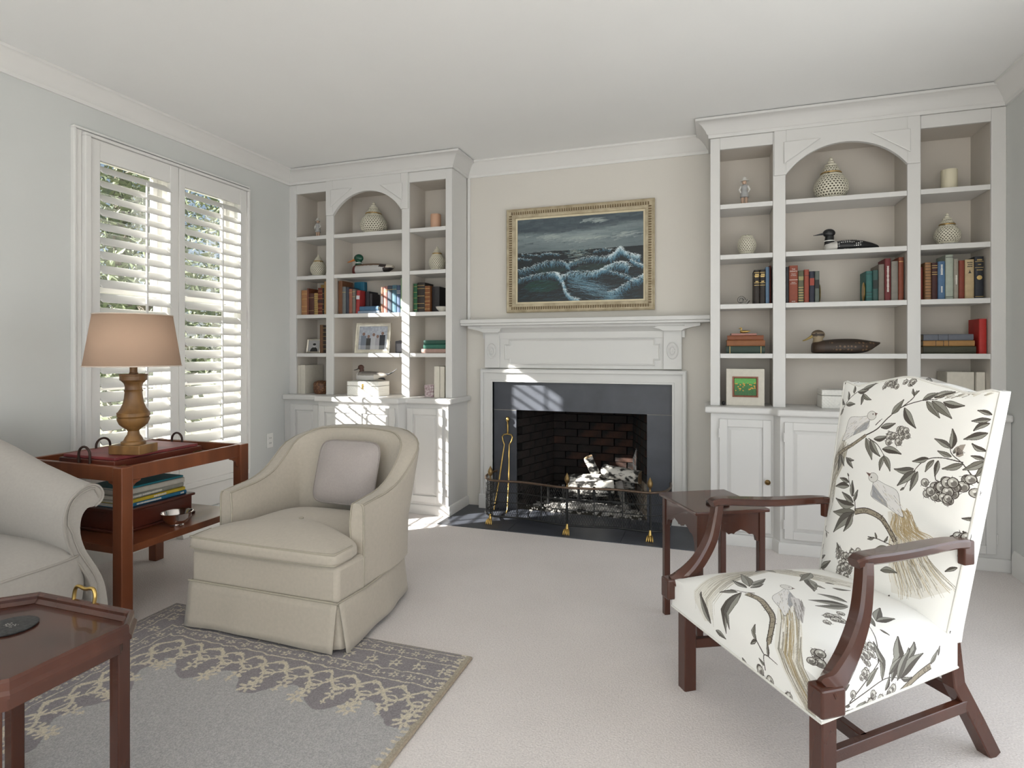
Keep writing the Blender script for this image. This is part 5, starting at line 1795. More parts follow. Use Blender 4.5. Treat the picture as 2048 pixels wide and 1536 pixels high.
    tw([(1240, 908), (1290, 918), (1350, 945), (1418, 972)])
    leaves(p, [((1290, 918), (1280, 885)), ((1275, 912), (1238, 920)), ((1330, 935), (1350, 905)), ((1340, 960), (1270, 980))], .26, rn, T)
    cluster(p, (1070, 975, 1225, 1030), 12, .011, rn, T); cluster(p, (1070, 1030, 1150, 1130), 12, .010, rn, T)
    leaves(p, [((1070, 985), (1062, 940)), ((1740, 905), (1725, 880)), ((1700, 905), (1665, 915))], .36, rn, T)
    cluster(p, (1675, 905, 1740, 935), 5, .010, rn, T)
    tw([(1060, 1180), (1000, 1120), (940, 1090)]); tw([(945, 1105), (960, 1040), (955, 950)])
    leaves(p, [((940, 1105), (870, 992)), ((925, 1110), (888, 1062)), ((950, 1080), (1025, 1040)), ((960, 1092), (1012, 1115)), ((1000, 1128), (1052, 1175)), ((955, 1030), (985, 1010)), ((950, 980), (962, 950)), ((900, 1010), (880, 985))], .30, rn, T)
    tw([(1240, 1175), (1282, 1250), (1260, 1290)])
    leaves(p, [((1330, 1290), (1470, 1400)), ((1480, 1330), (1538, 1395)), ((1310, 1300), (1380, 1370)), ((1320, 1290), (1360, 1225)), ((1700, 1000), (1725, 1060)), ((1690, 1080), (1640, 1100)), ((1310, 1090), (1400, 1105)), ((1650, 1440), (1620, 1470))], .30, rn, T)
    return p.a

def seat_print():
    rn = random.Random(21)
    p = Painter(-.56, .56, -.32, .68, .001, CLOTH)
    T = T_SEAT
    tw = lambda pts, w0=.0034, w1=.0018: twig(p, pts, w0, w1, T)
    feathers(p, [(700, 360), (720, 400)], [(170, 480), (250, 560)], 110, rn, T, TAILC, .006)
    feathers(p, [(1115, 500), (1110, 540)], [(560, 380), (600, 420)], 80, rn, T, TAILC, .006)
    feathers(p, [(700, 640), (790, 640)], [(640, 1050), (840, 1050)], 210, rn, T, TAILC + [(.66, .58, .42)], .006)
    tw([(575, 560), (530, 550), (490, 538), (440, 520)])
    leaves(p, [((500, 545), (338, 597)), ((492, 548), (388, 605)), ((480, 540), (380, 515)), ((530, 530), (452, 483)), ((545, 525), (498, 448)), ((555, 520), (632, 485)), ((550, 532), (622, 514)), ((570, 410), (640, 395)), ((600, 400), (580, 430)), ((640, 402), (690, 440)), ((830, 480), (870, 455)), ((850, 480), (900, 560)), ((870, 500), (915, 550))], .28, rn, T)
    thick_branch(p, [(530, 555), (600, 590), (640, 630), (672, 680), (648, 745)], .017, rn, T)
    thick_branch(p, [(600, 400), (700, 405), (780, 430)], .008, rn, T)
    bird(p, (748, 535), (796, 545), (670, 590), (800, 610), (740, 680), rn, T, .02)
    p.poly([T(q) for q in ((770, 590), (815, 600), (850, 650), (838, 725), (800, 690))], (.80, .79, .78))
    for k in range(30):
        a = (rn.uniform(780, 835), rn.uniform(600, 690))
        p.stroke([T(a), T((a[0] + 10, a[1] + 35))], .0022, .0008, (.50, .48, .46), .8)
    tw([(510, 750), (575, 735), (645, 785)]); tw([(575, 735), (560, 690), (570, 670)])
    leaves(p, [((560, 700), (505, 683)), ((562, 700), (575, 668)), ((530, 745), (512, 720)), ((600, 750), (640, 735)), ((1080, 620), (918, 573)), ((1085, 640), (868, 608)), ((1085, 645), (905, 640)), ((880, 450), (820, 500)), ((905, 520), (960, 545)), ((960, 510), (1010, 520)), ((1000, 540), (1100, 555)), ((365, 665), (380, 700)), ((180, 540), (155, 570)), ((250, 540), (280, 480)), ((245, 590), (270, 655)), ((260, 560), (310, 600))], .28, rn, T)
    cluster(p, (380, 720, 470, 800), 10, .012, rn, T); cluster(p, (420, 770, 530, 850), 10, .012, rn, T)
    cluster(p, (880, 830, 950, 900), 7, .012, rn, T); cluster(p, (965, 670, 1050, 740), 9, .011, rn, T)
    cluster(p, (1150, 780, 1220, 850), 7, .010, rn, T); cluster(p, (560, 830, 610, 900), 4, .012, rn, T)
    tw([(530, 830), (580, 850), (640, 925)])
    leaves(p, [((580, 880), (630, 920)), ((560, 870), (620, 880)), ((575, 890), (600, 915))], .30, rn, T)
    tw([(1230, 970), (1250, 860), (1240, 770), (1185, 710)])
    tw([(1215, 990), (1290, 930), (1380, 865), (1490, 850)])
    leaves(p, [((1240, 702), (1260, 643)), ((1240, 702), (1342, 683)), ((1232, 722), (1188, 663)), ((1260, 730), (1312, 742)), ((1440, 868), (1358, 738)), ((1470, 852), (1448, 738)), ((1490, 850), (1532, 758)), ((1350, 860), (1223, 773)), ((1362, 872), (1248, 815)), ((1480, 860), (1418, 758)), ((1385, 850), (1392, 788)), ((1500, 850), (1572, 835)), ((1275, 905), (1270, 840)), ((1440, 900), (1390, 850)), ((1250, 980), (1210, 985)), ((1640, 780), (1620, 735)), ((1655, 750), (1615, 722))], .26, rn, T)
    thick_branch(p, [(1655, 785), (1605, 830), (1545, 930), (1485, 990)], .016, rn, T)
    cluster(p, (1190, 860, 1230, 950), 6, .009, rn, T)
    cluster(p, (1365, 920, 1460, 1015), 14, .012, rn, T); cluster(p, (1470, 880, 1510, 930), 5, .010, rn, T)
    cluster(p, (965, 1085, 1060, 1180), 12, .013, rn, T)
    tw([(1070, 1070), (1130, 1090), (1220, 1030), (1290, 985), (1360, 1000)])
    leaves(p, [((1290, 990), (1255, 1060)), ((1310, 990), (1345, 950)), ((1110, 940), (1140, 915)), ((1100, 980), (1130, 930)), ((1140, 1090), (1170, 1140)), ((1410, 1040), (1370, 1060)), ((860, 1030), (855, 1080))], .30, rn, T)
    return p.a

M_fback = image_mat('bird_print_back', back_print(), .9, bump=.12, bscale=420, sheen=.15)
M_fseat = image_mat('bird_print_seat', seat_print(), .9, bump=.12, bscale=420, sheen=.15)
M_fplain = mat('plain_cream_linen', (.77, .755, .71), .9, var=.04, vscale=80, bump=.12, bscale=420)

# ------------------------------------------------------------------ floral open armchair
t = thing('floral_armchair', 'high back open armchair in bird and leaf printed linen', 'armchair', (.071, 1.947, 0), rz=R(-55.7))
def uv_all(o, fn):
    me = o.data
    ul = me.uv_layers.new(name='UVMap')
    for lp_ in me.loops:
        ul.data[lp_.index].uv = fn(me.vertices[lp_.vertex_index].co, lp_)
def back_y(z):
    return .548 + .22 * (z - .42)
# back: grid front face with puffed surface, rounded edges, camel crest
nx, nz = 28, 30
def hw(z):
    return .246 + (.284 - .246) * max(0, min(1, (z - .40) / .70))
def crest(u):
    a = abs(u)
    return 1.118 + .026 * math.exp(-(u / .30) ** 2) - .016 * math.exp(-((a - .72) / .16) ** 2) - .006 * max(0, a - .93) / .07
front, backs = [], []
for j in range(nz + 1):
    v = j / nz
    rf, rb = [], []
    for i in range(nx + 1):
        u = -1 + 2 * i / nx
        z = .36 + (crest(u) - .36) * v
        x = hw(z) * u
        e = (1 - abs(u) ** 6) * (1 - max(0, (v - .94) / .06) ** 2)
        puff = .020 * math.sqrt(max(0, (1 - u * u))) + .018 * e
        y = back_y(z)
        rf.append((x, y - puff + .012, z))
        rb.append((x, y + .075 - .02 * v, z))
    front.append(rf); backs.append(rb)
g = G()
rings = []
for j in range(nz + 1):
    rings.append(front[j] + backs[j][::-1])
g.loft(rings)
o = g.obj('back_upholstery', M_fback, t, smooth=50)
def buv(c, l_):
    dep = max(0, c.y - back_y(c.z) - .012)
    x = c.x + math.copysign(dep, c.x) * (1 if abs(c.x) > hw(c.z) * .97 else 0)
    return ((x + .36) / .72, (c.z - .36) / .82)
uv_all(o, buv)
wl_ = [front[j][0] for j in range(nz + 1)] + front[nz][1:-1] + [front[j][nx] for j in range(nz, -1, -1)]
G().tube(wl_, .004, 6).obj('welt', M_fplain, t, smooth=60)
# seat: trapezoid block with crowned top
def seat_hw(y):
    return .353 - .103 * y / .576
nx, ny = 26, 22
top = []
for j in range(ny + 1):
    v = j / ny
    y = -.004 + .594 * v
    row = []
    for i in range(nx + 1):
        u = -1 + 2 * i / nx
        x = seat_hw(y) * u
        e = (1 - abs(u) ** 4) * (1 - abs(2 * v - 1) ** 5)
        z = .388 + .012 * (1 - abs(u) ** 8) + .055 * e
        row.append((x, y, z))
    top.append(row)
g = G()
vs = [p for r_ in top for p in r_]
fs = []
for j in range(ny):
    for i in range(nx):
        a = j * (nx + 1) + i
        fs.append((a, a + 1, a + nx + 2, a + nx + 1))
per = [(0, i) for i in range(nx + 1)] + [(j, nx) for j in range(1, ny + 1)] + [(ny, i) for i in range(nx - 1, -1, -1)] + [(j, 0) for j in range(ny - 1, 0, -1)]
base = len(vs)
steps = (.36, .33, .288)
for z in steps:
    for (j, i) in per:
        p_ = top[j][i]
        vs.append((p_[0] * 1.004, p_[1] - (.002 if j == 0 else 0), z))
N = len(per)
idx0 = [j * (nx + 1) + i for j, i in per]
prev = idx0
for k in range(len(steps)):
    cur = list(range(base + k * N, base + (k + 1) * N))
    for q in range(N):
        r_ = (q + 1) % N
        fs.append((prev[q], cur[q], cur[r_], prev[r_]))
    prev = cur
fs.append(tuple(prev[::-1]))
g.add(vs, fs)
o = g.obj('seat_upholstery', M_fseat, t, smooth=60)
def suv(c, l_):
    drop = max(0, .388 - c.z)
    x, y = c.x, c.y
    if drop > 0:
        if y < .0 and abs(x) < seat_hw(0) * .998:
            y -= drop
        elif x > 0:
            x += drop
        else:
            x -= drop
    return ((x + .56) / 1.12, (y + .32) / 1.0)
uv_all(o, suv)
lower = [vs[i] for i in prev]
G().tube([(p_[0], p_[1], .2895) for p_ in lower], .004, 6, closed=True).obj('welt', M_fplain, t, smooth=60)
# wood: legs, stretchers, arms
for s in (-1, 1):
    x = s * .318
    g = G()
    bar(g, [(x, .034, 0), (x, .034, .295)], .048, .048, up=(0, 1, 0), cham=.15)
    g.obj('front_leg', M_mahog, t)
    g = G()
    xb = s * .225
    bar(g, [(xb * 1.05, .735, 0), (xb * 1.03, .68, .10), (xb, .605, .23), (xb, .585, .36)], .042, .046, up=(0, 1, 0), cham=.15)
    g.obj('rear_leg', M_mahog, t)
    g = G()
    bar(g, [(s * .312, .060, .165), (s * .236, .64, .165)], .022, .034, cham=.15)
    g.obj('side_stretcher', M_mahog, t)
    # arm support: curves forward and down from the arm to the seat front corner
    sup = sp3([(s * .322, .165, .672), (s * .326, .158, .61), (s * .331, .140, .53), (s * .340, .095, .45), (s * .352, .040, .395), (s * .360, -.002, .372)], 6)
    ns = len(sup)
    g = G()
    bar(g, sup, [.040 + .012 * k / ns for k in range(ns)], [.034 + .020 * k / ns for k in range(ns)], up=(0, 1, .3), cham=.35)
    a_ = g.obj('arm_support', M_mahog, t, smooth=40)
    G().box(s * .362 - .026, s * .362 + .026, -.034, .040, .318, .392).obj('scroll_block', M_mahog, a_, bevel=.006)
    rd = G()
    for q in (-.010, .010):
        rd.tube([(p_[0] + q, p_[1] - .012, p_[2] + .014) for p_ in sup[2:]], .0035, 6)
    rd.obj('reeding', M_mahog, a_, smooth=60)
    armp = sp3([(s * .318, .135, .668), (s * .316, .165, .676), (s * .300, .26, .672), (s * .282, .36, .668), (s * .270, .45, .668), (s * .262, .54, .668), (s * .262, .60, .664)], 6)
    na = len(armp)
    g = G()
    bar(g, armp, [.036 + .022 * math.sin(math.pi * k / (na - 1)) for k in range(na)], .026, cham=.4)
    g.obj('arm', M_mahog, t, smooth=40)
    G().box(s * .262 - .012, s * .262 + .012, .585, .625, .60, .672).obj('arm_bracket', M_mahog, t, bevel=.004)
g = G()
bar(g, [(-.288, .20, .165), (.288, .20, .165)], .024, .034, cham=.15)
g.obj('cross_stretcher', M_mahog, t)
g = G()
bar(g, [(-.22, .62, .19), (.22, .62, .19)], .022, .034, cham=.15)
g.obj('rear_stretcher', M_mahog, t)
# ================================================================== things on the shelves
S0, S1, S2, S3, S4 = TOPZ + .0004, 1.2204, 1.5404, 1.8624, 2.1904
M_ivory = mat('ivory_ceramic', (.72, .68, .56), .35, var=.06, vscale=20)
M_jarshade = mat('jar_hole_shade', (.10, .08, .055), .7, var=.1)
M_gilt = mat('gold_band', (.45, .30, .12), .35, metal=.6)

def pierced(prof, n, skip_lo=1, skip_hi=1):
    """lathe whose wall cells are pierced by diamond holes; prof: list of (r, z)"""
    g = G()
    m = len(prof)
    P = lambda j, a: (prof[j][0] * math.cos(a), prof[j][0] * math.sin(a), prof[j][1])
    for j in range(m - 1):
        for i in range(n):
            off_ = .5 if j % 2 else 0
            a0, a1 = 2 * math.pi * (i + off_) / n, 2 * math.pi * (i + 1 + off_) / n
            c = [Vector(P(j, a0)), Vector(P(j, a1)), Vector(P(j + 1, a1)), Vector(P(j + 1, a0))]
            if j < skip_lo or j >= m - 1 - skip_hi:
                g.add([tuple(v) for v in c], [(0, 1, 2, 3)])
                continue
            ctr = (c[0] + c[1] + c[2] + c[3]) / 4
            k = .62
            d = [ctr + ((c[q] + c[(q + 1) % 4]) / 2 - ctr) * (k * 1.15) for q in range(4)]
            # ring of faces between the quad and the diamond
            vs = [tuple(v) for v in c + d]
            fs = [(0, 1, 4), (1, 2, 5), (2, 3, 6), (3, 0, 7), (1, 5, 4), (2, 6, 5), (3, 7, 6), (0, 4, 7)]
            g.add(vs, fs)
    return g
def jar(label, loc, r_, hb, ht, group, lid=True, saucer=False, n=26):
    """pierced ginger jar: r_ radius, hb body height, ht total height"""
    t = thing('pierced_jar', label, 'jar', loc, group=group)
    z0 = .008 if saucer else 0
    body = []
    m = 11
    for k in range(m + 1):
        s = k / m
        rr = r_ * (.66 + .34 * math.sin(math.pi * (.12 + .80 * s) ** .9)) if s < .82 else r_ * (.74 + (1 - s) / .18 * .19)
        rr = r_ * max(.50, math.sin(math.pi * (.21 + .615 * s)))
        body.append((rr, z0 + .006 + (hb - .006) * s))
    o = pierced(body, n).obj('body', M_ivory, t, smooth=60)
    md = o.modifiers.new('thick', 'SOLIDIFY'); md.thickness = .003
    G().lathe([(.001, z0), (body[0][0] * 1.02, z0), (body[0][0] * 1.04, z0 + .006), (.001, z0 + .007)], 28).obj('foot_ring', M_ivory, t, smooth=40)
    G().lathe([(.001, z0 + .01), (r_ * .62, z0 + .012), (r_ * .84, z0 + hb * .45), (r_ * .55, z0 + hb * .93), (.001, z0 + hb * .95)], 24).obj('liner', M_jarshade, t, smooth=60)  # dark inner shell, its colour stands for the shade behind the holes
    if lid:
        rl = body[-1][0]
        hl = ht - hb - z0
        zb = z0 + hb + .001
        G().lathe([(.001, zb), (rl * 1.14, zb), (rl * 1.16, zb + .004), (rl * 1.06, zb + .009), (.001, zb + .009)], 28).obj('gold_rim', M_gilt, t, smooth=40)
        lp_ = [(rl * 1.0, zb + .0095), (rl * .94, zb + hl * .20), (rl * .82, zb + hl * .32), (rl * .64, zb + hl * .44), (rl * .58, zb + hl * .48)]
        o = pierced(lp_, 18, 0, 1).obj('lid', M_ivory, t, smooth=60)
        md = o.modifiers.new('thick', 'SOLIDIFY'); md.thickness = .0025
        q = rl
        G().lathe([(.001, zb + hl * .47), (q * .62, zb + hl * .47), (q * .66, zb + hl * .52), (q * .50, zb + hl * .57), (q * .36, zb + hl * .62), (q * .40, zb + hl * .68), (q * .26, zb + hl * .74), (q * .18, zb + hl * .79), (q * .24, zb + hl * .86), (q * .12, zb + hl * .95), (.001, zb + hl)], 20).obj('finial', M_ivory, o, smooth=50)
    else:
        G().lathe([(body[-1][0], z0 + hb), (r_ * .40, z0 + hb * 1.02), (r_ * .12, z0 + hb * 1.035), (.001, z0 + hb * 1.035)], 24).obj('cap', M_ivory, t, smooth=50)
    if saucer:
        G().lathe([(.001, .0), (r_ * .70, .0), (r_ * 1.15, .006), (r_ * 1.22, .0095), (r_ * 1.12, .009), (.001, .0075)], 32).obj('saucer', M_white, t, smooth=50)
    return t
jar('large pierced ivory lidded jar in the arch of the left bookcase', (-2.622, 4.17, S4), .112, .170, .274, 'pierced ceramic jars', n=30)
jar('small pierced ivory lidded jar at the far left above the old books', (-3.148, 4.15, S3), .068, .122, .196, 'pierced ceramic jars', saucer=True, n=24)
jar('small pierced ivory lidded jar to the right of the mallard decoy', (-2.040, 4.16, S3), .066, .128, .202, 'pierced ceramic jars', saucer=True, n=24)
jar('large pierced ivory lidded jar in the arch of the right bookcase', (.728, 4.17, S4), .102, .172, .284, 'pierced ceramic jars', n=30)
jar('pierced ivory ball without a lid to the left of the loon decoy', (.228, 4.15, S3), .060, .128, .14, 'pierced ceramic jars', lid=False, saucer=True, n=22)
jar('small pierced ivory lidded jar to the right of the loon decoy', (1.345, 4.15, S3), .070, .118, .202, 'pierced ceramic jars', saucer=True, n=24)

def candle(label, loc, r_, h_, col_):
    t = thing('pillar_candle', label, 'candle', loc, group='pillar candles')
    G().lathe([(.001, 0), (r_ * .97, 0), (r_, .004), (r_, h_ - .004), (r_ * .95, h_), (r_ * .80, h_ - .003), (.004, h_ - .008), (.001, h_ - .008)], 28).obj('wax', mat('wax_' + label[:5], col_, .5, var=.06), t, smooth=40)
    G().tube([(0, 0, h_ - .009), (.001, 0, h_ + .004)], .0012, 6).obj('wick', M_black, t)
candle('peach pillar candle on the top right shelf of the left bookcase', (-2.047, 4.15, S4), .042, .122, (.62, .38, .26))
candle('cream pillar candle on the top right shelf of the right bookcase', (1.355, 4.15, S4), .042, .130, (.72, .66, .50))

# porcelain figurines
def figurine(label, loc, h_, coat, brim):
    t = thing('figurine', label, 'figurine', loc, group='porcelain figurines')
    k = h_ / .19
    mw = mat('porcelain_white', (.72, .70, .66), .3, var=.1, vscale=30)
    mc = mat('porcelain_' + label[:6], coat, .35, var=.2, vscale=40)
    ms = mat('porcelain_skin', (.55, .38, .28), .4, var=.1)
    G().lathe([(.001, 0), (.030 * k, 0), (.030 * k, .006 * k), (.001, .008 * k)], 16).obj('base', mw, t, smooth=40)
    g = G()
    for sx_ in (-1, 1):
        g.tube([(sx_ * .010 * k, 0, .006 * k), (sx_ * .011 * k, 0, .035 * k), (sx_ * .010 * k, .002 * k, .075 * k)], [.008 * k, .009 * k, .011 * k], 8)
    g.obj('legs', ms, t, smooth=60)
    G().lathe([(.001, .055 * k), (.026 * k, .058 * k), (.022 * k, .085 * k), (.016 * k, .105 * k), (.021 * k, .125 * k), (.012 * k, .138 * k), (.001, .140 * k)], 14).obj('coat', mc, t, smooth=60)
    g = G()
    for sx_ in (-1, 1):
        g.tube([(sx_ * .019 * k, 0, .128 * k), (sx_ * .030 * k, -.004 * k, .105 * k), (sx_ * .022 * k, -.016 * k, .085 * k)], [.007 * k, .0065 * k, .005 * k], 8)
    g.obj('sleeves', mw, t, smooth=60)
    G().ell((0, 0, .152 * k), (.013 * k, .013 * k, .015 * k), 12, 8).obj('head', ms, t, smooth=60)
    G().lathe([(.001, .160 * k), (brim * k, .160 * k), (brim * k, .163 * k), (.015 * k, .168 * k), (.012 * k, .182 * k), (.001, .188 * k)], 18).obj('hat', mw, t, smooth=50)
figurine('small grey porcelain figurine with a hat, left bookcase top shelf', (-3.145, 4.14, S4), .178, (.42, .42, .42), .024)
figurine('small porcelain figurine with a wide white hat, right bookcase top shelf', (.213, 4.14, S4), .200, (.32, .35, .40), .028)

# ------------------------------------------------------------------ duck decoys (bill towards -x)
def zones(name, base, zs, rough=.6, spots=None, spot_col=(.8, .8, .78), spot_scale=70, noise=.2):
    """paint by zones in object space; zs: (xlo, xhi, zlo, zhi, colour)"""
    m = bpy.data.materials.new(name)
    m.use_nodes = True
    n, l = m.node_tree.nodes, m.node_tree.links
    b = n['Principled BSDF']
    b.inputs['Roughness'].default_value = rough
    tc = n.new('ShaderNodeTexCoord')
    tn = n.new('ShaderNodeTexNoise'); tn.inputs['Scale'].default_value = 45
    l.new(tc.outputs['Object'], tn.inputs['Vector'])
    ad = n.new('ShaderNodeVectorMath'); ad.operation = 'MULTIPLY_ADD'
    ad.inputs[1].default_value = (.012, .012, .012)
    l.new(tn.outputs['Color'], ad.inputs[0]); l.new(tc.outputs['Object'], ad.inputs[2])
    sp = n.new('ShaderNodeSeparateXYZ')
    l.new(ad.outputs[0], sp.inputs[0])
    def cmp(sock, v, op):
        q = n.new('ShaderNodeMath'); q.operation = op; q.inputs[1].default_value = v + .006
        l.new(sock, q.inputs[0]); return q.outputs[0]
    def mul(a, c):
        q = n.new('ShaderNodeMath'); q.operation = 'MULTIPLY'
        l.new(a, q.inputs[0]); l.new(c, q.inputs[1]); return q.outputs[0]
    rgb = n.new('ShaderNodeRGB'); rgb.outputs[0].default_value = (*base, 1)
    cur = rgb.outputs[0]
    def mix(f, c, cur):
        q = n.new('ShaderNodeMix'); q.data_type = 'RGBA'
        l.new(f, q.inputs['Factor']); l.new(cur, q.inputs['A'])
        if isinstance(c, tuple):
            q.inputs['B'].default_value = (*c, 1)
        else:
            l.new(c, q.inputs['B'])
        return q.outputs['Result']
    for xl, xh, zl, zh, c in zs:
        f = mul(mul(cmp(sp.outputs[0], xl, 'GREATER_THAN'), cmp(sp.outputs[0], xh, 'LESS_THAN')), mul(cmp(sp.outputs[2], zl, 'GREATER_THAN'), cmp(sp.outputs[2], zh, 'LESS_THAN')))
        cur = mix(f, c, cur)
    if spots:
        xl, xh, zl, zh = spots
        v = n.new('ShaderNodeTexVoronoi'); v.inputs['Scale'].default_value = spot_scale
        v.inputs['Randomness'].default_value = .25
        l.new(tc.outputs['Object'], v.inputs['Vector'])
        f = mul(mul(cmp(sp.outputs[0], xl, 'GREATER_THAN'), cmp(sp.outputs[0], xh, 'LESS_THAN')), mul(cmp(sp.outputs[2], zl, 'GREATER_THAN'), cmp(sp.outputs[2], zh, 'LESS_THAN')))
        lt = n.new('ShaderNodeMath'); lt.operation = 'LESS_THAN'; lt.inputs[1].default_value = .33
        l.new(v.outputs['Distance'], lt.inputs[0])
        cur = mix(mul(f, lt.outputs[0]), spot_col, cur)
    l.new(cur, b.inputs['Base Color'])
    return m
def decoy(label, loc, secs, neck, head_c, head_r, bill, mats, tail=None, ring=None, eye=True, rz=0):
    """secs: (x, half width, z bottom, z top) along the body from breast to tail"""
    t = thing('duck_decoy', label, 'decoy', loc, rz=rz, group='carved duck decoys')
    mb, mh, mbill = mats
    sm = spl(secs, 4)
    rings = []
    N = 18
    for x, w_, z0, z1 in sm:
        ring_ = []
        for k in range(N):
            a = 2 * math.pi * k / N
            cy, cz = math.cos(a), math.sin(a)
            zc = z0 + (z1 - z0) * .42
            zz = zc + (cz * (z1 - zc) if cz > 0 else -abs(cz) ** .6 * (zc - z0))
            ring_.append((x, max(w_, .002) * math.copysign(abs(cy) ** .8, cy), zz))
        rings.append(ring_)
    G().loft(rings).obj('body', mb, t, smooth=70)
    hd = G()
    hd.tube(sp3([(a, 0, b_) for a, b_, _ in neck], 5), [r_[0] for r_ in spl([(q[2],) for q in neck], 5)], 14)
    hd.ell(head_c, head_r, 18, 12)
    h_ = hd.obj('head', mh, t, smooth=70)
    bl = spl(bill, 4)
    rb = []
    for x, w_, z0, z1 in bl:
        rb.append([(x, w_ * math.cos(2 * math.pi * k / 10), (z0 + z1) / 2 + (z1 - z0) / 2 * math.sin(2 * math.pi * k / 10)) for k in range(10)])
    G().loft(rb).obj('bill', mbill, t, smooth=70)
    if eye:
        for s in (-1, 1):
            G().ell((head_c[0] - head_r[0] * .35, s * head_r[1] * .88, head_c[2] + head_r[2] * .25), (.004, .003, .004), 8, 6).obj('eye', M_black, h_, smooth=60)
    if ring:
        G().tube([(ring[0], ring[2] * math.cos(2 * math.pi * k / 16), ring[1] + 0 * k) if False else (ring[0] + ring[2] * math.cos(2 * math.pi * k / 16), ring[2] * .95 * math.sin(2 * math.pi * k / 16), ring[1]) for k in range(16)], .003, 6, closed=True).obj('neck_ring', M_white, t, smooth=60)
    if tail:
        for nm, pts, w_, mt in tail:
            P = spl([(*p, r2) for p, r2 in zip(pts, w_)], 4)
            G().tube([p[:3] for p in P], [p[3] for p in P], 8, flat=.35 if nm != 'tail_pin' else 1).obj(nm, mt, t, smooth=70)
    return t
M_bill_o = mat('orange_bill', (.55, .20, .05), .45, var=.15, vscale=30)
M_bill_k = mat('black_bill', (.03, .03, .035), .4, var=.2)
M_bill_y = mat('olive_bill', (.42, .30, .09), .45, var=.2, vscale=30)
# mallard
mm = zones('mallard_body', (.13, .075, .045), [(-.3, -.115, -.1, .3, (.11, .018, .014)), (-.115, .145, -.1, .066, (.42, .41, .40)), (.10, .155, .05, .2, (.03, .02, .018)), (.155, .3, -.1, .3, (.50, .45, .38)), (.135, .2, -.1, .045, (.02, .015, .015))])
decoy('carved mallard decoy with glossy green head and orange bill', (-2.620, 4.13, S3),
      [(-.165, .015, .018, .050), (-.155, .04, .004, .075), (-.12, .062, .0, .084), (-.04, .072, .0, .088), (.06, .068, .0, .086), (.13, .05, .008, .078), (.18, .035, .030, .072), (.205, .02, .045, .065)],
      [(-.120, .065, .034), (-.118, .09, .027), (-.112, .115, .024)], (-.118, 0, .138), (.042, .028, .034), [(-.150, .016, .118, .142), (-.175, .013, .114, .130), (-.205, .014, .108, .118), (-.222, .010, .107, .113)],
      (mm, mat('green_head', (.012, .075, .045), .25, var=.4, vscale=20), M_bill_o), ring=(-.118, .098, .028))
# pintail on the white box
pm = zones('pintail_body', (.24, .22, .20), [(-.3, -.095, -.1, .3, (.62, .60, .57)), (-.3, .06, -.1, .045, (.50, .49, .48)), (.06, .3, -.1, .05, (.60, .56, .50)), (-.06, .12, .06, .2, (.16, .14, .125))])
decoy('carved pintail decoy with long thin tail on the white box', (-2.610, 4.10, .9965),
      [(-.118, .010, .03, .055), (-.112, .03, .006, .068), (-.08, .046, .0, .076), (-.02, .055, .0, .078), (.05, .048, .004, .074), (.10, .032, .022, .070), (.14, .018, .040, .062), (.155, .008, .046, .056)],
      [(-.088, .055, .024), (-.078, .08, .018), (-.082, .098, .017)], (-.087, 0, .108), (.027, .019, .022), [(-.108, .009, .093, .106), (-.125, .008, .088, .096), (-.145, .009, .083, .089), (-.152, .006, .083, .087)],
      (pm, mat('brown_head', (.085, .03, .018), .45, var=.3, vscale=30), M_bill_k),
      tail=[('tail_pin', [(.13, 0, .055), (.17, 0, .056), (.21, 0, .074), (.242, 0, .098)], [.010, .007, .004, .002], M_bill_k), ('tail_feathers', [(.07, 0, .028), (.11, 0, .022), (.135, 0, .012)], [.03, .026, .012], M_bill_k)])
# loon
lm = zones('loon_body', (.012, .012, .014), [(-.3, -.085, -.1, .04, (.62, .60, .57)), (-.3, -.055, -.1, .3, (.60, .58, .55)), (-.3, .2, -.1, .006, (.55, .54, .50))], spots=(-.055, .09, .022, .3), spot_scale=85, rough=.4)
decoy('carved black and white spotted loon decoy', (.802, 4.13, S3),
      [(-.120, .012, .005, .035), (-.112, .035, .0, .050), (-.07, .058, .0, .060), (0, .066, .0, .068), (.07, .056, .0, .064), (.13, .036, .004, .048), (.17, .018, .008, .030), (.182, .006, .010, .020)],
      [(-.088, .035, .033), (-.090, .075, .027), (-.088, .098, .025)], (-.092, 0, .118), (.036, .024, .027), [(-.118, .011, .108, .124), (-.140, .008, .108, .119), (-.165, .005, .107, .113), (-.182, .002, .107, .110)],
      (lm, mat('black_head', (.012, .012, .014), .4, var=.3), M_bill_k), ring=(-.090, .068, .029))
# black duck
bm_ = zones('black_duck_body', (.035, .022, .015), [(-.3, -.125, -.1, .3, (.045, .026, .016))], spots=(-.10, .15, .012, .075), spot_col=(.14, .085, .045), spot_scale=48, rough=.5)
bh = zones('buff_head', (.30, .235, .15), [(-.19, -.12, .110, .128, (.05, .035, .025)), (-.3, .3, .132, .3, (.10, .07, .045))])
decoy('carved dark brown black duck decoy on the lower centre shelf', (.800, 4.13, S1),
      [(-.190, .015, .012, .05), (-.180, .045, .002, .072), (-.14, .066, .0, .082), (-.05, .078, .0, .092), (.05, .076, .0, .092), (.12, .055, .012, .082), (.165, .034, .042, .074), (.190, .008, .060, .070)],
      [(-.150, .065, .036), (-.152, .088, .028), (-.150, .108, .027)], (-.152, 0, .118), (.040, .026, .032), [(-.186, .015, .098, .122), (-.208, .013, .088, .104), (-.228, .014, .080, .090), (-.240, .009, .078, .085)],
      (bm_, bh, M_bill_y))

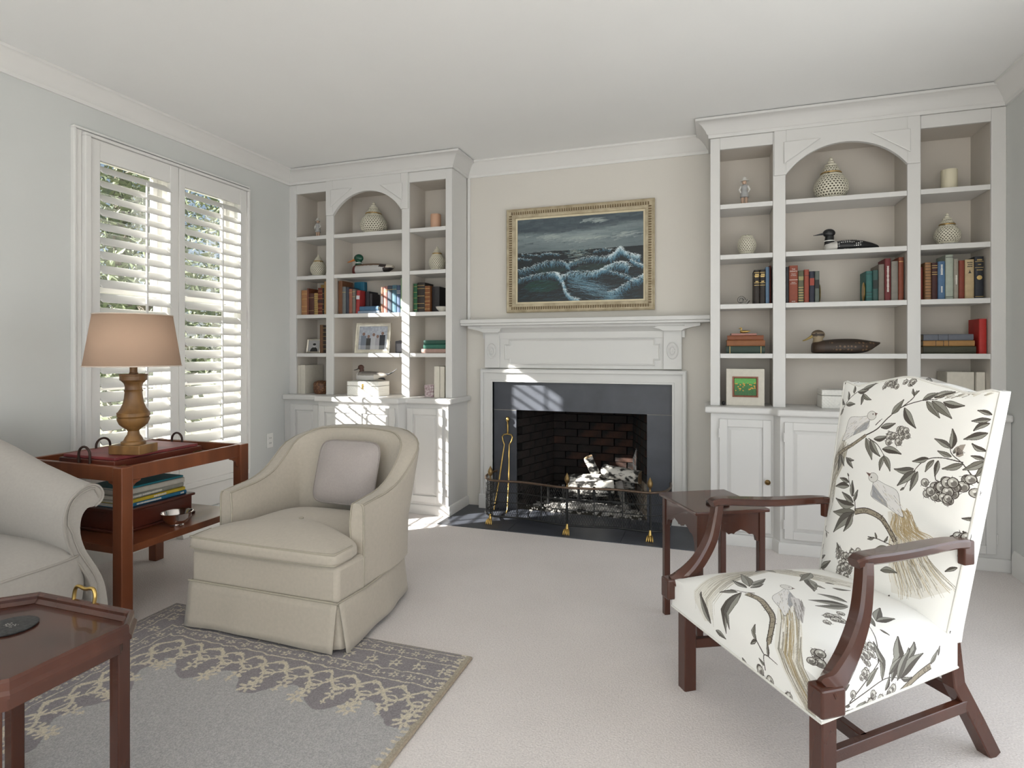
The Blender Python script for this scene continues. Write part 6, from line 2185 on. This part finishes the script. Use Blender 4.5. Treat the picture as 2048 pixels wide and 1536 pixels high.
# ------------------------------------------------------------------ books of the left bookcase
def row(items, group, zs, y=4.085, d_=.155):
    """items: (x0, x1, height, colour, label, extra)"""
    for it in items:
        x0, x1, h_, c, lab = it[:5]
        ex_ = dict(it[5]) if len(it) > 5 else {}
        yy = ex_.pop('y', y); dd = ex_.pop('d', d_)
        lean_ = ex_.pop('lean', 0)
        book(lab, (x1 - x0) - .0012, h_, dd, c, ((x0 + x1) / 2, yy, zs), (0, lean_, 0), group=group, **ex_)
BR, DR, TN, BK, NV = (.13, .055, .025), (.13, .02, .015), (.36, .22, .10), (.018, .014, .012), (.02, .03, .06)
gA = 'old books in the left bay of the left bookcase'
row([(-3.274, -3.216, .210, (.40, .20, .09), 'thick tan marbled leather book at the far left of its row', dict(bands=(.15, .35, .65, .85))),
     (-3.216, -3.199, .225, (.17, .05, .025), 'thin red brown book beside the tan marbled book', dict()),
     (-3.199, -3.146, .182, (.075, .022, .015), 'short dark brown book in front of a tall yellow one', dict(bands=(.2, .8))),
     (-3.146, -3.108, .182, (.42, .27, .09), 'short tan book with dotted pattern, middle of the old books', dict(bands=(.1, .2, .3, .4, .5, .6, .7, .8, .9), tcol=M_blackink)),
     (-3.108, -3.062, .225, (.15, .025, .012), 'dark red leather book with gilt bands near the old row end', dict(bands=(.12, .25, .4, .6, .75, .88), label_patch=(.45, .55, (.05, .02, .02)))),
     (-3.062, -3.046, .222, BK, 'thin black gilt book beside the tall tan one', dict(bands=(.2, .4, .6, .8))),
     (-3.046, -3.002, .276, (.40, .24, .10), 'tall tan book at the right end of the old books', dict(bands=(.1,)))], gA, S2)
row([(-3.205, -3.125, .272, (.50, .33, .10), 'tall yellow book standing behind the short old books', dict(y=4.25, d=.045))], gA, S2)
gB = 'books on the centre shelf of the left bookcase'
row([(-2.908, -2.868, .276, (.17, .07, .03), 'tall brown book at the left end of the centre shelf', dict()),
     (-2.868, -2.834, .226, (.16, .17, .17), 'grey book left of the navy one on the centre shelf', dict(bands=(.8,))),
     (-2.834, -2.804, .221, (.035, .04, .06), 'dark navy book between the grey and brick red books', dict()),
     (-2.804, -2.772, .206, (.30, .11, .07), 'brick red book left of centre on the left bookcase', dict(bands=(.85,))),
     (-2.772, -2.742, .202, (.17, .15, .13), 'grey brown book beside the red one with white label', dict(bands=(.7, .9)))], gB, S2)
row([(-2.741, -2.706, .190, (.34, .03, .03), 'bright red book with a pale spine label, leaning', dict(lean=R(3), label_patch=(.62, .78, (.55, .55, .58)))),
     (-2.694, -2.656, .188, (.02, .02, .028), 'taller black book to the right of the leaning red one', dict(y=4.152, d=.14)),
     (-2.656, -2.626, .168, (.03, .025, .03), 'shorter black book at the end of the leaning group', dict(y=4.152, d=.12))], gB, S2 + .0012)
row([(-2.865, -2.765, .282, (.02, .16, .27), 'tall bright blue book standing behind the grey books', dict(y=4.25, d=.045))], gB, S2)
flat_book('pale blue thin book lying flat at the bottom of two', (.195, .078, .022), (.25, .32, .42), (-2.512 - .0975 + .002, 4.068, S2), 0, gB, page=M_wpaper)
flat_book('blue book lying flat on top of a thin pale one', (.172, .072, .036), (.06, .14, .24), (-2.605, 4.070, S2 + .0226), 0, gB)
gC = 'standing books right of centre in the left bookcase'
row([(-2.505, -2.480, .210, (.22, .09, .05), 'brown book at the left of the sunlit standing group', dict(label_patch=(.35, .65, (.03, .02, .02)))),
     (-2.480, -2.444, .216, (.32, .14, .12), 'rose brown book second in the sunlit standing group', dict(bands=(.8, .86))),
     (-2.444, -2.402, .220, (.035, .05, .075), 'navy book third in the sunlit standing group', dict(bands=(.85,))),
     (-2.402, -2.360, .222, (.045, .12, .17), 'teal blue book fourth in the sunlit standing group', dict(bands=(.85,))),
     (-2.360, -2.326, .220, (.04, .07, .14), 'dark blue book with white lines, fifth in the sunlit group', dict(bands=(.7, .75, .8), tcol=M_whiteink)),
     (-2.326, -2.304, .275, (.22, .33, .20), 'tall thin pale green book at the right end of its shelf', dict())], gC, S2)
gD = 'leather books in the right bay of the left bookcase'
row([(-2.212, -2.178, .226, (.02, .11, .045), 'green leather book with gilt, right bay of the left bookcase', dict(bands=(.1, .3, .5, .7, .9))),
     (-2.178, -2.112, .233, (.022, .016, .014), 'thick black leather gilt book beside the green one', dict(bands=(.15, .3, .55, .8, .9))),
     (-2.112, -2.066, .206, (.20, .07, .02), 'brown leather book with gilt bands beside the thick black one', dict(bands=(.12, .28, .42, .58, .74, .9))),
     (-2.064, -1.998, .200, (.014, .012, .014), 'plain black book at the right end above the green pile', dict(y=4.11))], gD, S2)
M_china = mat('white_china', (.66, .64, .58), .3, var=.08, vscale=30)
o = G().lathe([(.001, 0), (.020, 0), (.024, .004), (.046, .024), (.052, .040), (.049, .040), (.040, .022), (.001, .008)], 26).obj('china_dish', M_china, smooth=50)
o.location = (-1.965, 4.10, S2); tag(o, 'small white china dish at the right end beside a black book', 'dish')

# picture frames
def blur_people(h=150, w=180):
    a = np.zeros((h, w, 3)) + np.array([.62, .64, .68])
    rs = np.random.RandomState(9)
    yy, xx = np.mgrid[0:h, 0:w]
    a += (rs.rand(h // 10, w // 10).repeat(10, 0).repeat(10, 1)[..., None] - .5) * .08
    for x, top_, wd, c in ((28, 108, 17, (.42, .45, .50)), (60, 92, 15, (.20, .20, .20)), (92, 104, 16, (.66, .66, .68)), (118, 92, 14, (.58, .58, .60)), (148, 112, 18, (.16, .17, .20))):
        a[(np.abs(xx - x) < wd) & (yy < top_ - 18)] = c
        a[np.hypot(xx - x, (yy - (top_ - 8)) * .85) < 9] = (.48, .38, .34)
    a[yy < 28] = a[yy < 28] * .6 + .3
    return a
def portrait(h=120, w=120):
    a = np.zeros((h, w, 3)) + .62
    yy, xx = np.mgrid[0:h, 0:w]
    a[(np.hypot((xx - 62) / 40, (yy - 0) / 48) < 1)] = .12
    a[(np.hypot((xx - 62) / 15, (yy - 62) / 19) < 1)] = .68
    a[(np.hypot((xx - 62) / 17, (yy - 78) / 12) < 1)] = .15
    return a
def daffodils(h=130, w=150):
    rs = np.random.RandomState(4)
    a = np.zeros((h, w, 3))
    yy, xx = np.mgrid[0:h, 0:w]
    a[:] = np.array([.12, .42, .10])
    a[yy > 88] = np.array([.30, .62, .22])
    a += (rs.rand(h, w)[..., None] - .5) * .2
    for k in range(90):
        x0 = rs.randint(0, w); l_ = rs.randint(20, 70); dx = rs.uniform(-.35, .35)
        for s in range(l_):
            x = int(x0 + dx * s)
            if 0 <= x < w:
                a[s, x:x + 2] = np.array([.05, .22 + .2 * rs.rand(), .05])
    for k in range(34):
        x, y = rs.randint(8, w - 8), rs.randint(35, 95)
        m_ = np.hypot(xx - x, yy - y) < rs.uniform(3, 5)
        a[m_] = np.array([.85, .62, .12])
        a[np.hypot(xx - x, yy - y) < 1.8] = np.array([.80, .38, .06])
    return a
def photo_frame(label, loc, w_, h_, b_, mf, img, rx, rz, depth=.014, inner=None):
    t = thing('photo_frame', label, 'photo frame', loc, rz=rz, group='framed photographs')
    pv = bpy.data.objects.new('pivot', None)
    bpy.data.objects.remove(pv)
    rot = (rx, 0, 0)
    rect_sweep([(0, 0), (0, depth), (b_ * .3, depth + .002), (b_, depth - .003), (b_, 0)], -w_ / 2, w_ / 2, 0, h_).obj('frame', mf, t, smooth=30, rot=rot)
    q = quad_obj('print', [(-w_ / 2 + b_, -.006, b_), (w_ / 2 - b_, -.006, b_), (w_ / 2 - b_, -.006, h_ - b_), (-w_ / 2 + b_, -.006, h_ - b_)], image_mat('print_' + label[:8], img, .25), t, thick=.004)
    q.rotation_euler = rot
    st = G().box(-.02, .02, 0, .004, 0, h_ * .6).obj('easel_back', M_black, t)
    st.location = (0, .055, .0); st.rotation_euler = (R(8), 0, 0)
    return t
M_sframe = mat('silver_frame', (.70, .66, .58), .22, metal=.9, var=.25, vscale=25)
photo_frame('small silver framed portrait photograph on the left bookcase', (-3.185, 4.135, S1), .130, .120, .012, M_sframe, portrait(), R(-12), R(6))
photo_frame('large silver framed family group photograph on the left bookcase', (-2.590, 4.100, S1), .300, .248, .028, M_sframe, blur_people(), R(-10), R(8))
row([(-3.090, -3.056, .236, (.15, .07, .03), 'brown book standing beside the small framed portrait', dict()),
     (-3.056, -3.000, .232, (.03, .018, .014), 'dark gilt book at the right end beside the portrait', dict(bands=(.15, .3, .45, .6, .75, .9)))], 'two books beside the small portrait', S1)
t = thing('small_dark_frame', 'small dark frame standing behind the large family photograph', 'photo frame', (-2.398, 4.21, S1))
G().prism([(-.045, 0), (.045, 0), (.045, .085), (.0, .105), (-.045, .098)], 'y', 0, .012).obj('frame', mat('charcoal_frame', (.06, .06, .07), .5, var=.1), t, bevel=.002)
G().box(-.035, .035, -.001, 0, .010, .078).obj('mat_board', mat('grey_card', (.16, .16, .18), .7), t)
gE = 'pile of three books in the left bookcase'
flat_book('rose beige book lying at the bottom of three by the chimney', (.215, .15, .034), (.42, .28, .24), (-2.030, 4.080, S1), 0, gE)
flat_book('green book lying in the middle of three by the chimney', (.200, .145, .034), (.03, .14, .10), (-2.022, 4.083, S1 + .0345), 0, gE)
flat_book('dark green book lying on top of three by the chimney', (.195, .14, .032), (.02, .085, .06), (-2.020, 4.084, S1 + .069), R(2), gE)

# lower shelf things, left
M_album = mat('cream_album', (.66, .62, .54), .7, var=.08, vscale=40, bump=.2, bscale=150)
def album(label, x0, x1, y, h_, d_, group):
    t = thing('white_album', label, 'album', ((x0 + x1) / 2, y, S0), group=group)
    w_ = x1 - x0
    G().box(-w_ / 2, w_ / 2, 0, .008, 0, h_).box(-w_ / 2, -w_ / 2 + .005, .008, d_, 0, h_).box(w_ / 2 - .005, w_ / 2, .008, d_, 0, h_).obj('cover', M_album, t, bevel=.002)
    G().box(-w_ / 2 + .0055, w_ / 2 - .0055, .0085, d_ - .004, .004, h_ - .004).obj('page_block', M_wpaper, t)
album('thin cream album nearest the wall, bottom of the left bookcase', -3.278, -3.252, 4.050, .238, .235, 'cream albums')
album('thick cream album behind the woven basket, bottom left', -3.250, -3.205, 4.050, .240, .24, 'cream albums')
album('thicker white album by the chimney, bottom of the left bookcase', -2.012, -1.966, 4.048, .240, .24, 'cream albums')
album('thin white album nearest the chimney, bottom of the left bookcase', -1.962, -1.925, 4.050, .238, .23, 'cream albums')
M_wov = mat('woven_brown', (.10, .04, .02), .5, col2=(.30, .15, .06), vscale=60, tex='voronoi', rampw=(.1, .5), bump=.5, bscale=90)
t = thing('woven_basket', 'small dark brown woven lidded basket beside the cream albums', 'basket', (-3.085, 4.11, S0))
G().lathe([(.001, 0), (.052, 0), (.064, .015), (.068, .045), (.066, .075), (.001, .076)], 24).obj('bowl', M_wov, t, smooth=50)
G().lathe([(.001, .0765), (.069, .0765), (.068, .085), (.058, .100), (.03, .110), (.001, .112)], 24).obj('lid', M_wov, t, smooth=50)
def quilted():
    m = bpy.data.materials.new('quilted_white')
    m.use_nodes = True
    n, l = m.node_tree.nodes, m.node_tree.links
    b = n['Principled BSDF']
    b.inputs['Base Color'].default_value = (.74, .73, .69, 1); b.inputs['Roughness'].default_value = .45
    tc = n.new('ShaderNodeTexCoord'); mp = n.new('ShaderNodeMapping')
    mp.inputs['Rotation'].default_value = (0, R(45), 0)
    ck = n.new('ShaderNodeTexVoronoi'); ck.inputs['Scale'].default_value = 70; ck.inputs['Randomness'].default_value = 0
    bp = n.new('ShaderNodeBump'); bp.inputs['Strength'].default_value = .8; bp.inputs['Distance'].default_value = .004; bp.invert = True
    l.new(tc.outputs['Object'], mp.inputs[0]); l.new(mp.outputs[0], ck.inputs['Vector']); l.new(ck.outputs['Distance'], bp.inputs['Height']); l.new(bp.outputs[0], b.inputs['Normal'])
    return m
M_quilt = quilted()
def white_box(label, loc, w_, d_, h_, clasp):
    t = thing('white_box', label, 'box', loc, group='white lidded boxes')
    G().box(-w_ / 2, w_ / 2, 0, d_, 0, h_ * .68).obj('body', M_quilt, t, bevel=.003)
    G().box(-w_ / 2, w_ / 2, 0, d_, h_ * .70, h_).obj('lid', M_quilt, t, bevel=.003)
    if clasp:
        c = G().box(-.008, .008, -.003, 0, h_ * .48, h_ * .86).obj('clasp', M_brass, t, bevel=.001)
white_box('white quilted box with a brass clasp under the pintail decoy', (-2.606, 3.985, S0), .288, .165, .1155, True)
white_box('white carved box behind the floral armchair', (.80, 4.04, S0), .29, .17, .115, False)
M_purple = mat('mottled_purple', (.30, .20, .22), .5, col2=(.62, .55, .55), vscale=60, rampw=(.35, .6))
t = thing('trinket_box', 'small mottled purple box beside the white albums', 'box', (-2.060, 4.06, S0))
G().box(-.038, .038, 0, .07, 0, .066).obj('body', M_purple, t, bevel=.003)
G().box(-.040, .040, -.002, .072, .0665, .094).obj('lid', M_purple, t, bevel=.003)

# ------------------------------------------------------------------ books of the right bookcase
gF = 'books in the left bay of the right bookcase'
row([(.268, .302, .222, (.024, .017, .013), 'first black gilt book with tan sides, left bay right bookcase', dict(bands=(.55, .62, .82, .92), title=[('~.018', .86, .010, False), ('~.020', .80, .010, False), ('~.014', .66, .008, False)])),
     (.303, .337, .222, (.022, .016, .013), 'second black gilt book next to the blue one', dict(bands=(.55, .62, .82, .92), title=[('~.018', .86, .010, False), ('~.020', .80, .010, False), ('~.014', .66, .008, False)])),
     (.338, .361, .238, (.13, .22, .34), 'pale blue book at the right of the black gilt pair', dict()),
     (.361, .374, .250, (.16, .03, .02), 'thin dark red book hidden at the bay end', dict(y=4.12))], gF, S2)
gG = 'books left on the centre shelf of the right bookcase'
row([(.452, .475, .232, (.03, .03, .035), 'black book at the left end of the right centre shelf', dict()),
     (.475, .527, .240, (.27, .065, .035), 'thick red brown book titled The French in white', dict(tcol=M_whiteink, bands=(.62,), title=[('THE', .90, .011, False), ('FRENCH', .845, .0115, False), ('Portrait', .775, .008, False), ('of a People', .735, .007, False), ('Sanche', .55, .008, False), ('de Gramont', .515, .007, False), ('~.020', .05, .005, False)])),
     (.528, .561, .206, (.11, .11, .065), 'olive book with patterned spine on the right centre shelf', dict(bands=(.08, .16, .24, .32, .40, .48), label_patch=(.70, .82, (.30, .27, .12)))),
     (.562, .591, .211, (.30, .06, .035), 'plain red book beside the olive patterned one', dict(bands=(.82,), tcol=M_blackink)),
     (.592, .622, .199, (.02, .022, .04), 'navy book with a red spine patch on the right centre shelf', dict(label_patch=(.55, .78, (.30, .05, .03)))),
     (.623, .650, .199, (.12, .14, .12), 'grey green book against the left brass bookend', dict(label_patch=(.45, .72, (.015, .015, .015))))], gG, S2)
gH = 'books right on the centre shelf of the right bookcase'
row([(.905, .940, .186, (.03, .13, .12), 'teal book against the right brass bookend', dict(bands=(.1, .2, .3, .9), tcol=M_blackink)),
     (.941, .971, .190, (.03, .085, .075), 'dark green book with a black spine patch beside the teal one', dict(label_patch=(.40, .68, (.012, .02, .018)))),
     (.972, 1.004, .224, (.20, .17, .14), 'taupe book left of the dark red and white one', dict(d=.19)),
     (1.005, 1.038, .258, (.15, .02, .022), 'dark red book with white vertical title on the right centre shelf', dict(tcol=M_whiteink, page=M_wpaper, title=[('~.155', .52, .011, True)])),
     (1.039, 1.076, .240, (.24, .22, .19), 'plain grey cloth book right of the dark red title', dict()),
     (1.077, 1.105, .262, (.24, .06, .03), 'tall rust red book at the right end of the centre shelf', dict(bands=(.9,)))], gH, S2)
gI = 'books in the right bay of the right bookcase'
row([(1.180, 1.212, .200, (.20, .03, .022), 'dark red book at the left end of the right bay', dict(y=4.11)),
     (1.213, 1.246, .224, (.34, .18, .08), 'tan book with a dark fretwork spine in the right bay', dict(bands=(.06, .14, .22, .30, .38, .46, .54, .62, .70, .78, .86, .94), tcol=M_blackink)),
     (1.247, 1.278, .221, (.05, .012, .012), 'maroon black gilt book between tan and blue ones', dict(bands=(.68, .74, .86, .92))),
     (1.279, 1.316, .227, (.08, .16, .28), 'medium blue book with white lettering in the right bay', dict(tcol=M_whiteink, title=[('~.06', .78, .011, True), ('~.035', .27, .009, True)])),
     (1.317, 1.357, .264, (.40, .44, .37), 'tall pale grey green book in the right bay', dict(bands=(.06, .94), tcol=M_blackink)),
     (1.358, 1.382, .238, (.32, .29, .24), 'narrow grey beige book beside the tall pale one', dict(tcol=M_whiteink, title=[('~.055', .48, .008, True)])),
     (1.383, 1.412, .227, (.21, .04, .022), 'brick red book between grey beige and tan ones', dict()),
     (1.413, 1.459, .231, (.50, .38, .22), 'wide tan book with a tiny ship emblem on its spine', dict(tcol=M_blackink, title=[('~.026', .92, .006, False), ('~.020', .87, .007, False), ('~.024', .82, .007, False)])),
     (1.460, 1.505, .246, (.015, .018, .026), 'black book with a round gold medallion at the right end', dict(bands=(.88, .74, .05), title=[('~.022', .92, .008, False), ('~.016', .81, .006, False), ('~.026', .68, .006, False)]))], gI, S2)
for o in COL.objects:
    if o.get('label') == 'black book with a round gold medallion at the right end':
        G().lathe([(.001, 0), (.012, 0), (.013, .0008), (.001, .0012)], 20).xf(Matrix.Translation((0, -.0002, .246 * .50)) @ Matrix.Rotation(R(90), 4, 'X')).obj('medallion', M_gold, o)
    if o.get('label') == 'wide tan book with a tiny ship emblem on its spine':
        G().prism([(-.008, .150), (.008, .150), (.003, .158), (.0, .172), (-.003, .158)], 'y', -.0008, .0).obj('emblem', M_blackink, o)
# brass bookends
def bookend(label, x, s):
    t = thing('bookend', label, 'bookend', (x, 4.12, S2), group='brass bookends')
    G().box(min(0, s * .05), max(0, s * .05), -.03, .03, 0, .002).obj('base', M_brass, t)
    g = G().lathe([(.001, 0), (.034, 0), (.036, .003), (.030, .006), (.001, .009)], 24)
    for i in range(len(g.v)):
        x_, y_, z_ = g.v[i]
        g.v[i] = (-s * z_, y_, .062 + x_ * 1.65)
    g.obj('plate', M_brass, t, smooth=50)
bookend('oval brass bookend right of the grey green book', .656, 1)
bookend('oval brass bookend left of the teal book', .896, -1)
# glass ornament
def clear_glass():
    m = bpy.data.materials.new('clear_glass')
    m.use_nodes = True
    n, l = m.node_tree.nodes, m.node_tree.links
    n.remove(n['Principled BSDF'])
    t_ = n.new('ShaderNodeBsdfTransparent'); t_.inputs[0].default_value = (.90, .90, .90, 1)
    g_ = n.new('ShaderNodeBsdfGlossy'); g_.inputs['Roughness'].default_value = .05
    fr = n.new('ShaderNodeFresnel'); fr.inputs[0].default_value = 1.5
    mx = n.new('ShaderNodeMixShader')
    l.new(fr.outputs[0], mx.inputs[0]); l.new(t_.outputs[0], mx.inputs[1]); l.new(g_.outputs[0], mx.inputs[2])
    l.new(mx.outputs[0], n['Material Output'].inputs[0])
    return m
M_clear = clear_glass()
t = thing('glass_snail', 'small clear glass ornament left of the black gilt books', 'ornament', (.195, 4.09, S2))
g = G()
g.tube([(.022 * (1 - k / 22) * math.cos(k * .55) - .005, 0, .028 + .024 * (1 - k / 22) * math.sin(k * .55)) for k in range(20)], [.008 - .0003 * k for k in range(20)], 8)
g.obj('spiral', M_clear, t, smooth=60)
G().tube([(-.02, 0, .008), (.0, 0, .006), (.03, 0, .010), (.040, 0, .028)], [.006, .008, .009, .010], 8).obj('foot', M_clear, t, smooth=60)
# pile under the brass duck
gJ = 'pile of four books in the right bookcase'
flat_book('dark green book at the bottom of the pile under the brass duck', (.235, .16, .048), (.03, .055, .04), (.216, 4.08, S1), 0, gJ, bands=(.1, .9))
flat_book('orange brown book second from the bottom of the duck pile', (.232, .155, .038), (.27, .10, .035), (.219, 4.08, S1 + .0484), R(1), gJ)
flat_book('marbled brown book third from the bottom of the duck pile', (.220, .15, .031), (.24, .075, .03), (.216, 4.083, S1 + .0868), R(-1), gJ)
flat_book('thin rose pink book on top of the duck pile', (.155, .11, .013), (.50, .24, .20), (.208, 4.09, S1 + .1182), R(3), gJ, page=M_wpaper)
t = thing('brass_duck', 'tiny brass duck on top of a pile of books', 'ornament', (.212, 4.125, S1 + .1316))
g = G(); g.loft([[(x, w_ * math.cos(2 * math.pi * k / 10), z + hh * math.sin(2 * math.pi * k / 10)) for k in range(10)] for x, w_, z, hh in ((-.028, .003, .012, .003), (-.022, .009, .012, .009), (-.005, .013, .012, .010), (.018, .010, .012, .008), (.036, .003, .016, .003))])
g.obj('body', M_brass, t, smooth=60)
G().tube([(-.018, 0, .016), (-.020, 0, .026), (-.016, 0, .033), (-.022, 0, .037), (-.034, 0, .033)], [.006, .0045, .005, .006, .0015], 8).obj('neck', M_brass, t, smooth=60)
gK = 'pile of three books beside the red book'
flat_book('dark olive book at the bottom of the pile beside the red book', (.262, .16, .044), (.045, .045, .025), (1.336, 4.085, S1), 0, gK)
flat_book('ochre book in the middle of the pile beside the red book', (.255, .155, .033), (.36, .19, .06), (1.332, 4.085, S1 + .0444), R(-1), gK, bands=(.25, .4, .5), tcol=M_blackink)
flat_book('blue grey book on top of the pile beside the red book', (.250, .155, .037), (.13, .14, .17), (1.330, 4.085, S1 + .0778), R(1), gK, bands=(.3, .5), tcol=M_blackink)
row([(1.476, 1.514, .202, (.42, .02, .015), 'bright red book standing at the right end', dict(y=4.07, d=.15))], 'red book', S1)

# daffodil picture in a thick cream frame
t = thing('daffodil_picture', 'small daffodil photograph in a thick cream block frame', 'picture', (.215, 4.075, S0))
G().box(-.116, .116, 0, .040, 0, .240).obj('block_frame', M_album, t, bevel=.003)
rect_sweep([(0, 0), (0, .006), (.008, .008), (.012, .004), (.012, 0)], -.078, .078, .056, .190).obj('inner_frame', mat('copper_frame', (.26, .10, .06), .4, metal=.3, var=.3, vscale=50), t, smooth=30)
quad_obj('print', [(-.067, -.0015, .067), (.067, -.0015, .067), (.067, -.0015, .179), (-.067, -.0015, .179)], image_mat('daffodil_print', daffodils(), .3), t, thick=.001)
o = G().ell((0, 0, .014), (.012, .012, .014), 12, 8).obj('dark_pebble', M_black, smooth=60)
o.location = (.082, 4.075, S0 - .0002)
tag(o, 'small dark round pebble left of the daffodil picture', 'pebble')
album('cream album behind the floral armchair, left of two', 1.335, 1.470, 4.12, .232, .16, 'cream albums')
album('narrow cream album in the corner, right of two', 1.474, 1.516, 4.10, .232, .18, 'cream albums')
